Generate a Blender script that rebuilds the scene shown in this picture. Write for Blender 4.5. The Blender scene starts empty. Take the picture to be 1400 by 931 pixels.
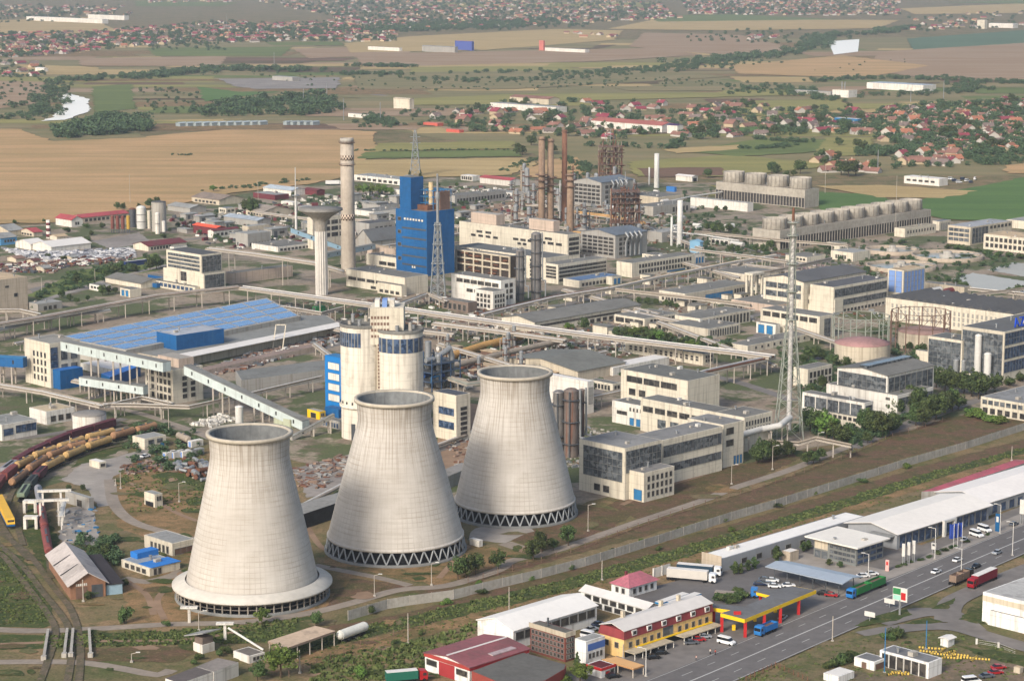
import bpy, math, random
import numpy as np
from mathutils import Vector, Matrix

# ------------------------------------------------------------------ camera, sky, sun, exposure
R = math.radians
rnd = random.Random(7)
S = bpy.context.scene
C = S.collection
HC, F, PITCH = 203.0, 3040.0, R(10.07)          # camera height (m), focal length in photo pixels, tilt
CP, SP = math.cos(PITCH), math.sin(PITCH)
cam = bpy.data.objects.new("camera", bpy.data.cameras.new("camera"))
C.objects.link(cam)
cam.location = (0, 0, HC)
cam.rotation_euler = (R(90) - PITCH, 0, 0)
cam.data.sensor_width = 36
cam.data.lens = F / 1400 * 36
cam.data.clip_start, cam.data.clip_end = 1, 60000
S.camera = cam
SUN_EL, SUN_AZ = 32, 212                         # compass bearing the sun stands at (camera looks to 0)
W = bpy.data.worlds.new("World"); S.world = W; W.use_nodes = True
nt = W.node_tree
sky = nt.nodes.new("ShaderNodeTexSky"); sky.sky_type = 'NISHITA'; sky.sun_disc = False
sky.sun_elevation, sky.sun_rotation = R(SUN_EL), R(SUN_AZ)
sky.air_density, sky.dust_density, sky.ozone_density = 1.0, 3.0, 1.0
bg = nt.nodes["Background"]; bg.inputs[1].default_value = 0.115
nt.links.new(sky.outputs[0], bg.inputs[0])
sun = bpy.data.objects.new("sun", bpy.data.lights.new("sun", 'SUN')); C.objects.link(sun)
sun.data.energy, sun.data.angle, sun.data.color = 2.2, R(13), (1.0, 0.94, 0.87)
sd = Vector((math.sin(R(SUN_AZ)) * math.cos(R(SUN_EL)), math.cos(R(SUN_AZ)) * math.cos(R(SUN_EL)), math.sin(R(SUN_EL))))
sun.rotation_euler = sd.to_track_quat('Z', 'Y').to_euler()
S.view_settings.view_transform = 'Standard'
S.view_settings.look = 'None'
S.view_settings.exposure = 0.75
S.view_settings.gamma = 1
S.cycles.max_bounces = 5
S.cycles.diffuse_bounces = 2
S.cycles.glossy_bounces = 2
S.cycles.transmission_bounces = 2
S.cycles.volume_bounces = 0
S.cycles.caustics_reflective = False
S.cycles.caustics_refractive = False
S.render.engine = 'CYCLES'
S.cycles.use_denoising = True

# ------------------------------------------------------------------ survey: photo pixel -> point of the site
def P(px, py, z=0.0):
    u, v = (px - 700) / F, (py - 465.5) / F
    d = Vector((u, CP - v * SP, -(SP + v * CP)))
    t = (z - HC) / d.z
    return Vector((d.x * t, d.y * t, z))
def top(c, py):                                   # height of the point above c seen on photo row py
    v = (py - 465.5) / F
    return HC + c.y * (v * CP + SP) / (v * SP - CP)
def reach(c, d, px):                              # distance from c along d to photo column px
    k = (px - 700) / F
    z0 = c.y * CP + (HC - c.z) * SP
    return (k * z0 - c.x) / (d[0] - k * d[1] * CP)
def ppm(py): return (py + 75) * 0.985 / HC       # photo pixels per metre on the ground at row py
TA = R(45.1)                                      # bearing of the plant grid

# ------------------------------------------------------------------ objects
def put(name, me, parent=None, loc=None, rz=0.0):
    o = bpy.data.objects.new(name, me); C.objects.link(o)
    if parent: o.parent = parent
    if loc is not None: o.location = loc
    if rz: o.rotation_euler = (0, 0, rz)
    return o
def tag(o, label, cat, group=None):
    o['label'] = label; o['category'] = cat
    if group: o['group'] = group
    return o
def thing(name, label, cat, loc=(0, 0, 0), rz=0.0, group=None):
    return tag(put(name, None, None, loc, rz), label, cat, group)
def setting(o, kind='structure'):
    o['kind'] = kind; return o
def dup(root, loc, rz=0.0, label=None, sc=None, group=None):
    r = root.copy(); C.objects.link(r); r.location = loc; r.rotation_euler = (0, 0, rz)
    if sc is not None: r.scale = sc if hasattr(sc, '__len__') else (sc, sc, sc)
    if label: r['label'] = label
    if group: r['group'] = group
    for ch in list(root.children):
        k = ch.copy(); C.objects.link(k); k.parent = r
        for g in ch.children:
            d = g.copy(); C.objects.link(d); d.parent = k
    return r
def recolor(root, part, mat):                     # give a copy's part its own paint
    for ch in root.children:
        if ch.name.split('.')[0] == part:
            for s_ in range(len(ch.material_slots)):
                ch.material_slots[s_].link = 'OBJECT'; ch.material_slots[s_].material = mat[s_] if isinstance(mat, list) else mat
class MB:                                         # collects shapes, builds ONE mesh
    def __init__(s): s.v, s.f, s.m, s.s, s.mi = [], [], [], [], 0
    def add(s, vs, fs, smooth=False):
        n = len(s.v); s.v += [tuple(p) for p in vs]
        for f in fs: s.f.append(tuple(i + n for i in f)); s.m.append(s.mi); s.s.append(smooth)
    def box(s, x0, x1, y0, y1, z0, z1):
        s.add([(x0, y0, z0), (x1, y0, z0), (x1, y1, z0), (x0, y1, z0), (x0, y0, z1), (x1, y0, z1), (x1, y1, z1), (x0, y1, z1)],
              [(3, 2, 1, 0), (4, 5, 6, 7), (0, 1, 5, 4), (1, 2, 6, 5), (2, 3, 7, 6), (3, 0, 4, 7)])
    def prism(s, pts, z0, z1):
        n = len(pts)
        ar = sum(pts[i][0] * pts[(i + 1) % n][1] - pts[(i + 1) % n][0] * pts[i][1] for i in range(n))
        if ar < 0: pts = pts[::-1]
        s.add([(p[0], p[1], z0) for p in pts] + [(p[0], p[1], z1) for p in pts],
              [tuple(range(n - 1, -1, -1)), tuple(range(n, 2 * n))] + [(i, (i + 1) % n, n + (i + 1) % n, n + i) for i in range(n)])
    def beam(s, p, q, w, h=None):                 # square bar
        p, q = Vector(p), Vector(q); d = (q - p)
        if d.length < 1e-6: return
        d.normalize(); h = h or w
        x = d.cross(Vector((0, 0, 1)));
        if x.length < 1e-3: x = Vector((1, 0, 0))
        x.normalize(); y = x.cross(d)
        o = [(-w / 2, -h / 2), (w / 2, -h / 2), (w / 2, h / 2), (-w / 2, h / 2)]
        s.add([e + x * a + y * b for e in (p, q) for a, b in o],
              [(0, 1, 2, 3), (7, 6, 5, 4), (1, 0, 4, 5), (2, 1, 5, 6), (3, 2, 6, 7), (0, 3, 7, 4)])
    def tube(s, p, q, r, n=10, r2=None, cap=True):
        p, q = Vector(p), Vector(q); d = q - p
        if d.length < 1e-6: return
        d.normalize(); r2 = r if r2 is None else r2
        x = d.cross(Vector((0, 0, 1)))
        if x.length < 1e-3: x = Vector((1, 0, 0))
        x.normalize(); y = d.cross(x)
        a = [p + (x * math.cos(2 * math.pi * i / n) + y * math.sin(2 * math.pi * i / n)) * r for i in range(n)]
        b = [q + (x * math.cos(2 * math.pi * i / n) + y * math.sin(2 * math.pi * i / n)) * r2 for i in range(n)]
        s.add(a + b, [(i, (i + 1) % n, n + (i + 1) % n, n + i) for i in range(n)], True)
        if cap: s.add(a, [tuple(range(n - 1, -1, -1))]); s.add(b, [tuple(range(n))])
    def pipe(s, pts, r, n=8):
        for i in range(len(pts) - 1): s.tube(pts[i], pts[i + 1], r, n)
        for p in pts[1:-1]: s.ball(p, r * 1.02)
    def ball(s, c, r, n=8):
        s.lathe([(0.01, -r), (r * .7, -r * .7), (r, 0), (r * .7, r * .7), (0.01, r)], n, c)
    def lathe(s, prof, n=24, c=(0, 0, 0), close=False, arc=None):
        m = len(prof); vs = []
        for i in range(n):
            a = 2 * math.pi * i / n
            for r, z in prof: vs.append((c[0] + r * math.cos(a), c[1] + r * math.sin(a), c[2] + z))
        fs = []
        for i in range(n):
            j = (i + 1) % n
            for k in range(m - 1 + (1 if close else 0)):
                k2 = (k + 1) % m
                fs.append((i * m + k, j * m + k, j * m + k2, i * m + k2))
        s.add(vs, fs, True)
    def disc(s, r, z, n=24, c=(0, 0)):
        s.add([(c[0] + r * math.cos(2 * math.pi * i / n), c[1] + r * math.sin(2 * math.pi * i / n), z) for i in range(n)], [tuple(range(n))])
    def mesh(s, name, mats):
        me = bpy.data.meshes.new(name); me.from_pydata(s.v, [], s.f)
        for m in (mats if isinstance(mats, (list, tuple)) else [mats]): me.materials.append(m)
        me.polygons.foreach_set('material_index', s.m); me.polygons.foreach_set('use_smooth', s.s)
        me.update(); return me
    def build(s, name, mats, parent=None, loc=None, rz=0.0):
        return put(name, s.mesh(name, mats), parent, loc, rz)
def mbox(name, mat, parent, *b):
    m = MB(); m.box(*b); return m.build(name, mat, parent)

# ------------------------------------------------------------------ materials
MATS = {}
def lin(c): return tuple(((x / 255) / 12.92 if x <= 10 else ((x / 255 + .055) / 1.055) ** 2.4) for x in c) + (1,)
class NB:
    def __init__(s, name):
        s.m = bpy.data.materials.new(name); s.m.use_nodes = True; s.t = s.m.node_tree
        s.b = s.t.nodes['Principled BSDF']; s.pos = None
    def n(s, kind, **kw):
        o = s.t.nodes.new('ShaderNode' + kind)
        for k, v in kw.items():
            if k.startswith('i_'):
                o.inputs[int(k[2:]) if k[2:].isdigit() else k[2:]].default_value = v
            else: setattr(o, k, v)
        return o
    def l(s, a, b): s.t.links.new(a, b)
    def position(s, world=True):
        if s.pos is None:
            s.pos = s.n('NewGeometry').outputs['Position'] if world else s.n('TexCoord').outputs['Object']
        return s.pos
    def scaled(s, sc, world=True):
        m = s.n('Mapping'); m.inputs['Scale'].default_value = sc; s.l(s.position(world), m.inputs['Vector']); return m.outputs[0]
    def noise(s, sc, detail=3, rough=.55, world=True):
        v = s.scaled(sc if hasattr(sc, '__len__') else (sc, sc, sc), world)
        o = s.n('TexNoise'); o.inputs['Scale'].default_value = 1; o.inputs['Detail'].default_value = detail; o.inputs['Roughness'].default_value = rough
        s.l(v, o.inputs['Vector']); return o.outputs['Fac']
    def ramp(s, fac, stops):
        r = s.n('ValToRGB'); e = r.color_ramp.elements
        while len(e) < len(stops): e.new(.5)
        for k, (p, c) in zip(e, stops): k.position = p; k.color = c if len(c) == 4 else tuple(c) + (1,)
        s.l(fac, r.inputs['Fac']); return r.outputs['Color']
    def mix(s, fac, a, b, mode='MIX'):
        m = s.n('MixRGB', blend_type=mode)
        for i, x in ((0, fac), (1, a), (2, b)):
            if isinstance(x, (int, float)): m.inputs[i].default_value = x
            elif isinstance(x, tuple): m.inputs[i].default_value = x
            else: s.l(x, m.inputs[i])
        return m.outputs[0]
    def math(s, op, a, b=None):
        m = s.n('Math', operation=op)
        for i, x in ((0, a), (1, b)):
            if x is None: continue
            if isinstance(x, (int, float)): m.inputs[i].default_value = x
            else: s.l(x, m.inputs[i])
        return m.outputs[0]
    def out(s, col, rough=.8, metal=0.0, spec=.3):
        if isinstance(col, tuple): s.b.inputs['Base Color'].default_value = col
        else: s.l(col, s.b.inputs['Base Color'])
        s.b.inputs['Roughness'].default_value = rough; s.b.inputs['Metallic'].default_value = metal
        s.b.inputs['Specular IOR Level'].default_value = spec
        return s.m
def g4(x, a=1): return (x, x, x, a)
def paint(rgb, rough=.75, var=.25, big=.04, fine=.5, streak=0.0, metal=0.0, spec=.3, dirt=None):
    """weathered surface: base colour, broad and fine blotches, optional vertical run-off streaks"""
    key = ('p', rgb, rough, var, big, fine, streak, metal, dirt)
    if key in MATS: return MATS[key]
    b = NB('paint'); base = lin(rgb)
    c = b.mix(1.0, base, b.ramp(b.noise(big, 4), [(.3, g4(1 - var)), (.7, g4(1.0))]), 'MULTIPLY')
    c = b.mix(1.0, c, b.ramp(b.noise(fine, 3), [(.3, g4(1 - var * .8)), (.65, g4(1.0))]), 'MULTIPLY')
    if streak:
        f = b.noise((.9, .9, .05), 3)
        c = b.mix(b.ramp(f, [(.52, g4(0)), (.72, g4(streak))]), c, lin(dirt or (92, 80, 66)))
    MATS[key] = b.out(c, rough, metal, spec); return MATS[key]
def wallm(rgb):
    """rendered or panel wall: joints every storey and bay, run-off streaks, patched render"""
    key = ('w', rgb)
    if key in MATS: return MATS[key]
    b = NB('wall_paint'); sx = b.n('SeparateXYZ'); b.l(b.position(), sx.inputs[0]); fr = lambda v, k: b.math('FRACT', b.math('MULTIPLY', v, k))
    u = b.math('ADD', b.math('MULTIPLY', sx.outputs[0], math.sin(TA)), b.math('MULTIPLY', sx.outputs[1], math.cos(TA)))
    v = b.math('SUBTRACT', b.math('MULTIPLY', sx.outputs[1], math.sin(TA)), b.math('MULTIPLY', sx.outputs[0], math.cos(TA)))
    j = b.math('MAXIMUM', b.math('GREATER_THAN', fr(sx.outputs[2], 1 / 3.3), .94), b.math('MAXIMUM', b.math('GREATER_THAN', fr(u, 1 / 6), .965), b.math('GREATER_THAN', fr(v, 1 / 6), .965)))
    c = b.mix(1.0, lin(rgb), b.ramp(b.noise(.06, 4), [(.3, g4(.84)), (.7, g4(1.0))]), 'MULTIPLY')
    c = b.mix(b.math('MULTIPLY', j, .22), c, lin((90, 80, 68)))
    c = b.mix(b.ramp(b.noise((.8, .8, .05), 4), [(.5, g4(0)), (.7, g4(.42))]), c, lin((104, 88, 70)))
    c = b.mix(b.ramp(b.noise(.22, 4, .6), [(.58, g4(0)), (.64, g4(.3))]), c, lin((150, 140, 124)))
    MATS[key] = b.out(c, .85); return MATS[key]
def roofm(rgb):
    if rgb[0] > 204: return paint(rgb, .7, .09, .05, .5)
    key = ('r', rgb)
    if key in MATS: return MATS[key]
    b = NB('roof_felt'); c = b.mix(1.0, lin(rgb), b.ramp(b.noise(.05, 4), [(.3, g4(.74)), (.7, g4(1.0))]), 'MULTIPLY')
    c = b.mix(b.ramp(b.noise(.12, 5, .7), [(.52, g4(0)), (.6, g4(.3))]), c, lin((84, 80, 74)))
    c = b.mix(1.0, c, b.ramp(b.noise(.7, 4, .6), [(.3, g4(.8)), (.65, g4(1.0))]), 'MULTIPLY')
    m = b.n('Mapping'); m.inputs['Rotation'].default_value = (0, 0, TA); b.l(b.position(), m.inputs['Vector']); w = b.n('TexWave'); w.inputs['Scale'].default_value = .32; w.inputs['Distortion'].default_value = .4; b.l(m.outputs[0], w.inputs['Vector'])
    c = b.mix(b.ramp(w.outputs['Fac'], [(.0, g4(.16)), (.12, g4(0))]), c, lin((60, 58, 54)))
    MATS[key] = b.out(c, .85); return MATS[key]
CREAM, CREAM2, WHITE = wallm((209, 200, 180)), wallm((194, 182, 160)), wallm((218, 213, 202))
BEIGE, GREYW, CONC = wallm((184, 170, 150)), wallm((158, 155, 148)), wallm((168, 163, 153))
PINKW = wallm((194, 174, 156))
BLUEW, BLUE2, BLUEP = paint((18, 90, 146), .6, .25, .06, .5, .3, dirt=(70, 110, 140)), paint((48, 118, 166), .6, .25), paint((118, 148, 200), .6, .12, .05, .4, .1)
G_ROOF, G_DARK, G_LIGHT = roofm((122, 120, 113)), roofm((88, 88, 88)), roofm((158, 158, 153))
W_ROOF, TAN_ROOF, BLUEGREY = roofm((215, 210, 202)), roofm((196, 172, 138)), roofm((112, 122, 132))
RED_ROOF, MAROON, ORANGE = roofm((178, 80, 84)), roofm((112, 50, 56)), roofm((226, 92, 62))
METAL, METALD, RUST = paint((150, 152, 152), .5, .2, .1, .8, .15, .3), paint((86, 90, 94), .55, .25, .1, .8, .15, .2), paint((122, 82, 62), .8, .35, .15, .9, .3)
TANPIPE, PIPE, PIPEW = paint((198, 152, 88), .7, .25, .1, .6, .1), paint((158, 146, 130), .65, .25, .08, .6), paint((205, 202, 194), .5, .15, .1, .6)
POSTC = paint((178, 168, 154), .85, .2, .1, .7)
STEEL = paint((142, 146, 146), .6, .2, .1, .8)
GREENST = paint((146, 150, 138), .7, .2, .1, .8)
YEL, REDP, GREENP = paint((232, 190, 30), .5, .1), paint((178, 38, 38), .5, .1), paint((46, 122, 70), .55, .12)
DARK = paint((32, 33, 36), .7, .2)
BROWNST = paint((120, 94, 80), .75, .3, .1, .7, .2)
BLACK = paint((14, 14, 15), .8, .1)
def glass_mat(name, tint, blotch):
    b = NB(name)
    vo = b.n('TexVoronoi'); vo.distance = 'CHEBYCHEV'; vo.inputs['Scale'].default_value = .75; b.l(b.position(), vo.inputs['Vector']); sp = b.n('SeparateColor'); b.l(vo.outputs['Color'], sp.inputs[0])
    c = b.ramp(sp.outputs[0], [(.3, lin(tint)), (.6, lin(tuple(int(t * 1.25) for t in tint))), (.85, lin(blotch))])
    c = b.mix(b.ramp(b.noise(.15, 3), [(.5, g4(0)), (.65, g4(.5))]), c, lin(blotch))
    return b.out(c, .22, 0, .5)
GLASS = glass_mat('window_glass', (58, 62, 66), (104, 108, 110))
GLASSB = glass_mat('blue_window_glass', (36, 52, 74), (74, 92, 118))
GLASSD = glass_mat('dark_window_glass', (44, 43, 43), (78, 74, 68))
FRAMEW = paint((128, 126, 120), .7, .15)

# ------------------------------------------------------------------ buildings
WCACHE = {}
def window_mesh(w, h, mat, face, bars):
    key = (round(w, 1), round(h, 1), mat.name, face, bars)
    if key in WCACHE: return WCACHE[key]
    m = MB()
    def bx(a0, a1, b0, b1, d):
        if face == 'R': m.box(a0, a1, -d, .02, b0, b1)
        else: m.box(-d, .02, a0, a1, b0, b1)
    m.mi = 0; bx(0, w, 0, h, .05)
    m.mi = 1; t = .13
    bx(-t, 0, -t, h + t, .12); bx(w, w + t, -t, h + t, .12); bx(0, w, -t, 0, .16); bx(0, w, h, h + t, .12)
    nb = int(w / bars)
    for i in range(1, nb): bx(w * i / nb - .05, w * i / nb + .05, 0, h, .09)
    nv = int(h / 2.6)
    for i in range(1, nv): bx(0, w, h * i / nv - .07, h * i / nv + .07, .09)
    WCACHE[key] = m.mesh('window', [mat, FRAMEW]); return WCACHE[key]
def windows(root, LA, LB, H, specs, x0=0.0, y0=0.0, z0=0.0):
    """spec: face, u0, u1, v0, v1, columns, rows, glass, fill - fractions of the face"""
    for sp in specs:
        face, u0, u1, v0, v1, nc, nr = sp[:7]
        mat = sp[7] if len(sp) > 7 else GLASSD
        fill = sp[8] if len(sp) > 8 else (.62 if nc > 1 else 1.0)
        nm = sp[9] if len(sp) > 9 else 'window'
        L = LA if face == 'R' else LB
        pu, pv = (u1 - u0) * L / nc, (v1 - v0) * H / nr
        w, h = pu * fill, pv * (.62 if nr > 1 else 1.0)
        me = window_mesh(w, h, mat, face, 2.4)
        for i in range(nc):
            for j in range(nr):
                a, z = u0 * L + pu * i + (pu - w) / 2, z0 + v0 * H + pv * j + (pv - h) / 2
                put(nm, me, root, (x0 + a, y0 - .01, z) if face == 'R' else (x0 - .01, y0 + a, z))
def gable(m, x0, x1, y0, y1, z, rise, along, ov=.5, th=.22):
    """two roof slopes with thickness; ridge along x or y"""
    if along == 'x':
        ym = (y0 + y1) / 2
        for ya in (y0 - ov, y1 + ov):
            ze = z - rise * ov / ((y1 - y0) / 2)
            a = [(x0 - ov, ya, ze), (x1 + ov, ya, ze), (x1 + ov, ym, z + rise), (x0 - ov, ym, z + rise)]
            if ya > ym: a = a[::-1]
            b = [(p[0], p[1], p[2] + th) for p in a]
            m.add(a + b, [(3, 2, 1, 0), (4, 5, 6, 7), (0, 1, 5, 4), (1, 2, 6, 5), (2, 3, 7, 6), (3, 0, 4, 7)])
    else:
        xm = (x0 + x1) / 2
        for xa in (x0 - ov, x1 + ov):
            ze = z - rise * ov / ((x1 - x0) / 2)
            a = [(xa, y0 - ov, ze), (xa, y1 + ov, ze), (xm, y1 + ov, z + rise), (xm, y0 - ov, z + rise)]
            if xa < xm: a = a[::-1]
            b = [(p[0], p[1], p[2] + th) for p in a]
            m.add(a + b, [(3, 2, 1, 0), (4, 5, 6, 7), (0, 1, 5, 4), (1, 2, 6, 5), (2, 3, 7, 6), (3, 0, 4, 7)])
def gable_wall(m, x0, x1, y0, y1, z0, z1, rise, along):
    if along == 'x':
        ym = (y0 + y1) / 2
        prof = [(y0, z0), (y1, z0), (y1, z1), (ym, z1 + rise - .05), (y0, z1)]
        m.add([(x0, a, b) for a, b in prof] + [(x1, a, b) for a, b in prof],
              [(4, 3, 2, 1, 0), (5, 6, 7, 8, 9), (0, 1, 6, 5), (1, 2, 7, 6), (2, 3, 8, 7), (3, 4, 9, 8), (4, 0, 5, 9)])
    else:
        xm = (x0 + x1) / 2
        prof = [(x0, z0), (x1, z0), (x1, z1), (xm, z1 + rise - .05), (x0, z1)]
        m.add([(a, y0, b) for a, b in prof] + [(a, y1, b) for a, b in prof],
              [(0, 1, 2, 3, 4), (9, 8, 7, 6, 5), (5, 6, 1, 0), (6, 7, 2, 1), (7, 8, 3, 2), (8, 9, 4, 3), (9, 5, 0, 4)])
def block(root, x0, y0, LA, LB, z0, H, wall, roof, style='flat', rise=None, wins=(), wname='wall', vents=0, ov=.5):
    m = MB()
    if style == 'flat':
        m.box(x0, x0 + LA, y0, y0 + LB, z0, z0 + H); w = m.build(wname, wall, root)
        r = MB(); e = min(.5, LA * .1, LB * .1)
        r.box(x0 + e, x0 + LA - e, y0 + e, y0 + LB - e, z0 + H - .15, z0 + H + .04)
        r.build('roof', roof, root)
    else:
        al = style[-1]; span = LB if al == 'x' else LA
        rise = rise if rise is not None else span * .12
        gable_wall(m, x0, x0 + LA, y0, y0 + LB, z0, z0 + H, rise, al); m.build(wname, wall, root)
        r = MB(); gable(r, x0, x0 + LA, y0, y0 + LB, z0 + H, rise, al, ov); r.build('roof', roof, root)
    if vents and style == 'flat':
        q = random.Random(int(LA * 31 + LB * 17))
        for i in range(vents):
            bx, by, s_ = x0 + LA * q.uniform(.1, .9), y0 + LB * q.uniform(.15, .85), q.uniform(.5, 1.3)
            v = MB()
            if i % 3 == 0:
                v.tube((bx, by, z0 + H), (bx, by, z0 + H + s_ * 1.6), .35, 8); v.tube((bx, by, z0 + H + s_ * 1.6), (bx, by, z0 + H + s_ * 1.6 + .25), .6, 8)
            else: v.box(bx - s_, bx + s_, by - s_ * .7, by + s_ * .7, z0 + H + .02, z0 + H + .5 + s_ * .6)
            v.build('roof_vent', [METAL, CONC, PIPEW][i % 3], root)
    windows(root, LA, LB, H, wins, x0, y0, z0)
def bld(name, label, px, yt, xA, xB, yb, wall=None, roof=None, wins=(), style='flat', cat='building', rise=None, t=None, vents=0, ov=.5, group=None):
    """a building from the survey: near corner column px, roof row yt, base row yb, the columns where its two faces end"""
    t = TA if t is None else t
    a = (math.sin(t), math.cos(t)); b = (-math.cos(t), math.sin(t))
    c = P(px, yb); H = max(1.5, top(c, yt)); ct = Vector((c.x, c.y, H))
    LA, LB = max(1.5, reach(ct, a, xA)), max(1.5, reach(ct, b, xB))
    root = thing(name, label, cat, c, math.atan2(a[1], a[0]), group)
    if not vents and LA * LB > 160 and yb > 250: vents = 2 + int(LA * LB / 500) % 5
    block(root, 0, 0, LA, LB, 0, H, wall or CREAM, roof or G_ROOF, style, rise, wins, vents=vents, ov=ov)
    return root, LA, LB, H
def slab(name, label, pts, H, wall=None, roof=None, cat='building', th=None, posts=0):
    """a building with an irregular plan: roof corners as photo pixels at height H; th = open roof on posts"""
    q = [P(x, y, H) for x, y in pts]
    c = sum(q, Vector()) / len(q); c.z = 0
    root = thing(name, label, cat, c)
    l = [(p.x - c.x, p.y - c.y) for p in q]
    m = MB(); m.prism(l, H - th if th else 0, H); m.build('wall' if not th else 'fascia', wall or CREAM, root)
    m = MB(); m.prism([(x * .985, y * .985) for x, y in l], H - .1, H + .05); m.build('roof', roof or G_ROOF, root)
    if posts:
        for i in range(len(l)):
            x0, y0 = l[i]; x1, y1 = l[(i + 1) % len(l)]
            n = max(1, int(math.hypot(x1 - x0, y1 - y0) / posts))
            for k in range(n):
                x, y = (x0 + (x1 - x0) * k / n) * .95, (y0 + (y1 - y0) * k / n) * .95
                mbox('post', POSTC, root, x - .15, x + .15, y - .15, y + .15, 0, H - th - .005)
    return root, l

# ------------------------------------------------------------------ ground, fields, water, roads
ZL = [0.0, .004]
def sheet(name, pts, mat, z=None, kind='structure', smooth=0):
    """a flat patch of ground from photo pixels, each 4 mm above the one laid before it"""
    if z is None: ZL[0] += ZL[1]; z = ZL[0]
    q = [P(x, y, z) for x, y in pts]
    n = len(q); q2 = []
    if smooth:                                      # broken, uneven edge
        r_ = random.Random(int(pts[0][0] * 7 + pts[0][1]))
        for i in range(n):
            a, b = q[i], q[(i + 1) % n]; L = (b - a).length; k = max(1, min(40, int(L / smooth)))
            nx = Vector((-(b - a).y, (b - a).x, 0)) / max(L, .01)
            for j in range(k): q2.append(a.lerp(b, j / k) + nx * r_.uniform(-.3, .3) * smooth * (1 if j else .3))
        q = q2
    m = MB(); m.add(q, [tuple(range(len(q)))])
    return setting(m.build(name, mat), kind)
def ribbon(name, pts, width, mat, z=None, closed=False, dash=None):
    if z is None: ZL[0] += ZL[1]; z = ZL[0]
    q = [P(x, y, z) for x, y in pts] if len(pts[0]) == 2 else [Vector((p[0], p[1], z)) for p in pts]
    f = []                                          # Catmull-Rom
    for i in range(len(q) - 1):
        p0, p1, p2, p3 = q[max(i - 1, 0)], q[i], q[i + 1], q[min(i + 2, len(q) - 1)]
        k = max(2, min(24, int((p2 - p1).length / 4)))
        for j in range(k):
            t = j / k
            f.append(.5 * (2 * p1 + (p2 - p0) * t + (2 * p0 - 5 * p1 + 4 * p2 - p3) * t * t + (3 * p1 - p0 - 3 * p2 + p3) * t ** 3))
    f.append(q[-1]); m = MB()
    vs = []
    for i, p in enumerate(f):
        d = (f[min(i + 1, len(f) - 1)] - f[max(i - 1, 0)]); d.normalize(); nx = Vector((-d.y, d.x, 0)) * width / 2
        vs += [p - nx, p + nx]
    if dash:
        acc = 0
        for i in range(len(f) - 1):
            pass
    m.add(vs, [(2 * i, 2 * i + 2, 2 * i + 3, 2 * i + 1) for i in range(len(f) - 1)])
    o = setting(m.build(name, mat)); o['_c'] = 0
    return f
def ground_mat():
    b = NB('ground')
    c = b.ramp(b.noise(.012, 5), [(.3, lin((104, 100, 68))), (.45, lin((128, 112, 82))), (.58, lin((146, 122, 92))), (.72, lin((114, 106, 74)))])
    c = b.mix(b.ramp(b.noise(.09, 4), [(.42, g4(0)), (.58, g4(.8))]), c, lin((84, 94, 54)))
    c = b.mix(b.ramp(b.noise(.045, 5, .7), [(.5, g4(0)), (.62, g4(.8))]), c, lin((140, 118, 92)))
    c = b.mix(b.ramp(b.noise(.35, 4, .7), [(.52, g4(0)), (.66, g4(.6))]), c, lin((70, 76, 48)))
    c = b.mix(1.0, c, b.ramp(b.noise(1.3, 3), [(.3, g4(.62)), (.65, g4(1))]), 'MULTIPLY')
    return b.out(c, .95, 0, .1)
def site_mat():
    b = NB('site_ground')
    c = b.ramp(b.noise(.02, 5, .6), [(.3, lin((130, 120, 108))), (.5, lin((158, 144, 126))), (.7, lin((142, 124, 106)))])
    c = b.mix(b.ramp(b.noise(.03, 5, .65), [(.47, g4(0)), (.53, g4(.9))]), c, lin((82, 94, 58)))
    c = b.mix(b.ramp(b.noise(.055, 4, .65), [(.56, g4(0)), (.64, g4(.6))]), c, lin((112, 98, 84)))
    c = b.mix(b.ramp(b.noise(.2, 5, .7), [(.55, g4(0)), (.64, g4(.55))]), c, lin((84, 84, 66)))
    c = b.mix(1.0, c, b.ramp(b.noise(.8, 4), [(.3, g4(.62)), (.66, g4(1))]), 'MULTIPLY')
    return b.out(c, .95, 0, .1)
def rough_grass(base, other, patch, s1=.06):
    b = NB('rough_grass')
    c = b.mix(b.ramp(b.noise((s1, s1 * 1.6, s1), 5, .65), [(.42, g4(0)), (.6, g4(1))]), lin(base), lin(other))
    c = b.mix(b.ramp(b.noise(.2, 5, .7), [(.5, g4(0)), (.64, g4(.8))]), c, lin(patch))
    c = b.mix(b.ramp(b.noise(.45, 4, .7), [(.55, g4(0)), (.68, g4(.5))]), c, lin((150, 126, 94)))
    c = b.mix(1.0, c, b.ramp(b.noise(1.5, 4, .65), [(.3, g4(.58)), (.66, g4(1))]), 'MULTIPLY')
    return b.out(c, .95, 0, .1)
def field(rgb, rgb2, ang=50, st=(.01, .12), fine=.6):
    key = ('f', rgb, rgb2, ang, st)
    if key in MATS: return MATS[key]
    b = NB('field')
    m = b.n('Mapping'); m.inputs['Rotation'].default_value = (0, 0, R(ang)); m.inputs['Scale'].default_value = (st[0], st[1], 1)
    b.l(b.position(), m.inputs['Vector'])
    o = b.n('TexNoise'); o.inputs['Scale'].default_value = 1; o.inputs['Detail'].default_value = 4; b.l(m.outputs[0], o.inputs['Vector'])
    c = b.ramp(o.outputs['Fac'], [(.32, lin(rgb2)), (.6, lin(rgb))])
    c = b.mix(b.ramp(b.noise(.008, 4), [(.45, g4(0)), (.65, g4(.55))]), c, lin(rgb2))
    c = b.mix(1.0, c, b.ramp(b.noise(fine, 3), [(.3, g4(.8)), (.7, g4(1))]), 'MULTIPLY')
    MATS[key] = b.out(c, .95, 0, .1); return MATS[key]
WHEAT = field((188, 152, 110), (158, 134, 92), 35, (.006, .05))
WHEAT2 = field((182, 158, 112), (160, 138, 94), 30)
PINKTAN = field((158, 136, 112), (146, 120, 92), 70, (.004, .04))
OLIVE = field((146, 138, 84), (126, 124, 74), 40, (.006, .05))
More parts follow.
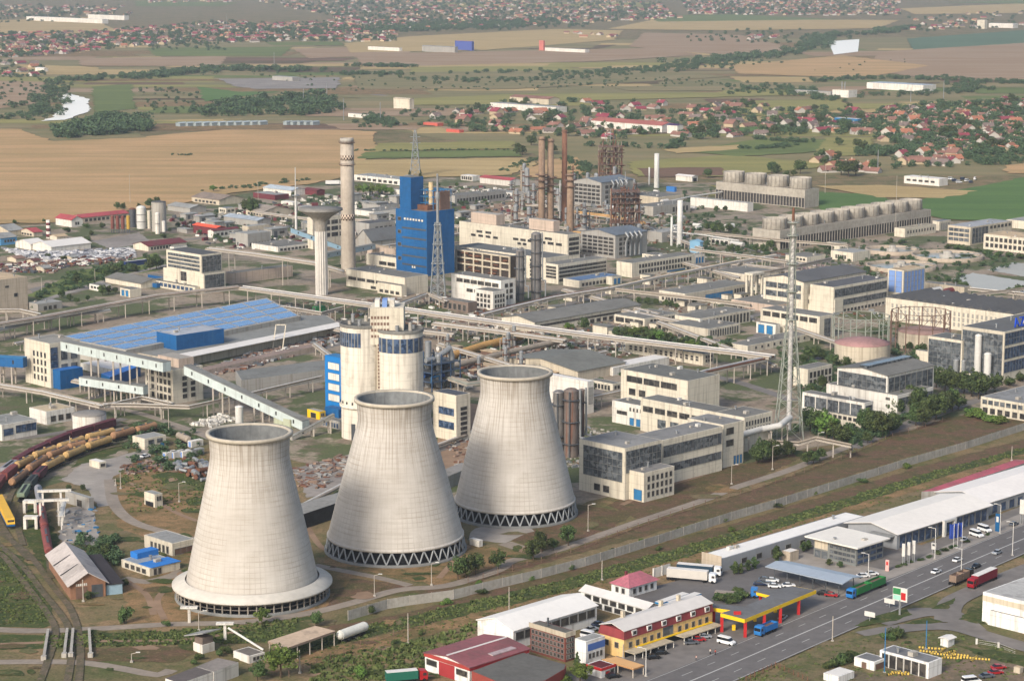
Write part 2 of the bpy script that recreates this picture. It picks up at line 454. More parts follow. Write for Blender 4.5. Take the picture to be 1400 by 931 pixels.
GREENF = field((90, 116, 62), (80, 106, 58), 40, (.005, .05))
GREEN2 = field((108, 118, 66), (92, 104, 60), 20, (.005, .05))
TEAL = field((92, 112, 88), (84, 104, 82), 60, (.003, .03))
BROWNF = field((118, 92, 74), (100, 82, 64), 60, (.005, .05))
MEADOW = field((138, 124, 90), (112, 110, 74), 20, (.004, .03))
DRYGRASS = rough_grass((152, 122, 88), (116, 100, 68), (86, 88, 54))
BROWNGRASS = rough_grass((110, 86, 70), (96, 88, 60), (76, 80, 50))
DITCH = rough_grass((74, 86, 46), (64, 76, 44), (98, 94, 60))
CONCRETE = paint((158, 150, 140), .9, .25, .05, .25)
TRACKWAY = paint((150, 138, 124), .95, .25, .08, .5)
ASPHALT = paint((108, 104, 101), .9, .2, .03, .3, .25, dirt=(70, 66, 64))
ASPHALT2 = paint((126, 120, 114), .9, .28, .05, .25)
BALLAST = rough_grass((112, 100, 84), (94, 88, 70), (86, 88, 58), .15)
VERGE = rough_grass((124, 110, 84), (98, 100, 64), (80, 88, 54))
DIRT = paint((150, 124, 100), .95, .3, .04, .2)
MARK = paint((190, 188, 182), .8, .2)
GRAVEL = paint((146, 138, 130), .95, .3, .03, .3)
g = MB(); g.add([(-30000, -300, 0), (30000, -300, 0), (30000, 40000, 0), (-30000, 40000, 0)], [(0, 1, 2, 3)])
setting(g.build('ground', ground_mat()))
for nm, pts, mt in [
    ('meadow', [(-60, 60), (1460, 50), (1460, 240), (900, 240), (520, 175), (-60, 175)], MEADOW),
    ('wheat_field', [(-30, 176), (30, 177), (72, 193), (180, 188), (300, 178), (470, 178), (512, 180), (515, 208), (480, 228), (462, 244), (420, 252), (330, 262), (230, 281), (150, 291), (75, 304), (-30, 306)], WHEAT),
    ('stubble_field', [(515, 196), (700, 193), (703, 203), (505, 207)], OLIVE),
    ('green_field', [(500, 208), (705, 205), (715, 214), (490, 217)], GREEN2),
    ('wheat_field', [(482, 219), (720, 216), (735, 225), (700, 239), (640, 241), (470, 246)], WHEAT2),
    ('wheat_field', [(742, 219), (790, 215), (800, 236), (770, 244), (705, 241)], WHEAT),
    ('stubble_field', [(860, 221), (1000, 212), (1090, 220), (1180, 222), (1000, 241), (870, 241)], OLIVE),
    ('ploughed_field', [(870, 230), (985, 229), (987, 240), (890, 243)], BROWNF),
    ('grass_field', [(930, 207), (1040, 190), (1180, 192), (1190, 203), (1010, 214)], GREEN2),
    ('wheat_field', [(905, 204), (1010, 198), (1010, 204), (925, 210)], WHEAT2),
    ('green_field', [(1010, 169), (1085, 166), (1088, 179), (1015, 180)], GREENF),
    ('stubble_field', [(1130, 188), (1195, 188), (1190, 212), (1110, 215)], OLIVE),
    ('green_field', [(1235, 286), (1275, 268), (1330, 256), (1420, 238), (1420, 306), (1290, 299)], GREENF),
    ('green_field', [(1110, 262), (1200, 266), (1220, 275), (1120, 290)], GREENF),
    ('wheat_field', [(1115, 254), (1200, 253), (1335, 261), (1290, 271), (1200, 270)], WHEAT2),
    ('wheat_field', [(1372, 226), (1420, 222), (1420, 238), (1376, 237)], WHEAT),
    ('stubble_field', [(990, 258), (960, 252), (1080, 270), (960, 268)], OLIVE),
    ('pink_field', [(105, 80), (310, 77), (300, 91), (112, 90)], PINKTAN),
    ('green_field', [(200, 66), (400, 64), (385, 77), (212, 77)], GREEN2),
    ('pink_field', [(400, 67), (560, 62), (562, 75), (422, 80)], PINKTAN),
    ('wheat_field', [(470, 60), (560, 50), (760, 40), (852, 42), (840, 55), (660, 69), (480, 72)], WHEAT2),
    ('pink_field', [(480, 74), (900, 66), (960, 75), (820, 84), (500, 92)], PINKTAN),
    ('pink_field', [(880, 45), (1010, 48), (1100, 70), (990, 76), (860, 64)], PINKTAN),
    ('wheat_field', [(900, 26), (1230, 28), (1200, 39), (1000, 42), (830, 40)], WHEAT2),
    ('green_field', [(880, 22), (1000, 20), (1150, 27), (900, 30)], GREEN2),
    ('teal_field', [(1240, 53), (1420, 40), (1420, 58), (1250, 73)], TEAL),
    ('pink_field', [(1200, 71), (1420, 58), (1420, 112), (1270, 108), (1190, 96)], PINKTAN),
    ('pink_field', [(1000, 90), (1150, 76), (1270, 90), (1180, 107), (1010, 101)], WHEAT),
    ('wheat_field', [(1230, 12), (1420, 4), (1420, 18), (1250, 20)], WHEAT2),
    ('green_field', [(1290, 4), (1420, 0), (1420, 6)], GREEN2),
    ('stubble_field', [(545, 136), (690, 129), (1050, 126), (1100, 130), (780, 138), (700, 143), (560, 144)], OLIVE),
    ('wheat_field', [(1012, 138), (1150, 136), (1158, 149), (1050, 160), (1010, 156)], OLIVE),
    ('pink_field', [(-30, 110), (60, 112), (66, 140), (-30, 152)], PINKTAN),
    ('green_field', [(125, 119), (180, 115), (186, 149), (130, 154)], GREEN2),
    ('green_field', [(270, 119), (330, 126), (385, 125), (280, 139)], GREENF),
    ('gravel_pit', [(298, 108), (465, 106), (462, 121), (350, 122), (320, 118)], GRAVEL),
    ('wheat_field', [(20, 88), (130, 92), (140, 98), (50, 100)], WHEAT2),
    ('pink_field', [(0, 28), (120, 24), (170, 46), (0, 46)], WHEAT2),
    ('green_field', [(80, 175), (75, 180), (180, 175), (200, 188), (72, 193), (30, 177)], MEADOW),
    ('wheat_field', [(560, 92), (760, 90), (800, 96), (560, 100)], OLIVE),
    ('green_field', [(480, 100), (880, 95), (1000, 105), (700, 122), (490, 122)], MEADOW),
    ('stubble_field', [(185, 2), (330, 4), (300, 9), (185, 9)], GREEN2),
    ('stubble_field', [(560, 4), (900, 4), (880, 10), (600, 10)], OLIVE)]:
    if nm == 'wheat_field' and pts[0][0] == -30:      # the patchwork of narrow parcels behind the named fields
        qf = random.Random(21)
        for i in range(150):
            x, y = qf.uniform(-60, 1430), 58 + 118 * qf.random() ** 1.3; w_, h_, k_ = qf.uniform(50, 260) * (.6 + y / 160), qf.uniform(1.6, 6) * (.5 + y / 120), qf.uniform(-30, 30)
            sheet('field_strip', [(x, y), (x + w_, y + qf.uniform(-1.5, .8)), (x + w_ + k_, y + h_), (x + k_, y + h_ + qf.uniform(-.5, 1))], qf.choice([MEADOW, OLIVE, PINKTAN, WHEAT2, WHEAT2, GREEN2, BROWNF, DRYGRASS, BROWNGRASS, MEADOW]), smooth=12)
    sheet(nm, pts, mt, smooth=12)
WATER = NB('water').out(lin((252, 244, 228)), .3, 0, .5)  # near-white base colour has the bright low sky's reflection painted in
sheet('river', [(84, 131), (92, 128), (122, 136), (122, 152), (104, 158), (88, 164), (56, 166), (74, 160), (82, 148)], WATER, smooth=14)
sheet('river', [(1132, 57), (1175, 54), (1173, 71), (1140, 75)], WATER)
ZL[:] = [.05, .0012]
sheet('site_ground', [(-60, 318), (60, 306), (160, 292), (240, 284), (340, 264), (470, 245), (640, 240), (760, 245), (880, 250), (980, 250), (1100, 282), (1290, 300), (1440, 318), (1440, 560), (1300, 575), (1060, 622), (900, 660), (790, 692), (640, 705), (470, 690), (440, 640), (300, 600), (200, 600), (150, 640), (80, 660), (-60, 690)], site_mat(), smooth=8)
for nm, pts, mt in [
    ('dry_grass', [(150, 640), (290, 610), (300, 700), (260, 760), (160, 720), (150, 690)], DRYGRASS),
    ('dry_grass', [(170, 800), (240, 760), (460, 780), (560, 800), (430, 835), (330, 848), (175, 852)], DRYGRASS),
    ('grass', [(-40, 740), (30, 760), (80, 850), (60, 858), (-40, 856)], DITCH),
    ('grass', [(205, 650), (250, 640), (285, 648), (285, 672), (240, 668)], DITCH),
    ('grass', [(160, 575), (240, 590), (300, 600), (255, 602), (180, 585)], DITCH),
    ('grass', [(95, 640), (125, 614), (165, 606), (190, 606), (150, 622), (112, 634)], DITCH),
    ('grass', [(40, 690), (58, 690), (82, 745), (92, 800), (60, 780), (30, 730)], DITCH),
    ('grass', [(480, 790), (560, 800), (600, 806), (540, 812), (440, 838), (455, 815)], BROWNGRASS),
    ('dry_grass', [(480, 700), (620, 690), (640, 740), (720, 760), (600, 800), (440, 770)], DRYGRASS),
    ('dry_grass', [(690, 735), (790, 690), (870, 700), (840, 720), (740, 755)], BROWNGRASS),
    ('dry_grass', [(830, 690), (920, 655), (1130, 610), (1010, 665), (880, 712)], BROWNGRASS),
    ('brown_grass', [(560, 815), (640, 790), (780, 752), (880, 716), (1010, 676), (1180, 613), (1290, 572), (1440, 545), (1440, 572), (1250, 622), (1000, 700), (760, 765), (560, 822)], BROWNGRASS),
    ('brown_grass', [(430, 860), (560, 836), (760, 781), (1000, 716), (1250, 640), (1440, 590), (1440, 600), (1250, 652), (1000, 728), (760, 795), (500, 862)], BROWNGRASS),
    ('ditch', [(380, 880), (560, 842), (760, 795), (1000, 728), (1250, 652), (1440, 600), (1440, 608), (1250, 664), (1000, 743), (760, 812), (560, 858), (400, 895)], DITCH),
    ('dry_grass', [(400, 898), (560, 858), (760, 812), (1000, 743), (1250, 664), (1440, 609), (1440, 616), (1250, 672), (1000, 753), (760, 824), (560, 874), (430, 910)], DRYGRASS),
    ('ditch', [(-40, 866), (60, 868), (240, 862), (370, 856), (420, 842), (440, 845), (380, 878), (250, 880), (60, 886), (-40, 888)], DITCH),
    ('dry_grass', [(100, 886), (260, 882), (270, 892), (240, 905), (120, 902)], BROWNGRASS),
    ('dirt', [(660, 282), (700, 276), (770, 292), (740, 306), (650, 300)], DIRT),
    ('dirt', [(400, 640), (480, 620), (500, 660), (420, 680)], GRAVEL),
    ('yard', [(84, 656), (112, 634), (162, 624), (212, 610), (222, 614), (178, 634), (152, 656), (156, 690), (134, 693), (118, 668)], CONCRETE),
    ('yard', [(78, 696), (126, 690), (136, 740), (130, 746), (84, 742)], CONCRETE),
    ('yard', [(650, 722), (720, 708), (730, 726), (690, 742), (640, 738)], CONCRETE),
    ('yard', [(125, 330), (190, 318), (210, 332), (150, 340)], GRAVEL),
    ('yard', [(925, 455), (1010, 468), (1060, 445), (1040, 470), (1000, 480)], ASPHALT2),
    ('yard', [(600, 545), (700, 560), (700, 640), (600, 660)], DIRT),
    ('yard', [(40, 395), (140, 372), (190, 376), (60, 412)], ASPHALT2),
    ('pond', [(1302, 381), (1330, 373), (1410, 386), (1410, 402), (1340, 397)], paint((172, 172, 164), .6, .1)),
    ('pond', [(1350, 369), (1385, 359), (1410, 361), (1410, 380)], paint((168, 166, 156), .6, .15)),
    ('green_verge', [(36, 404), (110, 370), (180, 355), (215, 345), (215, 370), (150, 380), (60, 410)], GREEN2)]:
    sheet(nm, pts, mt, smooth=3)
# paths
ribbon('path', [(-30, 858), (40, 862), (130, 859), (230, 853), (330, 850), (420, 838), (480, 824), (545, 806), (612, 800), (680, 779), (700, 766), (760, 752), (870, 714), (960, 684), (1000, 668), (1080, 642), (1160, 610), (1260, 575), (1340, 545)], 4.6, TRACKWAY)
ribbon('path', [(-30, 905), (60, 904), (120, 906), (180, 916), (215, 922), (235, 915)], 4.2, TRACKWAY)
ribbon('path', [(150, 655), (156, 688), (180, 712), (225, 727), (268, 738), (300, 752)], 4.5, TRACKWAY)
ribbon('path', [(430, 772), (470, 780), (520, 790), (560, 800)], 3.6, TRACKWAY)
ribbon('path', [(690, 742), (720, 752), (745, 760)], 6, TRACKWAY)
ribbon('path', [(115, 552), (180, 562), (255, 586), (290, 600)], 4.5, TRACKWAY)
ribbon('path', [(168, 790), (200, 795), (240, 785), (252, 775)], 5, TRACKWAY)
ribbon('path', [(480, 120), (505, 128), (527, 131)], 12, GRAVEL)
ribbon('path', [(-20, 300), (60, 304), (160, 297)], 4, BROWNF)
ribbon('path', [(1000, 108), (1100, 92), (1250, 86), (1290, 96)], 10, BROWNF)
ribbon('road', [(470, 290), (600, 283), (700, 272), (800, 262)], 8, ASPHALT2)
ribbon('path', [(60, 410), (150, 382), (230, 362)], 5, CONCRETE)
for pts, w_ in [([(560, 628), (640, 600), (720, 570), (830, 530)], 6), ([(760, 478), (900, 500), (1000, 520), (1085, 548)], 6), ([(640, 455), (820, 404), (960, 374), (1080, 346)], 7), ([(1110, 492), (1180, 476), (1240, 458)], 6), ([(1165, 612), (1260, 572), (1345, 545), (1430, 524)], 6),
        ([(120, 545), (260, 512), (400, 486), (470, 468)], 6), ([(330, 430), (470, 440), (600, 452)], 7), ([(880, 470), (1000, 440), (1100, 412)], 6), ([(960, 330), (1090, 352), (1230, 372)], 6), ([(230, 330), (340, 318), (470, 296)], 6), ([(420, 650), (480, 632), (560, 612)], 5), ([(20, 600), (90, 590), (170, 572)], 5)]: ribbon('plant_road', pts, w_, ASPHALT2)
for pts in [[(170, 792), (200, 812), (210, 840)], [(232, 800), (215, 820), (225, 846)], [(180, 660), (210, 680), (240, 700), (270, 712)], [(470, 760), (440, 748), (420, 720)], [(640, 745), (600, 790)], [(0, 880), (110, 876), (250, 874), (330, 862)], [(600, 700), (560, 690), (520, 670)], [(850, 690), (900, 668), (960, 650)]]: ribbon('dirt_track', pts, 2.2, DIRT)
qg = random.Random(8)
for i in range(110):                               # worn and green patches
    x, y = qg.choice([(qg.uniform(160, 300), qg.uniform(640, 850)), (qg.uniform(430, 640), qg.uniform(690, 815)), (qg.uniform(0, 60), qg.uniform(740, 930)), (qg.uniform(100, 420), qg.uniform(800, 925)), (qg.uniform(660, 1100), 0), (qg.uniform(430, 640), qg.uniform(850, 925))])
    if y == 0: y = 700 - (x - 800) * .27 + qg.uniform(-10, 45)
    a, b, n = qg.uniform(5, 26), qg.uniform(1.5, 6), 9
    sheet('worn_patch', [(x + a * math.cos(k * 6.283 / n) * qg.uniform(.6, 1.2), y + b * math.sin(k * 6.283 / n) * qg.uniform(.6, 1.2)) for k in range(n)], qg.choice([DITCH, DITCH, DITCH, BROWNGRASS, DRYGRASS, VERGE, DIRT]), smooth=1.5)
# highway with its forecourts
HW = [(840, 970), (950, 928), (1100, 864), (1250, 800), (1400, 736), (1520, 688)]
sheet('forecourt', [(560, 960), (590, 935), (700, 945), (830, 905), (880, 870), (900, 815), (960, 800), (1000, 786), (1170, 715), (1260, 745), (1400, 690), (1440, 672), (1440, 720), (1250, 800), (1000, 906), (850, 965)], ASPHALT2)
sheet('paved_yard', [(830, 822), (900, 800), (985, 778), (1130, 740), (1180, 772), (1130, 800), (1000, 840), (900, 850)], ASPHALT)
sheet('pavement', [(1060, 765), (1100, 755), (1215, 780), (1235, 772), (1345, 722), (1440, 684), (1440, 705), (1245, 780), (1150, 815)], CONCRETE)
hw = ribbon('highway', HW, 19, ASPHALT)
ribbon('slip_road', [(1180, 868), (1235, 858), (1300, 856), (1360, 872), (1450, 898)], 7.5, ASPHALT2)
ribbon('slip_road', [(1200, 850), (1260, 836), (1300, 840), (1330, 862)], 9, ASPHALT2)
ribbon('slip_road', [(1295, 850), (1300, 825), (1330, 808), (1385, 785), (1440, 764)], 8, ASPHALT2)
def lane(off, w, dash=None):
    ZL[0] += ZL[1]; z = ZL[0]; m = MB(); acc = 0.0
    fine = []
    for i in range(len(hw) - 1):
        n = max(1, int((hw[i + 1] - hw[i]).length / 1.5))
        for k in range(n): fine.append(hw[i].lerp(hw[i + 1], k / n))
    for i in range(len(fine) - 1):
        a, b = fine[i], fine[i + 1]; d = (b - a); L = d.length; d.normalize(); nx = Vector((-d.y, d.x, 0)); acc += L
        if dash and (acc % dash[1]) > dash[0]: continue
        q = [a + nx * (off - w / 2), b + nx * (off - w / 2), b + nx * (off + w / 2), a + nx * (off + w / 2)]
        m.add([(p.x, p.y, z) for p in q], [(0, 1, 2, 3)])
    setting(m.build('road_marking', MARK))
lane(0.0, .45); lane(4.6, .22, (4, 12)); lane(-4.6, .22, (4, 12)); lane(9.0, .2); lane(-9.0, .2)
def kerb(off):
    m = MB()
    for i in range(len(hw) - 1):
        a, b = hw[i], hw[i + 1]; d = (b - a).normalized(); nx = Vector((-d.y, d.x, 0)) * off
        a, b = a + nx, b + nx
        m.beam((a.x, a.y, .06), (b.x, b.y, .06), .25, .14)
    setting(m.build('kerb', CONC))
kerb(10.6)
for pts in [[(1167, 855), (1195, 842), (1240, 832), (1248, 840), (1225, 848), (1180, 856)], [(1272, 832), (1300, 820), (1308, 815), (1296, 832)],
            [(1310, 846), (1330, 828), (1345, 822), (1352, 850), (1335, 852)], [(1236, 852), (1270, 843), (1290, 850), (1250, 853)]]:
    sheet('verge', pts, DITCH, smooth=2)
sheet('verge', [(1075, 908), (1130, 876), (1200, 866), (1280, 862), (1330, 880), (1440, 908), (1440, 960), (1000, 960)], VERGE, smooth=3)
sheet('yard', [(1150, 915), (1215, 925), (1290, 905), (1400, 895), (1440, 910), (1440, 960), (1120, 960)], rough_grass((132, 114, 96), (112, 102, 84), (88, 90, 60)), smooth=3)
sheet('grass', [(1300, 880), (1400, 895), (1440, 920), (1370, 905)], DITCH, smooth=3)
# railway
RAIL = paint((78, 68, 64), .5, .2)
def track(pts, w=2.2):
    f = ribbon('railway_track', pts, w, BALLAST)
    for off in (-.72, .72):
        m = MB()
        for i in range(len(f) - 1):
            d = (f[i + 1] - f[i]).normalized(); nx = Vector((-d.y, d.x, 0)) * off
            a, b = f[i] + nx, f[i + 1] + nx
            m.beam((a.x, a.y, .12), (b.x, b.y, .12), .12, .16)
        setting(m.build('rail', RAIL))
    return f
track([(-40, 700), (0, 728), (39, 757), (71, 799), (96, 831), (107, 863), (110, 900), (104, 960)])
track([(-40, 716), (-4, 742), (29, 771), (58, 808), (84, 840), (95, 863), (97, 900), (86, 960)])
track([(-40, 745), (0, 756), (25, 786), (48, 815), (66, 840), (76, 863), (66, 900), (44, 960)])
track([(200, 574), (155, 584), (122, 593), (92, 603), (64, 615), (40, 628), (20, 642), (5, 658), (-20, 685)])
track([(215, 588), (156, 596), (119, 607), (80, 619), (46, 633), (22, 650), (4, 668), (-15, 700)])
track([(215, 596), (150, 607), (93, 618), (62, 635), (37, 652), (18, 670), (10, 690)])
track([(215, 600), (151, 611), (114, 622), (86, 635), (60, 649), (45, 665), (30, 690), (24, 715), (32, 745)])
track([(50, 655), (53, 680), (58, 710), (66, 755), (70, 790)])
track([(-30, 640), (-10, 690), (10, 730), (40, 765)])

# ------------------------------------------------------------------ cooling towers
def tower_mat():
    b = NB('tower_concrete')
    tc = b.n('TexCoord').outputs['Object']; sx = b.n('SeparateXYZ'); b.l(tc, sx.inputs[0])
    ang = b.math('ARCTAN2', sx.outputs[1], sx.outputs[0]); z = sx.outputs[2]
    cb = b.n('CombineXYZ'); b.l(b.math('ADD', b.math('MULTIPLY', ang, 26.0), b.math('MULTIPLY', b.n('ObjectInfo').outputs['Random'], 50)), cb.inputs[0]); b.l(b.math('MULTIPLY', z, .05), cb.inputs[2])
    def nz(vec, sc, det=3):
        o = b.n('TexNoise'); o.inputs['Scale'].default_value = sc; o.inputs['Detail'].default_value = det; b.l(vec, o.inputs['Vector']); return o.outputs['Fac']
    c2 = b.n('CombineXYZ'); b.l(b.math('MULTIPLY', ang, 1.6), c2.inputs[0]); b.l(b.math('MULTIPLY', z, .9), c2.inputs[2])
    base = b.ramp(b.noise(.05, 4, .6, False), [(.3, lin((172, 165, 155))), (.7, lin((196, 190, 180)))])
    base = b.mix(b.ramp(nz(c2.outputs[0], 1.0, 5), [(.5, g4(0)), (.7, g4(.38))]), base, lin((156, 147, 133)))   # lift bands
    # run-off streaks, stronger in the top third
    oi = b.n('ObjectInfo').outputs['Random']; up = b.ramp(b.math('ADD', b.math('MULTIPLY', z, 1 / 60), b.math('MULTIPLY', oi, .12)), [(.5, g4(.12)), (.78, g4(.7)), (1, g4(1))])
    st = b.ramp(nz(cb.outputs[0], 1.0, 2), [(.46, g4(0)), (.6, g4(.62))])
    base = b.mix(b.mix(1.0, st, up, 'MULTIPLY'), base, lin((112, 98, 80)))
    # joints: 2.2 m lifts and 76 verticals
    ju = b.math('GREATER_THAN', b.math('FRACT', b.math('MULTIPLY', ang, 76 / (2 * math.pi))), .9)
    jz = b.math('GREATER_THAN', b.math('FRACT', b.math('MULTIPLY', z, 1 / 1.6)), .86)
    j = b.math('MULTIPLY', b.math('MAXIMUM', ju, jz), b.ramp(b.noise(.12, 3, .6, False), [(.4, g4(.04)), (.65, g4(.42))]))
    base = b.mix(j, base, lin((128, 114, 96)))
    base = b.mix(b.ramp(b.noise(.09, 5, .65, False), [(.56, g4(0)), (.66, g4(.28))]), base, lin((150, 140, 126)))
    base = b.mix(b.ramp(b.math('MULTIPLY', z, 1 / 60), [(.9, g4(0)), (.99, g4(.35))]), base, lin((126, 112, 92)))
    return b.out(base, .9, 0, .15)
TOWER = tower_mat()
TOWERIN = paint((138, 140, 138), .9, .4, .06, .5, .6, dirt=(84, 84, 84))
def cooling_tower(label, xc, yc, ytop, wtop, wbase, struts=True, skirt=False, lad=(1.5, 0, 99)):
    c = P(xc, yc); Ht = top(c, ytop)
    zc = c.y * CP + HC * SP
    rb = wbase / 2 / F * zc
    rt = wtop / 2 / F * ((c.y) * CP + (HC - Ht) * SP)
    root = thing('cooling_tower', label, 'cooling tower', c)
    z0 = 5.2 if not skirt else 4.4
    rs = rb * (.975 if not skirt else .88)
    zt, a = Ht * .86, rt * .965                       # throat
    prof = []
    N = 34
    for i in range(N + 1):
        z = z0 + (Ht - z0) * i / N
        if z < zt:
            k = (zt - z) / (zt - z0); r = math.sqrt(a * a + (rs * rs - a * a) * k ** 1.22)
        else: r = a + (rt - a) * ((z - zt) / (Ht - zt)) ** 1.6
        prof.append((r, z))
    m = MB(); n = 72
    m.mi = 0; m.lathe(prof, n)
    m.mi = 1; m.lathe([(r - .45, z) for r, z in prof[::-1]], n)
    m.mi = 0
    m.build('shell', [TOWER, TOWERIN], root)
    m = MB(); m.lathe([(rt - .5, Ht - 1.1), (rt + .75, Ht - 1.1), (rt + .75, Ht), (rt - .5, Ht)], n, close=True); m.build('rim', paint((188, 178, 160), .9, .2, .1, .5, .2), root)
    m = MB(); m.lathe([(rs - .6, z0 - .35), (rs + .25, z0 - .35), (rs + .25, z0 + .55), (rs - .6, z0 + .55)], n, close=True); m.build('ring_beam', TOWER, root)
    m = MB(); m.lathe([(rb + .6, 0), (rb + .6, .9), (rb - .4, .9), (rb - .4, .3), (0.1, .3)], n); m.build('basin', paint((128, 128, 124), .9, .25), root)
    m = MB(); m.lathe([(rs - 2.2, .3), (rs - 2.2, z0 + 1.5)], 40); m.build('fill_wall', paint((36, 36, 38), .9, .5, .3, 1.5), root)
    if struts:
        k = 40
        for i in range(k):
            a0, a1, a2 = [2 * math.pi * (i + t) / k for t in (0, .5, 1)]
            m = MB()
            for aa in (a0, a2):
                m.tube(((rb + .05) * math.cos(a1), (rb + .05) * math.sin(a1), .8), ((rs - .1) * math.cos(aa), (rs - .1) * math.sin(aa), z0 - .2), .28, 6)
            m.build('strut', paint((150, 153, 153), .8, .2, .1, .6), root)
    else:
        m = MB(); m.lathe([(rs + .1, z0 + 1.8), (rb + 1.4, z0 + .2), (rb + 1.4, z0 - .35), (rs - .5, z0 - .35)], n); m.build('skirt_roof', paint((196, 190, 178), .85, .15, .08, .5), root)
        k = 56
        for i in range(k):
            aa = 2 * math.pi * (i + .5) / k; x, y = rb * math.cos(aa), rb * math.sin(aa)
            m = MB(); m.tube((x, y, .8), (x, y, z0 - .38), .26, 6); m.build('post', paint((150, 142, 130), .85, .3), root)
        m = MB()
        for zz in (2.0, 3.2): m.lathe([(rb - .25, zz), (rb + .02, zz), (rb + .02, zz + .22), (rb - .25, zz + .22)], n, close=True)
        m.build('louvre_rails', paint((120, 112, 104), .85, .3), root)
    ph, lo, hi = lad; m = MB()                            # access ladder up the shell
    for i in range(lo, min(hi, N)):
        (r0, z1), (r1, z2) = prof[i], prof[i + 1]; u = (math.cos(ph), math.sin(ph))
        for o_ in (-.45, .45): m.beam((r0 * u[0] + .25 * u[0] - o_ * u[1], r0 * u[1] + .25 * u[1] + o_ * u[0], z1), (r1 * u[0] + .25 * u[0] - o_ * u[1], r1 * u[1] + .25 * u[1] + o_ * u[0], z2), .14)
        m.beam((r0 * u[0] * 1.01 + .45 * u[1], r0 * u[1] * 1.01 - .45 * u[0], z1), (r0 * u[0] * 1.01 - .45 * u[1], r0 * u[1] * 1.01 + .45 * u[0], z1), .12)
    m.build('ladder', paint((126, 118, 106), .9, .2), root)
    return root, Ht, rb
T1 = cooling_tower('nearest grey concrete cooling tower, with a wide pale skirt roof round its foot', 345.5, 813, 590, 112, 206, False, True)
T2 = cooling_tower('middle concrete cooling tower on open zigzag struts, in front of the twin silos', 541, 750, 543, 104, 190)
T3 = cooling_tower('farthest concrete cooling tower, on zigzag struts beside the rusty vessels', 704, 701, 507.5, 98, 168)


# ------------------------------------------------------------------ structures of the plant
def mpx(py): return 1 / ppm(py)                   # metres per photo pixel at ground row py
def sz(c, w): return w / F * (c.y * CP + HC * SP)  # photo pixels -> metres at c
def cylinder_tank(name, label, px, yb, yt, w, mat, roof=None, dome=0.0, cat='tank', bands=0, group=None, n=20, legs=0):
    c = P(px, yb); H = top(c, yt); r = sz(c, w) / 2
    c = c + Vector((0, r * .6, 0)); H = top(c, yt)
    root = thing(name, label, cat, c, 0, group)
    zb = legs
    m = MB(); m.tube((0, 0, zb), (0, 0, H), r, n, cap=True); m.build('body', mat, root)
    m = MB(); m.lathe([(r + .12, H - .15), (r + .12, H + .1), (r * .6, H + .1 + dome * .7), (.02, H + .12 + dome)], n); m.build('roof', roof or mat, root)
    for i in range(bands):
        z = H * (i + 1) / (bands + 1); m = MB(); m.lathe([(r, z), (r + .25, z), (r + .25, z + .3), (r, z + .3)], n, close=True); m.build('band', METALD, root)
    if legs:
        for i in range(4):
            a = R(45 + 90 * i); x, y = r * .8 * math.cos(a), r * .8 * math.sin(a)
            mbox('leg', METALD, root, x - .2, x + .2, y - .2, y + .2, 0, zb)
    return root, c, H, r
def stack(name, label, px, yb, yt, w0, w1, mat, cat='chimney', bands=(), platforms=(), group=None, capmat=None):
    c = P(px, yb); H = top(c, yt); r0, r1 = sz(c, w0) / 2, sz(c, w1) / 2
    root = thing(name, label, cat, c, 0, group)
    m = MB(); m.lathe([(r0, 0), (r0 + (r1 - r0) * .5, H * .5), (r1, H), (r1 * .8, H), (r1 * .78, H - 4)], 20); m.build('shaft', mat, root)
    for f0, f1, bm in bands:
        m = MB(); ra, rb = [r0 + (r1 - r0) * f for f in (f0, f1)]
        m.lathe([(ra, f0 * H), (ra + .08, f0 * H), (rb + .08, f1 * H), (rb, f1 * H)], 28); m.build('band', bm, root)
    for f, wd in platforms:
        m = MB(); rr = r0 + (r1 - r0) * f; z = f * H
        m.lathe([(rr, z), (rr + wd, z), (rr + wd, z + .25), (rr, z + .25)], 14, close=True)
        m.lathe([(rr + wd - .08, z + 1.1), (rr + wd, z + 1.1), (rr + wd, z + 1.2), (rr + wd - .08, z + 1.2)], 14, close=True)
        for i in range(8):
            a = math.pi * i / 4; x, y = (rr + wd) * math.cos(a), (rr + wd) * math.sin(a)
            m.beam((x, y, z), (x, y, z + 1.2), .1)
        m.build('platform', BROWNST, root)
    return root, c, H
CHECK = NB('checker_band')
def _chk():
    b = CHECK; tc = b.n('TexCoord').outputs['Object']; sx = b.n('SeparateXYZ'); b.l(tc, sx.inputs[0])
    ang = b.math('ARCTAN2', sx.outputs[1], sx.outputs[0])
    cb = b.n('CombineXYZ'); b.l(b.math('MULTIPLY', ang, 14 / math.pi), cb.inputs[0]); b.l(b.math('MULTIPLY', sx.outputs[2], .75), cb.inputs[1])
    ch = b.n('TexChecker'); ch.inputs['Scale'].default_value = 1; b.l(cb.outputs[0], ch.inputs['Vector'])
    ch.inputs[1].default_value = lin((196, 180, 160)); ch.inputs[2].default_value = lin((70, 52, 46)); b.out(ch.outputs[0], .85)
_chk(); CHECK = CHECK.m
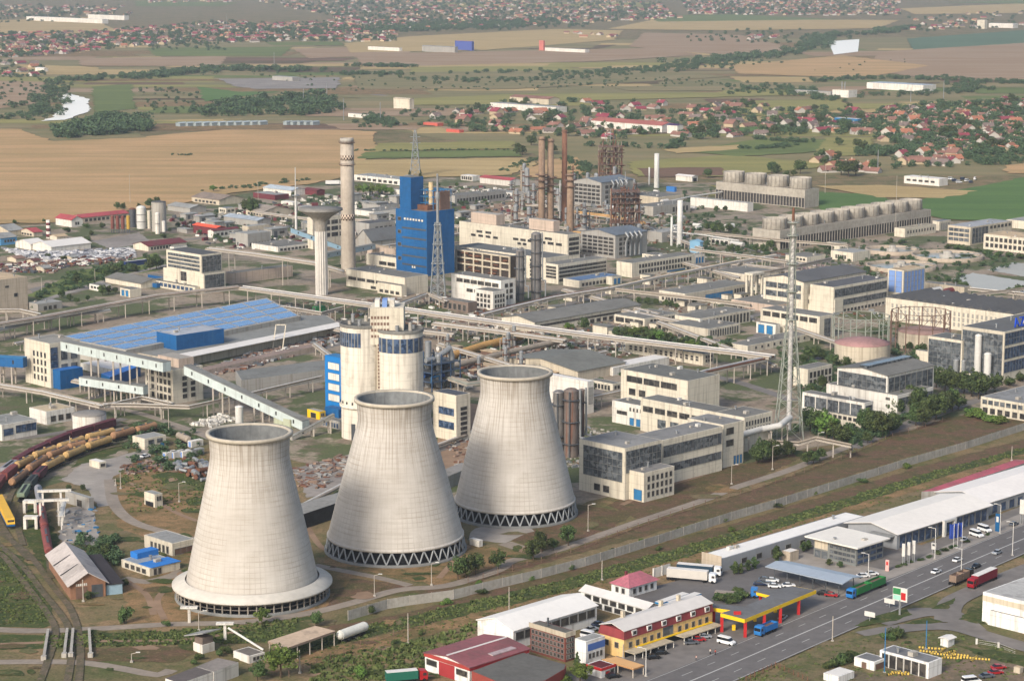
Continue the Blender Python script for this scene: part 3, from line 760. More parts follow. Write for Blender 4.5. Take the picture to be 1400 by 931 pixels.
def lattice(root, H, w0, w1, n, mat, bw=.35, z0=0.0, arm=0, part='lattice'):
    """four legs, horizontals and cross braces, as one braced shaft; legs are parts of their own"""
    def cr(f, i): w = (w0 + (w1 - w0) * f) / 2; return Vector(((-w, w, w, -w)[i], (-w, -w, w, w)[i], z0 + (H - z0) * f))
    for i in range(4):
        m = MB(); m.beam(cr(0, i), cr(1, i), bw * 1.3); m.build('leg', mat, root)
    m = MB(); f = 0; fs = [0]
    k = 1.0
    for j in range(n): fs.append(fs[-1] + k); k *= .93 if w1 < w0 * .8 else 1
    fs = [x / fs[-1] for x in fs]
    for j in range(n):
        a, b = fs[j], fs[j + 1]
        for i in range(4):
            i2 = (i + 1) % 4
            m.beam(cr(a, i), cr(b, i2), bw * .7); m.beam(cr(a, i2), cr(b, i), bw * .7); m.beam(cr(b, i), cr(b, i2), bw * .7)
    m.build(part, mat, root)

# the big checker-banded chimney, water tower, slim mast
stack('chimney', 'tall beige concrete chimney with chequered bands beside the mushroom water tower', 476.5, 370, 189, 20, 18, paint((178, 166, 150), .85, .2, .05, .4, .3),
      bands=((.385, .43, CHECK), (.835, .875, CHECK), (.965, 1.0, CONC)), platforms=((.80, .9), (.965, 1.0)))
def water_tower():
    c = P(440, 403); Ht = top(c, 285); r = sz(c, 8); rd = sz(c, 30)
    t = thing('water_tower', 'mushroom-shaped concrete water tower with a fluted white column', 'water tower', c)
    m = MB(); zn = top(c, 316)
    n = 16; vs = []
    for i in range(64):
        a = 2 * math.pi * i / 64; rr = r * (1 + .07 * math.cos(a * 16)); vs.append((rr * math.cos(a), rr * math.sin(a)))
    m.prism(vs, 0, zn); m.build('column', paint((206, 200, 190), .8, .15, .1, .6, .15), t)
    m = MB(); m.lathe([(r, zn - .1), (r * 1.05, zn + 3), (r * 1.25, zn + 6), (r * 1.9, zn + 8.5), (rd * .98, Ht - 1.2), (rd, Ht - 1)], 40); m.build('bowl', paint((168, 160, 148), .85, .25, .1, .6, .5), t)
    m = MB(); m.lathe([(rd, Ht - 1), (rd, Ht), (rd * .5, Ht + .5), (.02, Ht + .7)], 40); m.build('roof', roofm((134, 130, 122)), t)
water_tower()
def white_mast():
    c = P(405, 317); H = top(c, 229); t = thing('mast', 'slim white tubular mast with a round mid platform', 'mast', c)
    m = MB(); m.tube((0, 0, 0), (0, 0, H * .62), .95, 10, .8); m.tube((0, 0, H * .62), (0, 0, H), .4, 8, .25); m.build('pole', PIPEW, t)
    m = MB(); m.lathe([(.8, H * .56), (3, H * .56), (3, H * .57), (.8, H * .57)], 12, close=True); m.build('platform', METAL, t)
white_mast()
# blue process building
def blue_building():
    r, LA, LB, H = bld('factory_building', 'tall bright blue clad factory block with a blue stair tower on its roof', 584, 290, 621, 541, 378, BLUEW, roofm((130, 112, 100)))
    block(r, LA * .02, LB * .52, LA * .45, LB * .36, H, H * .5, BLUEW, G_ROOF, wname='stair_tower')
    block(r, LA * .55, LB * .05, LA * .35, LB * .25, H, H * .28, BROWNST, RUST, wname='penthouse')
    m = MB()
    for i in range(6):
        for j in range(3):
            x, y = LA * (.35 + .13 * i), LB * (.1 + .25 * j); m.beam((x, y, H), (x, y, H + 12), .35)
    for z in (4, 8, 12):
        for j in range(3): m.beam((LA * .35, LB * (.1 + .25 * j), H + z), (LA, LB * (.1 + .25 * j), H + z), .3)
        for i in range(6): m.beam((LA * (.35 + .13 * i), LB * .1, H + z), (LA * (.35 + .13 * i), LB * .6, H + z), .3)
    m.build('steel_frame', BLUE2, r)
    m = MB(); m.tube((LA * .5, LB * .3, H), (LA * .5, LB * .3, H + 17), 1.5, 14); m.build('roof_stack', paint((206, 182, 140), .7, .15), r)
    m = MB(); m.box(LA * .25, LA * .9, LB * .2, LB * .6, H + .05, H + 3); m.build('plant_room', RUST, r)
    for f in (.13, .27, .41, .55, .7):                   # grey cladding joints
        m = MB(); m.box(-.12, 0, LB * .02, LB * .8, H * f, H * f + 1.0); m.build('joint_strip', METALD, r)
    for f in (.2, .42, .62, .82): windows(r, LA, LB, H, [('L', .83, .93, f, f + .05, 1, 1, GLASSD)])
    windows(r, LA, LB, H, [('L', .1, .75, .84, .87, 7, 1, WHITE, .6)])
    windows(r, LA, LB, H, [('L', .36, .5, .1, .135, 2, 1, WHITE, .6)])
blue_building()
def mast_blue():
    c = P(599, 412); H = top(c, 238); w = sz(c, 21)
    t = thing('lattice_mast', 'grey lattice flare mast standing before the blue factory block', 'mast', c)
    lattice(t, H * .62, w, w * .32, 9, STEEL, .4)
    m = MB(); m.tube((0, 0, 0), (0, 0, H * .82), .85, 10); m.tube((0, 0, H * .82), (0, 0, H), .6, 10); m.lathe([(1.2, H * .8), (1.5, H * .83), (1.2, H * .86)], 12); m.build('flare_pipe', METAL, t)
    for f in (.3, .45, .6):
        m = MB(); ww = w * (1 - f * 1.1) * .5 + .8; m.box(-ww, ww, -ww, ww, H * f, H * f + .2); m.build('platform', STEEL, t)
mast_blue()
def mast_big():
    c = P(1078, 600); H = top(c, 284); w = sz(c, 37)
    t = thing('lattice_mast', 'tallest lattice-braced stack, reaching over the halls with pale green legs', 'mast', c)
    hl = H * .52
    lattice(t, hl, w, w * .3, 7, GREENST, .24)
    w1 = w * .3
    m = MB(); n = 14
    for i in range(4):
        x, y = (-w1 / 2, w1 / 2, w1 / 2, -w1 / 2)[i], (-w1 / 2, -w1 / 2, w1 / 2, w1 / 2)[i]
        m.beam((x, y, hl), (x * .55, y * .55, H * .93), .2)
    for j in range(n):
        for i in range(4):
            i2 = (i + 1) % 4; fa, fb = j / n, (j + 1) / n
            def q(f, k):
                s_ = 1 - .45 * f; return ((-w1 / 2, w1 / 2, w1 / 2, -w1 / 2)[k] * s_, (-w1 / 2, -w1 / 2, w1 / 2, w1 / 2)[k] * s_, hl + (H * .93 - hl) * f)
            m.beam(q(fa, i), q(fb, i2), .13); m.beam(q(fb, i), q(fb, i2), .15)
    m.build('upper_lattice', GREENST, t)
    r = sz(c, 3.4)
    m = MB(); m.tube((0, 0, 4), (0, 0, H * .94), r, 14, r * .85); m.build('stack_pipe', paint((198, 194, 188), .7, .2, .1, .5, .3), t)
    m = MB(); m.tube((0, 0, H * .94), (0, 0, H), r * .6, 12, r * .5); m.build('flare_tip', RUST, t)
    for f in (.52, .64, .76, .88, .935):
        m = MB(); m.lathe([(r, H * f), (r + 1.5, H * f), (r + 1.5, H * f + .3), (r, H * f + .3)], 12, close=True)
        m.lathe([(r + 1.4, H * f + 1.1), (r + 1.5, H * f + 1.1), (r + 1.5, H * f + 1.25), (r + 1.4, H * f + 1.25)], 12, close=True); m.build('platform', GREENST, t)
    return t, c, H
mast_big()
# twin silos
def twin_silos():
    c = P(510, 602); s_ = 1
    H = top(c, 452); r = sz(c, 31)
    t = thing('silo_block', 'twin cream concrete silos joined by a windowed lift shaft', 'silo', c)
    sm = wallm((216, 208, 192))
    xs = [(-sz(c, 14), r * .9), (sz(c, 38), r * .35)]
    for i, (x, y) in enumerate(xs):
        h = H if i else H + 1.5
        m = MB(); m.tube((x, y, 0), (x, y, h - .6), r, 40); m.build('silo', sm, t)
        m = MB(); m.lathe([(r + .35, h - .6), (r + .35, h + .6), (r - .3, h + .6), (r - .3, h), (.02, h + .1)], 40, (x, y, 0)); m.build('roof', G_ROOF, t)
        q = MB(); q.mi = 0; nn = 40
        a0, a1 = (R(185), R(268)) if i == 0 else (R(182), R(358))
        zt, zb = h - 2.6, h - 8.6
        for k in range(nn):
            p0, p1 = a0 + (a1 - a0) * k / nn, a0 + (a1 - a0) * (k + 1) / nn
            rr = r + .12
            q.mi = 0 if k % 4 else 1
            q.add([(x + rr * math.cos(p), y + rr * math.sin(p), z) for p, z in ((p0, zb), (p1, zb), (p1, zt), (p0, zt))], [(0, 1, 2, 3)])
        q.build('window_band', [GLASSB, FRAMEW], t)
        for k in range(6):
            aa = R(60 * k + 20); m = MB(); bx, by = x + r * .6 * math.cos(aa), y + r * .6 * math.sin(aa)
            m.tube((bx, by, h), (bx, by, h + 1.5 + k % 3), .8, 8); m.build('roof_vent', [METAL, CONC][k % 2], t)
        m = MB(); m.lathe([(r, 13.2), (r + .7, 13.2), (r + .7, 14.2), (r, 14.2)], 40, (x, y, 0), close=True); m.build('cornice', sm, t)
        for k in range(9):
            aa = R(190 + 18 * k); bx, by = x + (r + .02) * math.cos(aa), y + (r + .02) * math.sin(aa); m = MB()
            m.box(bx - .3, bx + .3, by - .3, by + .3, 15, 16); m.build('vent_hole', DARK, t)
    xm = sz(c, 12); bw = sz(c, 13)
    zt = top(c, 421)
    m = MB(); m.box(xm - sz(c, 14), xm + bw * 2.4, -r * .02, r * 1.5, H - 6, zt); m.build('lift_head', CREAM, t)
    m = MB(); m.box(xm - bw * .45, xm + bw * .45, -r * .08, r * .6, 0, H - 6); m.build('lift_shaft', CREAM2, t)
    for j in range(26):
        z = 3 + (H - 8) * j / 26
        for k in (0, 1): m = MB(); m.box(xm - bw * .32 + k * bw * .36, xm - bw * .04 + k * bw * .36, -r * .08 - .06, -r * .08, z, z + .9); m.build('shaft_window', BROWNST, t)
    for j in range(4):
        for k in range(6):
            m = MB(); x0 = xm - sz(c, 13) + k * sz(c, 4.3); z = H - 3 + j * 2.6; m.box(x0, x0 + sz(c, 3), -r * .02 - .06, -r * .02, z, z + 1.2); m.build('shaft_window', BROWNST, t)
    for k in range(3):
        m = MB(); x = xm - sz(c, 8) + k * sz(c, 10); m.box(x, x + 2, r * .2, r * .8, zt, zt + 3); m.build('roof_hut', [WHITE, BLUEP, WHITE][k], t)
    m = MB(); m.box(xs[0][0] - r * .5, xs[0][0] - r * .1, -r * .05 + y * 0 , 1, 0, 7); m.build('loading_door', METALD, t)
twin_silos()
# cooling cells at the back
def fan(m, x, y, z, r, h): m.lathe([(r * .96, z), (r, z + .3), (r * .93, z + h * .6), (r * .97, z + h), (r * .9, z + h), (r * .86, z + .2), (.02, z + .2)], 22, (x, y, 0))
CELL = paint((176, 168, 154), .88, .25, .05, .4, .35)
def cell_row(label, px, yt, xA, xB, yb, nfan, along, fr, fh, band):
    r, LA, LB, H = bld('cooling_cells', label, px, yt, xA, xB, yb, CELL, roofm((150, 142, 128)), cat='cooling cells')
    L, Wd = (LA, LB) if along == 'x' else (LB, LA)
    for i in range(nfan):
        u = L * (i + .5) / nfan; m = MB()
        x, y = (u, Wd / 2) if along == 'x' else (Wd / 2, u)
        m.mi = 0; fan(m, x, y, H, fr, fh); m.mi = 1
        for k in range(16):
            a = 2 * math.pi * k / 16; m.beam((x + fr * math.cos(a), y + fr * math.sin(a), H), (x + fr * .97 * math.cos(a), y + fr * .97 * math.sin(a), H + fh), .18)
        m.build('fan_stack', [CELL, paint((120, 112, 102), .9, .2)], r)
    face = 'R' if along == 'x' else 'L'
    lo = MB(); n = int(L / 3)
    if face == 'R': lo.box(0.2, L - .2, -.1, 0, .6, H * band)
    else: lo.box(-.1, 0, .2, L - .2, .6, H * band)
    lo.build('louvre', paint((66, 62, 60), .8, .4, .2, 1.5), r)
    for i in range(n + 1):
        u = L * i / n
        if face == 'R': mbox('column', CELL, r, u - .25, u + .25, -.4, -.11, 0, H * band)
        else: mbox('column', CELL, r, -.4, -.11, u - .25, u + .25, 0, H * band)
    return r
cell_row('pale cooling cell block with four big round fan stacks', 1100, 260, 1120, 979, 285, 4, 'y', 9.0, 8.5, .55)
cell_row('long row of grey cooling cells with fan stacks and dark louvred side', 1066, 316, 1273, 1029, 342, 10, 'x', 8.6, 7.2, .6)
# tall process stacks
STK = paint((150, 126, 104), .8, .3, .08, .5, .4, dirt=(110, 74, 54))
RSTK = paint((134, 94, 72), .8, .3, .08, .5, .4, dirt=(90, 60, 48))
stack('process_stack', 'thick beige process stack, first of the close pair behind the cream hall', 740.5, 306, 187, 9.6, 8.6, STK, 'stack', platforms=((.42, 2.2), (.5, 3), (.56, 2.4), (.97, .8)))
stack('process_stack', 'beige process stack with brown foot, second of the close pair behind the cream hall', 752.5, 305, 190, 9.8, 8.2, STK, 'stack', platforms=((.38, 2), (.46, 3.2), (.54, 2.6), (.97, .8)))
stack('process_stack', 'tallest rust-streaked process stack, bare of platforms', 771.5, 302, 178, 8.4, 6.8, RSTK, 'stack', platforms=((.3, 1.5), (.98, .6)))
stack('process_stack', 'shorter brown process stack nearest the cream hall, rails at its head', 779.5, 324, 238, 10.4, 9, STK, 'stack', platforms=((.8, 1.8), (.9, 2.2), (.98, 1.5)))
stack('flare_pipe', 'thin flare pipe with a dark burner tip between the process stacks', 783, 318, 226, 1.8, 1.5, RUST, 'flare', platforms=((.94, .9),))
stack('white_stack', 'tallest plain white stack behind the second reformer', 897.5, 257, 210, 7, 6.6, PIPEW, 'stack', group=None)
stack('white_stack', 'thin white stack next to the tallest plain white stack', 887.5, 253, 229, 2.6, 2.2, PIPEW, 'stack')
stack('white_stack', 'white stack rising beside the long cream building', 929, 338, 274, 8, 7.4, PIPEW, 'stack')
stack('white_stack', 'slender white stack joined by a duct to its thicker neighbour', 918, 336, 297, 3.6, 3.2, PIPEW, 'stack')
cylinder_tank('vessel', 'small white vessel with a thin neck among the brown stacks', 765.5, 300, 268, 6, PIPEW, cat='vessel', legs=6)
stack('vent_pipe', 'thin white vent pipe on top of the small white vessel', 765.5, 299, 247, 1.6, 1.4, PIPEW, 'pipe')
stack('flare_pipe', 'thin flare on the far reformer tower', 838, 250, 176, 1.2, 1.0, RUST, 'flare')
stack('chimney', 'short red and white banded chimney by the white sheds', 66.5, 326, 301, 6.4, 5, WHITE,
      bands=((.08, .24, MAROON), (.40, .56, MAROON), (.72, .86, MAROON)))
# columns beside the cream hall
def column_vessel(label, px, yb, yt, w, mat, nb):
    r, c, H, rad = cylinder_tank('column_vessel', label, px, yb, yt, w, mat, dome=rad0(px, yb, w), cat='vessel', bands=0)
    for i in range(nb):
        z = H * (i + .6) / nb; m = MB()
        m.lathe([(rad, z), (rad + 1.1, z), (rad + 1.1, z + .2), (rad, z + .2)], 14, close=True); m.build('platform', METALD, r)
    m = MB(); m.pipe([(rad + .5, -rad * .5, H + 1), (rad + .7, -rad * .6, H * .3), (rad + 2.4, -rad, H * .3), (rad + 2.4, -rad, 2)], .45, 8); m.build('downpipe', METAL, r)
    m = MB(); m.beam((-rad * .3, -rad - .3, 0), (-rad * .3, -rad - .3, H), .5); m.build('ladder', METALD, r)
    return r
def rad0(px, yb, w): return sz(P(px, yb), w) * .2
COLG = paint((140, 136, 132), .5, .3, .1, .5, .4, .4, dirt=(104, 78, 62))
COLR = paint((128, 116, 108), .6, .3, .1, .5, .7, .2, dirt=(120, 72, 48))
column_vessel('shorter grey column vessel beside the white office block', 711, 412, 343, 11.5, COLG, 4)
column_vessel('taller grey-brown column vessel in front of the cream hall', 733, 410, 320, 14, COLG, 5)
column_vessel('grey steel vessel beside the farthest cooling tower', 764, 622, 536, 16, COLG, 2)
column_vessel('rust-brown vessel with a white overhead pipe by the farthest cooling tower', 781, 625, 534, 20, COLR, 3)
column_vessel('thin rusty vessel squeezed behind the two fat ones', 795, 620, 533, 8, COLR, 2)
# reformers: a box of dark bays under a cluster of tubes
def reformer(lab_b, lab_t, px, yt, xA, xB, yb, tx, tyb, tyt, tw):
    r, LA, LB, H = bld('process_building', lab_b, px, yt, xA, xB, yb, GREYW, BLUEGREY, [('L', .04, .96, .1, .9, 6, 5, GLASSD, .8), ('R', .1, .5, .1, .9, 3, 4, GLASSD, .7)], style='gable_x', rise=2.5)
    for i in range(4):
        m = MB(); x = LA * (.3 + .14 * i); m.pipe([(x, -.8, 1), (x, -.8, H * .6), (x, -3, H * .9), (x, -.5, H + 1)], .8, 8); m.build('duct', METAL, r)
    c = P(tx, tyb); H2 = top(c, tyt); w = sz(c, tw) / 2
    t = thing('reformer_tower', lab_t, 'reformer', c)
    q = random.Random(int(tx))
    nx = 7
    for i in range(nx):
        for j in range(3):
            x, y = -w + 2 * w * i / (nx - 1), -w * .6 + w * .6 * j
            m = MB(); h = H2 * q.uniform(.72, 1.0); m.tube((x, y, 0), (x, y, h), .38, 7); m.build('riser', [RUST, BROWNST, PIPE][(i + j) % 3], t)
    for f in (.35, .55, .7, .8, .9):
        m = MB(); e = w * (1 + .12 * q.random()); m.box(-e, e, -w * .9, w * .9, H2 * f, H2 * f + .3)
        for s_ in range(9):
            xx = -e + 2 * e * s_ / 8; m.beam((xx, -w * .9, H2 * f), (xx, -w * .9, H2 * f + 1.5), .14)
        m.beam((-e, -w * .9, H2 * f + 1.5), (e, -w * .9, H2 * f + 1.5), .16); m.build('platform', BROWNST, t)
    m = MB()
    for i in range(110):
        x, y, z = q.uniform(-w, w), q.uniform(-w, w) * .8, H2 * q.uniform(.3, .95); d = q.choice([(w * .4, 0, 0), (0, w * .4, 0), (0, 0, H2 * .12)])
        m.tube((x, y, z), (x + d[0], y + d[1], z + d[2]), q.uniform(.2, .5), 6)
    m.build('pipework', RUST, t)
    m = MB(); m.beam((0, 0, H2), (0, 0, H2 * 1.25), .4); m.beam((-w * .3, 0, H2), (-w * .5, 0, H2 * 1.15), .5); m.beam((-w * .5, 0, H2 * 1.15), (w * .2, 0, H2 * 1.1), .5); m.build('crane', METAL, t)
reformer('grey process building with blue-grey roof under the far reformer', 'far reformer tower of rusty risers and platforms', 822, 250, 866, 784, 284, 834, 262, 194, 31)
reformer('grey process building with blue-grey roof under the near reformer', 'near reformer tower of rusty risers and platforms', 841, 322, 885, 794, 354, 854, 330, 254, 38)
# storage tanks
cylinder_tank('silo', 'biggest grey concrete silo in the cement yard by the wheat field', 217, 317, 276, 20, CONC, G_DARK, .5, 'silo')
cylinder_tank('silo', 'broad white metal silo in the cement yard', 193, 313, 284, 13, PIPEW, None, 1.5, 'silo', 2)
cylinder_tank('silo', 'dark metal silo next to the broad white one', 181, 311, 286, 9, METALD, RUST, 1, 'silo', 2)
cylinder_tank('silo', 'slim cream silo between the broad white and the grey concrete silo', 204, 313, 289, 5, CREAM, None, .5, 'silo')
cylinder_tank('silo', 'slim white silo standing before the grey concrete silo', 215.5, 320, 292, 6.5, WHITE, None, .8, 'silo', 1)
cylinder_tank('silo', 'shortest white silo at the foot of the grey concrete silo', 224, 321, 303, 5, WHITE, None, .5, 'silo', legs=2)
for i, (x, lb) in enumerate(((154, 'first brick-red silo of three, nearest the red roofed house'), (161, 'middle brick-red silo of three in the cement yard'), (168, 'third brick-red silo, next to the yellow one'))):
    cylinder_tank('silo', lb, x, 319, 296, 5, paint((122, 70, 60), .7, .25, .2, .8, .2), None, .6, 'silo', legs=3, group='brick-red silos in the cement yard')
cylinder_tank('silo', 'yellow silo beside the brick-red ones', 175.5, 319, 296, 5, paint((186, 150, 64), .7, .2), None, .6, 'silo', legs=3)
cylinder_tank('gas_holder', 'nearer gas holder with a pinkish domed roof', 1182, 497, 468, 76, CREAM2, roofm((170, 130, 124)), 2.2, 'gas holder', n=40)
cylinder_tank('gas_holder', 'farther gas holder with pinkish rim behind the glass block', 1267, 478, 452, 72, CREAM2, roofm((158, 128, 118)), 1.6, 'gas holder', n=40)
cylinder_tank('storage_tank', 'squat white round tank with grey roof above the maroon wagons', 120, 588, 565, 46, WHITE, roofm((140, 136, 130)), 1.0, 'tank', n=32)
cylinder_tank('storage_tank', 'tall white tank before the glass block, blue ring at its head', 1336.5, 517, 459, 9.5, PIPEW, None, .8, 'tank')
cylinder_tank('storage_tank', 'shorter white tank before the glass block', 1350, 521, 484, 10, PIPEW, None, .8, 'tank')
cylinder_tank('storage_tank', 'small grey tank nearer to the tall white one', 1317, 513, 493, 7.5, METAL, None, .4, 'tank')
cylinder_tank('storage_tank', 'small grey tank at the corner step of the glass block', 1307, 513, 492, 7.5, METAL, None, .4, 'tank')
cylinder_tank('storage_tank', 'small upright white tank under the sloping gallery', 327, 583, 556, 11, PIPEW, None, .5, 'tank')
def frame_guide(label, px, yb, yt, w, n, mat):
    c = P(px, yb); H = top(c, yt); r = sz(c, w) / 2; c = c + Vector((0, r * .6, 0)); H = top(c, yt)
    t = thing('guide_frame', label, 'frame', c)
    for i in range(n):
        a = 2 * math.pi * i / n; x, y = r * math.cos(a), r * math.sin(a)
        mbox('post', mat, t, x - .25, x + .25, y - .25, y + .25, 0, H)
    for f in (.62, .98):
        m = MB(); m.lathe([(r - .15, H * f), (r + .15, H * f), (r + .15, H * f + .3), (r - .15, H * f + .3)], n, close=True); m.build('ring', mat, t)
    m = MB()
    for i in range(n):
        a, b = 2 * math.pi * i / n, 2 * math.pi * (i + 1) / n
        m.beam((r * math.cos(a), r * math.sin(a), H * .62), (r * math.cos(b), r * math.sin(b), H * .98), .18)
    m.build('brace', mat, t)
frame_guide('brown guide frame standing round the farther gas holder', 1262, 482, 425, 82, 14, BROWNST)
frame_guide('pale green guide frame of crossed braces behind the nearer gas holder', 1180, 478, 431, 78, 12, GREENST)
def basin(label, px, py, w, h=2.6, water=True):
    c = P(px, py); r = sz(c, w) / 2; t = thing('clarifier_basin', label, 'basin', c)
    m = MB(); m.lathe([(r, 0), (r, h), (r - 1.2, h), (r - 1.2, .2)], 48); m.build('rim', paint((180, 164, 144), .85, .25, .1, .5, .2), t)
    m = MB(); m.disc(r - 1.2, .5, 48); m.build('water', paint((150, 156, 152), .25, .1), t)
    m = MB(); m.lathe([(r * .22, .5), (r * .22, h), (r * .12, h), (r * .12, h + 2), (.02, h + 2.2)], 20); m.build('pier', CONC, t)
    m = MB(); m.box(0, r * .97, -.6, .6, h + .1, h + .4); m.beam((0, -.6, h + 1.3), (r * .97, -.6, h + 1.3), .12); m.build('bridge', METAL, t)
basin('nearest clarifier basin with a round centre pier', 1295, 353, 97)
basin('clarifier basin partly hidden behind the pale blue tower', 1232, 367, 96)
basin('farthest clarifier basin, grown over with weeds', 1220, 345, 74)

# ------------------------------------------------------------------ buildings of the plant and its surroundings
FB, WH, OF, SH = 'factory_building', 'warehouse', 'office_building', 'shed'
GB = GLASSB
# --- west: cement yard, sheds, scrap dealers
bld('house', 'white building with a red gabled roof in front of the long red shed', 98, 301, 113, 76, 311, WHITE, RED_ROOF, [('R', .3, .7, .3, .65, 2, 1)], 'gable_y', rise=2.5)
bld(WH, 'long shed with a pink-red roof at the edge of the wheat field', 112, 298, 176, 97, 305, CREAM2, RED_ROOF, [('R', .05, .95, .2, .7, 10, 1)], 'gable_x')
bld(SH, 'light blue building at the western edge', 1, 326, 23, -20, 336, paint((92, 152, 196), .7, .15), G_LIGHT, [('R', .2, .9, .4, .7, 4, 1)], 'gable_x')
bld(SH, 'long grey roofed shed behind the light blue building', 12, 316, 32, -15, 323, CREAM2, G_LIGHT, [], 'gable_x')
bld(SH, 'shed with a crimson roof between the light blue building and the banded chimney', 46, 318, 58, 27, 324, CREAM2, RED_ROOF, [('L', .1, .9, .2, .6, 4, 1)], 'gable_x')
bld(WH, 'white shed with a pale roof beside the stone yard, the longer of two', 70, 338, 124, 44, 346, WHITE, W_ROOF, [], 'gable_x')
bld(WH, 'smaller white shed with a pale roof at the stone yard', 42, 334, 62, 21, 342, WHITE, W_ROOF, [], 'gable_x')
bld('house', 'yellowish hut by the banded chimney', 78, 324, 92, 68, 329, CREAM, TAN_ROOF, [], 'gable_x')
bld(WH, 'long building under a dark maroon roof below the cement yard', 203, 337, 255, 182, 344, CREAM, MAROON, [('R', .05, .6, .25, .75, 7, 1)], 'gable_x')
bld('house', 'small white house joined to the maroon roofed building', 238, 338, 256, 232, 345, WHITE, G_ROOF, [('R', .2, .8, .4, .7, 3, 1)])
bld(SH, 'container-like blue shed with a white end under the trees', 172, 358, 201, 169, 365, paint((34, 54, 100), .6, .2), W_ROOF)
for x, y, w, lb, rf in [(22, 354, 20, 'low brown roofed shed in the salvage yard, nearest the western edge', paint((140, 112, 98), .9, .3)), (46, 357, 16, 'low shed with a brown arched roof in the salvage yard', paint((104, 66, 62), .9, .3)),
                        (60, 367, 18, 'low grey roofed shed over red scrap in the salvage yard', G_LIGHT), (98, 352, 14, 'low flat shed with a dull roof in the middle of the salvage yard', G_LIGHT)]:
    bld(SH, lb, x, y, x + w * .6, x - w * .6, y + 5, CREAM2, rf, [], 'gable_x')
bld('grain_elevator', 'big windowless beige concrete bin block at the western edge', -8, 384, 37, -50, 430, BEIGE, TAN_ROOF, [('R', .35, .45, .75, .8, 1, 1), ('R', .6, .7, .45, .55, 1, 1)])
bld(SH, 'low grey shed beside the beige bin block', 52, 416, 85, 38, 426, GREYW, G_LIGHT, [('R', .2, .8, .1, .6, 3, 1)])
r_, LA, LB, H = bld('laboratory_building', 'two-tier cream building with big glazed faces by the pipe bridge', 279, 375, 308, 223, 402, CREAM, G_ROOF,
                    [('R', .06, .94, .05, .92, 1, 1, GLASS), ('L', .12, .9, .12, .34, 5, 1), ('L', .42, .56, .5, .95, 1, 1)])
block(r_, LA * .02, LB * .06, LA * .95, LB * .86, H, H * .95, CREAM, G_DARK, wname='upper_storey', wins=[('L', .05, .95, .06, .9, 1, 4, GLASS, 1), ('R', .05, .95, .06, .9, 1, 1, GLASS)])
bld('laboratory_building', 'low cream annex with a ribbon of panes under the two-tier building', 267, 393, 285, 204, 402, CREAM, G_ROOF, [('L', .04, .96, .3, .8, 10, 1, GB, .7)])
bld(WH, 'cream hall with a curved grey roof beside the blue sheds', 193, 388, 226, 144, 395, CREAM, G_ROOF, [], 'gable_y', rise=2)
bld(SH, 'upper blue shed against the two-tier building', 222, 379, 232, 202, 386, BLUEW, G_ROOF)
bld(SH, 'lower blue shed by the ribbon-windowed annex', 214, 388, 222, 195, 394, BLUEW, G_ROOF)
bld('house', 'small white hut with a flat roof near the curved cream hall', 138, 391, 152, 122, 399, WHITE, G_ROOF, [('L', .1, .9, .4, .7, 3, 1)])
bld('house', 'small cream building with tall blue doors', 178, 396, 193, 164, 407, CREAM, G_ROOF, [('L', .1, .9, .1, .8, 2, 1, BLUE2)])
bld(FB, 'grey-cream grain dryer building with a stepped roof near the orange roof', 339, 320, 370, 322, 338, GREYW, G_LIGHT, [('R', .05, .95, .08, .3, 7, 1)])
bld(FB, 'upper hut rising behind the grain dryer building', 340, 310, 368, 331, 321, CREAM2, G_LIGHT)
bld(WH, 'long hall with a pale blue-grey metal roof', 352, 302, 370, 306, 311, GREYW, roofm((172, 182, 190)), [], 'gable_y')
bld(WH, 'hall with a bright orange roof and dark red walls', 296, 312, 308, 264, 323, MAROON, ORANGE, [], 'gable_y')
bld('house', 'white building with a maroon roof beside the orange roofed hall', 292, 316, 326, 284, 326, WHITE, MAROON, [('R', .1, .9, .3, .65, 5, 1)], 'gable_x')
bld('house', 'small pale house with a pinkish roof behind the orange roofed hall', 284, 297, 290, 266, 303, WHITE, roofm((196, 170, 168)), [('L', .1, .9, .3, .7, 4, 1)], 'gable_y')
bld(WH, 'pale grey gabled shed at the field edge, west of the small blue house', 260, 285, 282, 229, 292, GREYW, G_LIGHT, [], 'gable_y')
bld(WH, 'brown-grey gabled shed behind the small blue house', 300, 274, 333, 262, 281, CREAM2, roofm((146, 130, 116)), [('L', .1, .9, .2, .6, 6, 1)], 'gable_y')
bld('house', 'small cream house with a blue upper storey', 309, 285, 322, 299, 295, CREAM, BLUEGREY, [('L', .1, .9, .5, .75, 3, 1), ('R', .1, .9, .5, .75, 2, 1)])
bld(WH, 'long shed with a beige-grey roof south of the dark tree', 360, 290, 398, 336, 297, CREAM2, roofm((164, 152, 138)), [('L', .1, .9, .2, .6, 5, 1)], 'gable_y')
bld(SH, 'maroon walled shed in front of the white hall', 376, 267, 395, 346, 274, MAROON, G_LIGHT)
bld(WH, 'white hall with a pale blue roof close to the wheat field', 398, 261, 418, 360, 268, WHITE, roofm((186, 196, 202)), [], 'gable_y')
bld(SH, 'maroon shed near the parked white lorry', 433, 261, 444, 415, 268, MAROON, MAROON, [], 'gable_y')
bld(SH, 'low white roofed shed in the yard behind the slim mast', 400, 277, 408, 384, 281, WHITE, W_ROOF)
bld(OF, 'cream block with ribbon windows behind the mushroom water tower', 428, 298, 476, 420, 341, CREAM, G_ROOF, [('R', .05, .95, .3, .9, 4, 3, GLASSD, .8)])
bld(WH, 'low grey hall along the pipe bridge behind the slim mast', 380, 338, 425, 344, 345, WHITE, G_ROOF, [('R', .05, .95, .2, .6, 8, 1)])
bld(WH, 'flat grey hall under the pipe bridge, pale long wall', 318, 374, 400, 306, 389, PINKW, G_ROOF)
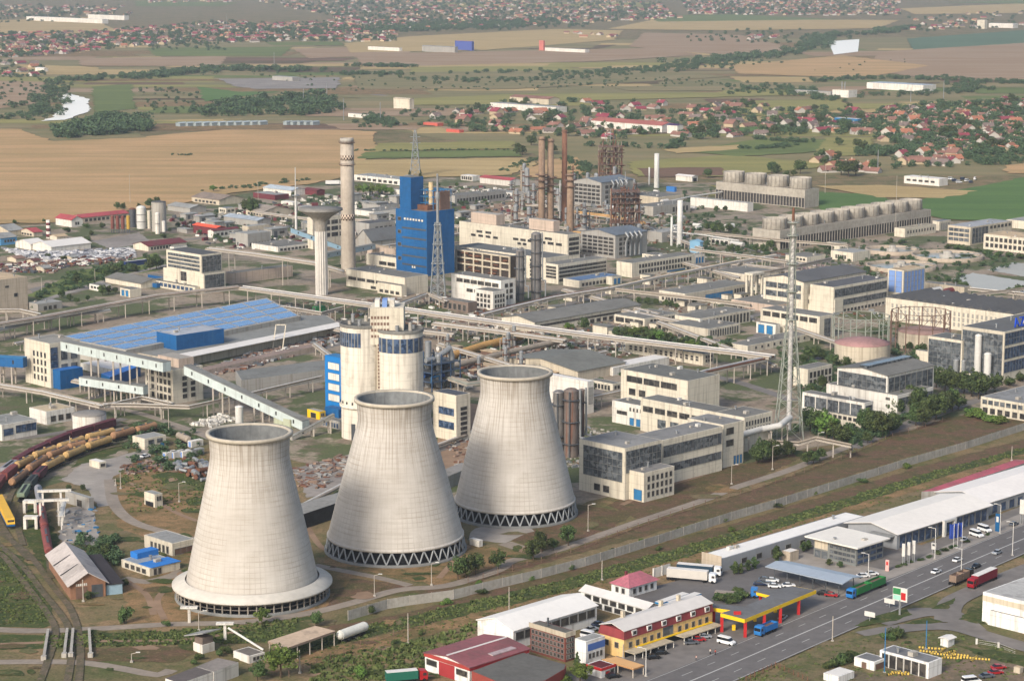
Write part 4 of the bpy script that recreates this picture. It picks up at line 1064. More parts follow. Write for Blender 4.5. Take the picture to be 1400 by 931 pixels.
bld(WH, 'long white hall beside the wheat field east of the banded chimney', 548, 246, 570, 484, 254, WHITE, G_LIGHT, [('L', .05, .95, .2, .6, 8, 1)])
bld('house', 'white hut at the foot of the far lattice pylon', 568, 243, 577, 552, 250, WHITE, G_LIGHT, [], 'gable_y')
bld(SH, 'small white block beside the green clump of trees', 546, 260, 552, 536, 268, WHITE, G_LIGHT)
bld(WH, 'long dark grey hall with a row of roof hoods behind the blue block', 622, 268, 692, 606, 280, GREYW, G_ROOF, [('R', .03, .97, .2, .6, 16, 1)], vents=8)
bld(WH, 'hall with a salmon red roof near the wheat strip', 698, 247, 712, 656, 255, WHITE, RED_ROOF, [], 'gable_y')
bld('house', 'small white zigzag-fronted building behind the long dark hall', 646, 241, 656, 630, 248, WHITE, W_ROOF, [('L', .05, .95, .2, .8, 5, 1)])
bld(WH, 'grey industrial shed between the green clump and the blue block', 520, 281, 545, 496, 288, GREYW, G_DARK)
bld(WH, 'flat grey shed with a white edge behind the chequered chimney', 512, 290, 552, 484, 297, WHITE, G_ROOF)
bld(WH, 'dark grey industrial hall beside the chequered chimney', 505, 306, 540, 486, 324, GREYW, G_DARK, [('R', .2, .9, .4, .7, 4, 1)])
bld(WH, 'broad barrel-roofed grey warehouse between chimney and blue block', 508, 330, 560, 486, 342, GREYW, roofm((104, 106, 106)), [], 'gable_x', rise=7)
bld(SH, 'low sheds with white eaves east of the long dark hall', 700, 264, 716, 668, 270, WHITE, G_LIGHT, [('L', .05, .9, .3, .7, 6, 1)])
# --- centre
bld(FB, 'cream building with ribbon windows and grey roof in front of the chequered chimney', 554, 380, 585, 473, 404, CREAM, G_ROOF, [('L', .03, .97, .42, .58, 6, 1, GLASSD, .85), ('L', .05, .6, .08, .22, 4, 1)], vents=4)
bld(FB, 'lower cream annex before the ribbon-windowed building', 549, 391, 556, 516, 406, CREAM, G_ROOF, [('L', .05, .95, .15, .4, 4, 1)])
bld(FB, 'narrow cream building between the blue block and the ribbon-windowed one', 543, 353, 556, 501, 368, CREAM, G_ROOF, [('L', .05, .6, .2, .5, 2, 1, GLASSD, .85)])
bld(FB, 'pinkish brick hut with a vent pipe at the foot of the blue block', 541, 341, 552, 502, 355, PINKW, TAN_ROOF)
r_, LA, LB, H = bld(FB, 'long high cream hall behind the process frame, ribbon windows scattered', 776, 321, 793, 628, 358, CREAM, G_ROOF,
   [('L', .04, .26, .55, .64, 3, 1, GLASSD, .7), ('L', .12, .32, .72, .8, 2, 1), ('L', .3, .5, .55, .63, 3, 1, GLASSD, .7), ('L', .36, .46, .4, .48, 2, 1), ('L', .62, .9, .5, .58, 4, 1, GLASSD, .6), ('L', .68, .85, .66, .74, 2, 1), ('R', .1, .9, .2, .9, 1, 4, GLASSD, 1)], vents=3)
block(r_, LA * .1, LB * .66, LA * .7, LB * .24, H, 7, PINKW, CONC, wname='roof_house')
block(r_, LA * .3, LB * .16, LA * .5, LB * .22, H, 7, PINKW, CONC, wname='roof_house')
bld(FB, 'lower cream hall below the high one, with white roof domes', 746, 353, 778, 622, 384, CREAM, roofm((112, 112, 108)), [('L', .1, .98, .1, .9, 10, 5, GLASSD, .5)], vents=7)
def frame_building():
    r, LA, LB, H = bld(FB, 'open concrete process frame with pipework behind the white offices', 698, 351, 706, 625, 380, paint((74, 64, 58), .9, .4, .2, 1.2), G_ROOF)
    for i in range(7): mbox('column', CREAM2, r, -1.2, -.4, LB * i / 6 - .5, LB * i / 6 + .5, 0, H + .05)
    for f in (.33, .62, .95): mbox('floor_beam', CREAM2, r, -1.1, -.02, 0, LB, H * f, H * f + .9)
    q = random.Random(3)
    m = MB()
    for i in range(26):
        y, z = q.uniform(0, LB * .9), q.uniform(.05, .9) * H; m.tube((-.6, y, z), (-.6, y + q.uniform(2, 7), z), q.uniform(.2, .6), 6)
    m.build('pipework', RUST, r)
frame_building()
bld(OF, 'white-cream office block with ribbon windows beside the column vessels', 685, 384, 705, 617, 419, WHITE, G_ROOF, [('L', .04, .9, .72, .86, 6, 1, GLASSD, .85), ('L', .25, .7, .38, .5, 3, 1, GLASSD, .8), ('R', .2, .85, .2, .9, 2, 3), ('L', .05, .3, .15, .25, 1, 1)])
bld(OF, 'small square office with rows of little windows before the white-cream block', 674, 399, 692, 649, 425, WHITE, G_ROOF, [('L', .12, .92, .08, .86, 4, 3), ('R', .1, .9, .08, .86, 4, 3)])
bld(FB, 'low brown-grey pump buildings beside the little office', 640, 414, 652, 604, 428, paint((128, 112, 100), .9, .3), G_ROOF, [('L', .05, .95, .15, .7, 5, 1)])
bld(FB, 'stepped cream building with long ribbon windows east of the column vessels', 763, 362, 830, 744, 389, CREAM, G_ROOF, [('R', .02, .98, .1, .88, 1, 4, GLASSD, 1), ('L', .15, .85, .25, .9, 1, 4)], vents=2)
bld(FB, 'low cream extension with a blue roof strip below the stepped building', 792, 384, 846, 770, 394, CREAM, roofm((96, 124, 158)), [('R', .05, .95, .2, .6, 10, 1)])
bld(SH, 'small cream box with blue doors at the end of the stepped building', 837, 379, 850, 829, 390, CREAM, G_ROOF, [('R', .1, .9, .08, .75, 2, 1, BLUE2)])
bld(OF, 'long cream building with two rows of windows before the white stacks', 864, 360, 950, 843, 380, CREAM, G_ROOF, [('R', .1, .95, .15, .9, 18, 2), ('R', .55, .97, .02, .12, 1, 1, BLUE2)], vents=3)
bld(OF, 'cream penthouse block on the far side of the long two-row building', 895, 349, 912, 878, 362, CREAM, G_ROOF)
bld(SH, 'pale blue shed with a pitched roof by the yellow pipe', 957, 331, 961, 943, 347, paint((122, 164, 190), .6, .1), paint((122, 164, 190), .6, .1), [], 'gable_x')
bld(SH, 'white house with tall blue doors beside the pale blue shed', 949, 349, 964, 941, 362, WHITE, G_ROOF, [('R', .1, .9, .1, .7, 3, 1, BLUE2)])
bld('house', 'small white house with black windows under the brown pipe', 1001, 329, 1006, 969, 337, WHITE, BLUEGREY, [('L', .15, .9, .2, .75, 4, 1)])
bld(WH, 'long white-grey flat store in front of the big fan block', 1022, 278, 1030, 944, 290, WHITE, G_LIGHT)
bld(WH, 'flat grey store with concrete bins behind the slender white stack', 893, 283, 944, 868, 296, CONC, G_ROOF, [('R', .5, .95, .2, .7, 5, 1)])
bld(WH, 'low grey hall with a pale roof behind the near reformer', 900, 270, 935, 858, 280, CREAM2, G_ROOF)
bld(SH, 'bright blue shed beyond the white stacks', 922, 256, 925, 911, 263, paint((52, 112, 176), .6, .1), paint((52, 112, 176), .6, .1))
bld('house', 'white farm shed with a dark open end east of the tallest white stack', 946, 242, 954, 924, 249, WHITE, W_ROOF, [('R', .2, .8, 0, .7, 1, 1, DARK)], 'gable_y')
bld(WH, 'grey-white hall ruins beside the slender white stack', 905, 318, 935, 885, 332, GREYW, G_LIGHT, vents=5)
bld(WH, 'cream walled hall behind the blue-fronted building', 1025, 376, 1065, 977, 386, CREAM, G_ROOF, vents=1)
bld(FB, 'long grey roofed building with a bright blue front', 937, 402, 1026, 901, 417, CREAM, G_ROOF, [('R', .3, .72, .05, .62, 1, 1, BLUE2), ('R', .74, .98, .05, .7, 6, 1), ('L', .2, .9, .2, .6, 6, 1)], vents=2)
bld(WH, 'broad low shed with a shallow grey roof beside the main pipe bridge', 731, 441, 876, 686, 456, CREAM, G_ROOF, [('R', .05, .98, .55, .72, 1, 1), ('R', .5, .98, .1, .4, 8, 1), ('L', .1, .9, .1, .3, 1, 1, CREAM2)], 'gable_x', rise=2.2)
bld(OF, 'cream building with wide white-framed panes beyond the round tree', 881, 436, 928, 840, 448, CREAM, G_ROOF, [('L', .03, .97, .25, .75, 3, 1, GLASSD, .85), ('R', .15, .98, .1, .75, 8, 1)])
bld(OF, 'cream windowless-gable building with a row of tall windows', 957, 436, 1026, 923, 453, CREAM, G_ROOF, [('R', .03, .98, .12, .82, 14, 1, GLASSD, .55)])
bld(OF, 'lower cream wing with narrow windows in front of the windowless gable', 968, 450, 1012, 913, 464, CREAM, G_ROOF, [('R', .05, .95, .15, .8, 12, 1, GLASSD, .5)])
bld(WH, 'low pinkish wall building linking the two window-rowed ones', 1060, 418, 1100, 1000, 428, PINKW, G_ROOF)
r_, LA, LB, H = bld(FB, 'large cream hall with glazed gable and dark double roof', 1098, 386, 1184, 1044, 426, CREAM, roofm((98, 98, 98)), [('L', .05, .95, .35, .92, 3, 2, GLASS, .9)], 'gable_x', rise=2.5)
bld(FB, 'side hall of the glazed-gable building with long ribbons of glass', 1139, 393, 1214, 1108, 430, CREAM, roofm((92, 92, 94)), [('R', .02, .98, .62, .9, 1, 1, GLASS), ('R', .02, .98, .28, .48, 1, 1, GLASS), ('R', .05, .95, .02, .12, 14, 1)])
bld(OF, 'low cream annex with ten small windows below the side hall', 1141, 410, 1153, 1097, 430, CREAM, G_ROOF, [('L', .04, .96, .5, .78, 10, 1), ('L', .04, .35, .08, .3, 3, 1)])
bld(FB, 'cream workshop with six wide windows and a tall glazed door', 1120, 433, 1142, 1040, 464, CREAM, G_ROOF, [('L', .03, .97, .7, .9, 6, 1, GLASSD, .8), ('R', .3, .7, .05, .85, 1, 1, GLASS)], vents=2)
bld(SH, 'cream garage with two bright blue doors', 1060, 444, 1067, 1034, 459, WHITE, G_ROOF, [('L', .08, .95, .06, .82, 2, 1, BLUE2, .7)])
bld(WH, 'long low cream store with tiny round windows behind the tallest mast', 1022, 473, 1108, 997, 483, CREAM, G_ROOF, [('R', .08, .95, .4, .7, 9, 1, GLASSD, .25)])
r_, LA, LB, H = bld(FB, 'pale blue clad tower with white ribs rising over the wavy-roofed hall', 1234, 370, 1265, 1214, 414, CREAM, TAN_ROOF, [('R', .03, .97, .3, .94, 6, 1, BLUEP, .78), ('L', .06, .94, .3, .96, 2, 1, BLUEP, .85), ('R', .05, .95, .22, .28, 6, 1)])
def wavy_hall():
    r, LA, LB, H = bld(WH, 'cream hall with a scalloped roof edge and rows of small windows', 1384, 430, 1440, 1211, 462, CREAM, G_ROOF, [('L', .04, .96, .12, .8, 26, 3, GREYW, .28)])
    m = MB(); n = 14
    for i in range(n):
        y0, y1 = LB * i / n, LB * (i + 1) / n; ym = (y0 + y1) / 2
        m.add([(0, y0, H + .05), (0, y1, H + .05), (0, ym, H + 1.6), (LA, y0, H + .05), (LA, y1, H + .05), (LA, ym, H + 1.6)], [(0, 2, 1), (3, 4, 5), (0, 3, 5, 2), (2, 5, 4, 1)])
    m.build('scalloped_roof', G_DARK, r)
wavy_hall()
r_, LA, LB, H = bld(OF, 'dark glazed block with cream bands and blue roof letters at the eastern edge', 1371, 454, 1460, 1315, 521, CREAM, roofm((104, 104, 102)),
   [('L', .04, .97, .06, .93, 1, 1, GLASS), ('R', .01, .99, .72, .96, 1, 1, GB), ('R', .01, .99, .44, .66, 1, 1, GB), ('R', .01, .99, .16, .38, 1, 1, GB)])
for i, ch in enumerate('AZ'):
    cu = bpy.data.curves.new('roof_letter', 'FONT'); cu.body = ch; cu.size = 6.5; cu.extrude = .3; cu.materials.append(paint((20, 70, 190), .5, .05))
    o = put('roof_letter', cu); me_ = bpy.data.meshes.new_from_object(o.evaluated_get(bpy.context.evaluated_depsgraph_get())); bpy.data.objects.remove(o)
    o = put('roof_letter', me_, r_, (LA * .22 + 5 * i, LB * .1, H + .4)); o.rotation_euler = (R(80), 0, 0)
bld(OF, 'lower dark glazed wing stepping down from the letter-roofed block', 1314, 466, 1340, 1269, 513, CREAM, roofm((108, 108, 104)), [('L', .04, .97, .08, .92, 1, 1, GLASS)])
bld('house', 'cream base wing sticking out from the lower glazed wing', 1275, 482, 1281, 1252, 496, CREAM, G_ROOF)
bld(OF, 'cream low office with white windows among the trees by the eastern fence', 1425, 556, 1520, 1341, 580, CREAM, roofm((138, 138, 136)), [('L', .02, .98, .62, .85, 10, 1, GLASS, .7), ('L', .02, .98, .1, .4, 8, 1)])
bld(FB, 'cream base of the glazed assembly hall with dark side ribbon', 1226, 541, 1276, 1130, 572, WHITE, G_ROOF, [('R', .03, .98, .55, .85, 1, 1, GLASS), ('L', .1, .16, .75, .85, 3, 1)])
def glass_hall():
    c = P(1226, 572); a = (math.sin(TA), math.cos(TA)); b = (-a[1], a[0])
    r, LA, LB, H = bld(FB, 'glazed assembly hall with shallow grey roof and roof-light ridge', 1212, 514, 1277, 1145, 568, WHITE, G_ROOF, [('L', .03, .97, .46, .93, 1, 1, GLASS), ('R', .02, .98, .46, .93, 8, 1, GLASS, .9)], 'gable_x', rise=1.8)
    m = MB(); m.box(LA * .02, LA * .98, LB * .42, LB * .58, H + 1.2, H + 2.8); m.build('roof_light', GLASS, r)
glass_hall()
bld(OF, 'low cream annex with five tall windows below the glazed assembly hall', 1181, 551, 1194, 1097, 583, WHITE, G_ROOF, [('L', .03, .97, .4, .88, 5, 1, GLASS, .88), ('R', .15, .85, .4, .85, 1, 1, GLASS)], vents=4)
bld(SH, 'cream plinth strip with low windows under the five-window annex', 1182, 572, 1186, 1122, 588, CREAM, G_ROOF, [('L', .05, .95, .6, .85, 8, 1)])
bld(OF, 'small two-storey cream building just east of the tallest mast', 1104, 505, 1138, 1085, 530, CREAM, G_ROOF, [('R', .05, .98, .5, .8, 6, 1), ('R', .05, .98, .1, .38, 6, 1)])
# --- south-east complex before the tallest mast
bld(FB, 'cream hall with two big dark glazed faces beside the rusty vessels', 854, 613, 905, 792, 684, CREAM, roofm((142, 140, 136)), [('L', .06, .9, .34, .9, 1, 1, GLASS), ('R', .03, .98, .52, .93, 1, 1, GLASS), ('L', .3, .7, .08, .2, 2, 1), ('R', .2, .8, .1, .22, 4, 1)])
bld(FB, 'cream wing with a glass ribbon running on from the glazed hall', 905, 602, 988, 868, 664, CREAM, roofm((136, 134, 130)), [('R', .02, .98, .62, .86, 1, 1, GLASS), ('R', .02, .98, .28, .44, 1, 1, GLASS)])
bld(FB, 'cream stair block with blue doors at the end of the glass-ribbon wing', 988, 581, 1017, 940, 640, CREAM, roofm((136, 134, 130)), [('R', .15, .5, .75, .9, 1, 1), ('R', .15, .5, .48, .62, 1, 1), ('R', .5, .95, .03, .22, 3, 1, BLUE2)])
bld(FB, 'cream wing with two rows of small windows nearest the tallest mast', 1017, 571, 1056, 978, 618, CREAM, G_ROOF, [('R', .03, .95, .5, .9, 9, 2, GLASSD, .5)])
bld(FB, 'stepped white-cream building with dark ribbons in the south-east complex', 980, 564, 1004, 876, 610, CREAM, G_ROOF, [('L', .02, .98, .62, .78, 6, 1, GLASSD, .8), ('L', .3, .8, .2, .45, 3, 1, GLASS)], vents=3)
bld(FB, 'taller cream building with a long dark window band above the stepped one', 940, 521, 984, 849, 572, CREAM, roofm((112, 112, 106)), [('L', .15, .92, .7, .86, 3, 1, GLASSD, .9), ('L', .6, .9, .35, .52, 2, 1)], vents=5)
bld(FB, 'low white wing with small portholes and blue doors', 882, 556, 902, 837, 586, WHITE, G_ROOF, [('L', .08, .5, .68, .82, 4, 1, GLASSD, .35), ('L', .55, .85, .45, .6, 1, 1), ('L', .1, .5, .04, .36, 2, 1, BLUE2, .6)])
bld(OF, 'long cream building with small windows behind the south-east complex', 961, 484, 976, 855, 500, CREAM, G_ROOF, [('L', .04, .96, .3, .75, 14, 2, GLASSD, .45), ('R', .2, .9, .2, .85, 3, 2)])
bld(WH, 'wide grey roofed shed with skylights behind the farthest cooling tower', 790, 508, 855, 690, 522, CREAM2, roofm((122, 122, 114)), [('L', .02, .98, .1, .45, 1, 1, GLASSD)], 'gable_x', rise=3)
bld(SH, 'small low cream building beyond the white vessel hall', 838, 525, 849, 805, 536, CREAM, G_ROOF, [('L', .1, .9, .15, .7, 6, 1), ('R', .1, .9, .15, .7, 2, 1)])
bld(WH, 'open white canopy hall beside the tall cream building', 838, 503, 915, 818, 514, WHITE, W_ROOF)
bld(WH, 'white hall behind the rusty vessels', 803, 522, 812, 740, 566, WHITE, W_ROOF, [('R', .2, .8, .3, .8, 1, 1, GREYW)])
bld(FB, 'cream building with dark bands to the east of the twin silos', 624, 541, 643, 592, 604, CREAM, roofm((76, 82, 92)), [('L', .1, .75, .55, .7, 1, 1, GLASSB), ('L', .1, .75, .25, .4, 1, 1, GLASSB), ('R', .3, .75, .1, .75, 1, 6, GLASSD, 1)])
bld(FB, 'blue clad tower with white window bars against the twin silos', 468, 490, 482, 444, 562, paint((24, 116, 184), .55, .1), BLUE2, [('L', .15, .8, .12, .92, 1, 4, WHITE, 1)])
bld(SH, 'small yellow cabin by the foot of the sloping gallery', 437, 563, 445, 420, 574, YEL, G_LIGHT, [('R', .2, .8, .4, .75, 2, 1), ('L', .3, .7, .1, .7, 1, 1)])
bld(SH, 'dark blue low store between the yellow cabin and the silos', 463, 560, 474, 444, 572, BLUEW, BLUEW)
bld(SH, 'cream-green box at the lower end of the sloping gallery', 397, 574, 404, 374, 586, wallm((188, 194, 166)), G_LIGHT)
bld(SH, 'low grey shed with paned front at the foot of the silos', 466, 577, 476, 438, 588, GREYW, G_ROOF, [('L', .1, .9, .15, .7, 6, 1, GB)])
bld(OF, 'three-storey cream annex jutting from the front of the two-faced glazed hall', 880, 647, 922, 854, 687, CREAM, roofm((136, 134, 130)), [('R', .08, .95, .1, .9, 6, 3, GLASSD, .5), ('L', .1, .5, .05, .4, 1, 1, BLUE2)])
# --- west: solar hall and galleries
slab('solar_hall', 'long hall whose roof is covered with blue solar panels', [(78, 461), (365, 407), (411, 432), (172, 479)], 9.0, CONC, roofm((170, 166, 158)))
def solar():
    o = bpy.data.objects['solar_hall']; base = o.location
    A0, A1, B1, B0 = [P(x, y, 9.0) for x, y in ((80, 461), (364, 408), (409, 432), (172, 478))]
    def pt(u, v): return A0.lerp(A1, u).lerp(B0.lerp(B1, u), v)
    pm = NB('solar_panel'); br = pm.n('TexBrick'); tc = pm.n('TexCoord')
    mp = pm.n('Mapping'); mp.inputs['Rotation'].default_value = (0, 0, R(53)); pm.l(tc.outputs['Object'], mp.inputs['Vector']); pm.l(mp.outputs[0], br.inputs['Vector'])
    br.offset = 0; br.inputs['Scale'].default_value = 1.0; br.inputs['Brick Width'].default_value = 2.0; br.inputs['Row Height'].default_value = 1.2; br.inputs['Mortar Size'].default_value = .05
    br.inputs['Color1'].default_value = lin((40, 100, 158)); br.inputs['Color2'].default_value = lin((52, 114, 170)); br.inputs['Mortar'].default_value = lin((120, 150, 190))
    pm.out(br.outputs['Color'], .22, 0, .6)
    us = [0, .1, .21, .32, .42, .53, .64, .75, .87, 1]; vs = [0, .26, .5, .74, 1]
    for i in range(9):
        for j in range(4):
            g1, g2 = .006, .03
            q = [pt(us[i] + g1, vs[j] + g2), pt(us[i + 1] - g1, vs[j] + g2), pt(us[i + 1] - g1, vs[j + 1] - g2), pt(us[i] + g1, vs[j + 1] - g2)]
            m = MB(); m.prism([(p.x - base.x, p.y - base.y) for p in q], 9.06, 9.2); m.build('solar_panel', pm.m, o)
solar()
bld('roof_house', 'blue box house standing on the solar roof', 242, 459, 306, 214, 497, BLUEW, roofm((176, 180, 186)), cat='building')
slab(WH, 'long grey roofed store with a white canopy along its front', [(222, 489), (462, 441), (447, 431), (412, 431), (172, 480)], 6.5, CREAM2, roofm((140, 140, 134)))
def canopy():
    o = [x for x in C.objects if x.get('label', '').startswith('long grey roofed store with a white')][0]
    p, q = P(222, 489, 6.5) - o.location, P(462, 441, 6.5) - o.location
    d = (q - p).normalized(); n = Vector((d.y, -d.x, 0)) * 5
    if n.y > 0: n = -n
    m = MB(); a = [p, q, q + n + Vector((0, 0, -1.3)), p + n + Vector((0, 0, -1.3))]
    m.add(a + [v + Vector((0, 0, .25)) for v in a], [(3, 2, 1, 0), (4, 5, 6, 7), (0, 1, 5, 4), (1, 2, 6, 5), (2, 3, 7, 6), (3, 0, 4, 7)]); m.build('canopy', W_ROOF, o)
canopy()
slab(WH, 'low grey shed by the blue tower, its front a dark truss', [(330, 520), (446, 505), (446, 492), (322, 507)], 6, GREYW, roofm((128, 128, 122)))
slab(SH, 'pinkish conveyor trough lying along the scrap strip', [(255, 512), (440, 472), (440, 467), (255, 507)], 2.5, PINKW, roofm((150, 130, 118)))
r_, LA, LB, H = bld(FB, 'cream conveyor tower building with small windows at the solar hall', 70, 470, 109, 33, 531, CREAM, roofm((150, 146, 136)), [('L', .12, .7, .1, .8, 4, 4, GLASSD, .4), ('R', .3, .95, .6, .8, 2, 1, GLASS), ('R', .02, .25, .45, .9, 1, 1, GLASSB), ('R', .3, .95, .38, .5, 2, 1, GLASS)])
bld(SH, 'bright blue box on the front of the conveyor tower', 83, 507, 113, 69, 533, BLUEW, paint((40, 106, 178), .6, .1), [], cat='building')
r_, LA, LB, H = bld(FB, 'cream transfer house with four rows of small windows', 237, 506, 277, 198, 553, CREAM, roofm((128, 126, 118)), [('L', .05, .95, .06, .94, 6, 4, GLASSD, .62), ('R', .25, .8, .1, .8, 2, 4, GLASSD, .5)])
block(r_, LA * .3, LB * .1, LA * .5, LB * .75, H, 4, PINKW, CONC, wname='penthouse')
bld(OF, 'low white building with a window ribbon between the two cream towers', 150, 505, 186, 110, 514, WHITE, W_ROOF, [('R', .1, .9, .3, .7, 6, 1)])
slab(SH, 'blue roofed shed under the upper gallery', [(138, 511), (186, 497), (192, 500), (150, 516)], 5, BLUEW, paint((60, 118, 190), .6, .1))
bld(WH, 'white hall with blue-grey window ribbons above the railway yard', 3, 581, 50, -30, 603, WHITE, roofm((148, 148, 142)), [('R', .4, .98, .35, .8, 1, 1, GB), ('R', .05, .32, .3, .7, 1, 1, GB)])
bld(WH, 'white building under a tan roof near the squat round tank', 64, 563, 102, 40, 581, WHITE, roofm((196, 178, 146)), [('R', .1, .9, .2, .6, 3, 1)])
bld('house', 'small cream building with blue door beside the concrete yard', 198, 600, 227, 181, 615, CREAM, G_LIGHT, [('R', .1, .9, .45, .8, 2, 1, GLASS), ('R', .72, .9, .02, .4, 1, 1, BLUE2)])
bld('house', 'tiny cream weighing cabin on the concrete yard', 136, 632, 145, 122, 641, CREAM, W_ROOF, [('R', .2, .8, .3, .7, 1, 1)])
bld(SH, 'flat grey block beside the loading gantry', 122, 681, 128, 89, 697, GREYW, G_LIGHT, [('L', .3, .5, .05, .6, 1, 1)])
bld('house', 'small cream hut on stilts with an outside stair', 212, 676, 222, 197, 694, CREAM, G_LIGHT, [('R', .2, .85, .5, .8, 2, 1), ('L', .15, .85, 0, .35, 1, 1, DARK)])
bld('house', 'cream flat-roofed building with narrow doors left of the nearest cooling tower', 236, 743, 266, 197, 760, CREAM, roofm((150, 150, 146)), [('L', .1, .8, .1, .65, 5, 1, GLASSD, .5), ('R', .1, .9, .05, .5, 1, 1, BROWNST)])
r_, LA, LB, H = bld('house', 'low workshop half under a bright blue roof beside the nearest cooling tower', 205, 777, 246, 166, 788, CREAM, roofm((150, 160, 170)), [('L', .1, .9, .2, .7, 4, 1), ('R', .1, .4, .1, .8, 2, 1)])
m_ = MB(); m_.box(LA * .05, LA * 1.02, -.3, LB * .45, H + .06, H + .2); m_.build('blue_roof', paint((44, 116, 190), .6, .12), r_)
m_ = MB(); m_.box(LA * .3, LA * 1.0, LB * .75, LB * 1.0, H + .06, H + 2); m_.build('roof_box', paint((44, 116, 190), .6, .12), r_)
# long store between the nearest two towers
slab(WH, 'long grey roofed store between the nearest and middle cooling towers', [(411, 704), (480, 681), (480, 668), (404, 690)], 5.5, paint((58, 58, 58), .9, .4, .3, 1.0), roofm((150, 148, 142)))
slab(WH, 'grey roofed store showing between the middle and farthest cooling towers', [(610, 652), (640, 640), (632, 632), (606, 642)], 5, GREYW, roofm((146, 142, 136)))
bld('house', 'small grey kiosk with blue door between the two zigzag-strutted towers', 655, 739, 660, 642, 748, WHITE, W_ROOF)
# south-west corner: engine shed and low sheds
def engine_shed():
    e = 5.0
    FL, FR, BR, BL = P(96, 799, e), P(144, 794, e), P(127, 752, e), P(79, 756, e)
    x = (FR - FL); y = (BL - FL); W_, L_ = x.length, y.length
    t = thing('engine_shed', 'brick gabled engine shed with a pale ridged roof by the tracks', 'shed', (FL.x, FL.y, 0), math.atan2(x.y, x.x))
    m = MB(); gable_wall(m, 0, W_, 0, L_, 0, e, 3.4, 'y'); m.build('wall', paint((146, 108, 84), .9, .25, .2, 1.2), t)
    m = MB(); gable(m, 0, W_, 0, L_, e, 3.4, 'y', 1.0); m.build('roof', roofm((196, 186, 178)), t)
    mbox('door', BROWNST, t, W_ * .15, W_ * .48, -.12, -.01, .1, 3.8)
    mbox('door', METALD, t, W_ * .6, W_ * .92, -.12, -.01, .1, 4.2)
    for i in range(6): mbox('window', WHITE, t, W_ * (.16 + .055 * i), W_ * (.2 + .055 * i), -.12, -.01, 4.2, 5.0)
    for s_ in (.3, .62):
        m = MB(); m.add([(-1.0, L_ * s_, e - .1), (-1.0, L_ * s_ + .7, e - .1), (W_ * .42, L_ * s_ + .7, e + 3.1), (W_ * .42, L_ * s_, e + 3.1)], [(0, 1, 2, 3)]); m.build('roof_gap', DARK, t); m = None
    t2 = thing('lean_to', 'dark sheet-roofed lean-to with a light blue end wall beside the engine shed', 'shed', (FR.x, FR.y, 0), math.atan2(x.y, x.x))
    m = MB(); m.box(.4, W_ * .5, 1.0, L_ * .95, 0, 3.4); m.build('wall', paint((150, 176, 190), .8, .2), t2)
    m = MB(); m.box(.35, W_ * .54, .6, L_ * .97, 3.4, 3.65); m.build('roof', paint((58, 52, 54), .9, .25), t2)
engine_shed()
def slant_hut():
    c = P(279, 889); t = thing('pump_hut', 'small white hut under a slanted lifted slab roof', 'hut', c, R(-45))
    mbox('wall', WHITE, t, -2.2, 2.2, -2.2, 2.2, 0, 2.6); mbox('upper_wall', paint((120, 106, 96), .9, .3), t, -1.9, 1.9, -1.9, 1.9, 2.6, 4.6)
    m = MB(); a = [(-5, -3.4, 4.0), (4, -3.4, 6.6), (4, 3.4, 6.6), (-5, 3.4, 4.0)]; m.add(a + [(x, y, z + .3) for x, y, z in a], [(3, 2, 1, 0), (4, 5, 6, 7), (0, 1, 5, 4), (1, 2, 6, 5), (2, 3, 7, 6), (3, 0, 4, 7)]); m.build('roof', G_LIGHT, t)
slant_hut()
bld(SH, 'low white shed with a grey roof at the end of the tan canopy', 341, 897, 362, 319, 907, WHITE, roofm((112, 106, 98)), [('R', .2, .9, .3, .7, 3, 1)])
slab(SH, 'low shed with a pale grey roof south of the slanted hut', [(268, 911), (298, 899), (326, 905), (292, 918)], 4, WHITE, roofm((146, 138, 130)))
slab(SH, 'low shed with a dark grey roof at the southern edge', [(226, 927), (268, 911), (291, 918), (246, 934)], 4, WHITE, roofm((106, 98, 94)))
slab('canopy', 'open shed with a tan flat roof beside the white tank trailer', [(366, 876), (431, 855), (459, 862), (388, 887)], 4.5, paint((150, 130, 112), .9, .2), roofm((200, 176, 150)), th=.6, posts=5)
# --- east: water works and glazed hall by the green field
bld(FB, 'glazed hall with a pale striped roof by the green field', 1326, 311, 1384, 1296, 336, CREAM2, roofm((160, 162, 164)), [('L', .04, .96, .15, .92, 4, 3, GLASS, .85), ('R', .04, .42, .1, .92, 5, 1, GLASS, .85), ('R', .45, .98, .75, .9, 6, 1)])
bld(OF, 'two-storey white office with window rows next to the glazed hall', 1412, 327, 1440, 1345, 348, CREAM, TAN_ROOF, [('L', .03, .97, .1, .9, 10, 2, GLASSD, .6)])
bld(WH, 'long low cream building with tiny windows below the cooling cell row', 1237, 313, 1280, 1223, 325, CREAM, roofm((168, 158, 136)), [('R', .05, .95, .4, .7, 10, 1, GLASSD, .4)])
bld(SH, 'cream shed with white panels at the end of the tiny-windowed building', 1284, 303, 1300, 1275, 316, CREAM, BLUEGREY, [('R', .1, .9, .1, .75, 4, 1, GREYW)])
bld('house', 'small cream pump house with barred window near the basins', 1166, 346, 1190, 1136, 358, CREAM, G_LIGHT, [('L', .3, .8, .2, .6, 5, 1)])
bld(WH, 'flat grey store left of the small pump house', 1103, 352, 1129, 1074, 359, CREAM, G_ROOF, [('L', .05, .5, .3, .7, 3, 1)])
bld(WH, 'long pinkish-brown roofed store behind the glazed-gable hall', 1088, 371, 1136, 1056, 379, CREAM2, roofm((152, 126, 116)), [])
bld('house', 'two-storey cream hut near the end of the cell row', 1148, 333, 1158, 1131, 342, CREAM, G_ROOF, [('R', .2, .8, .3, .7, 2, 1)])
bld(WH, 'cream hall beyond the two-storey white office', 1424, 305, 1460, 1376, 316, CREAM, G_LIGHT)
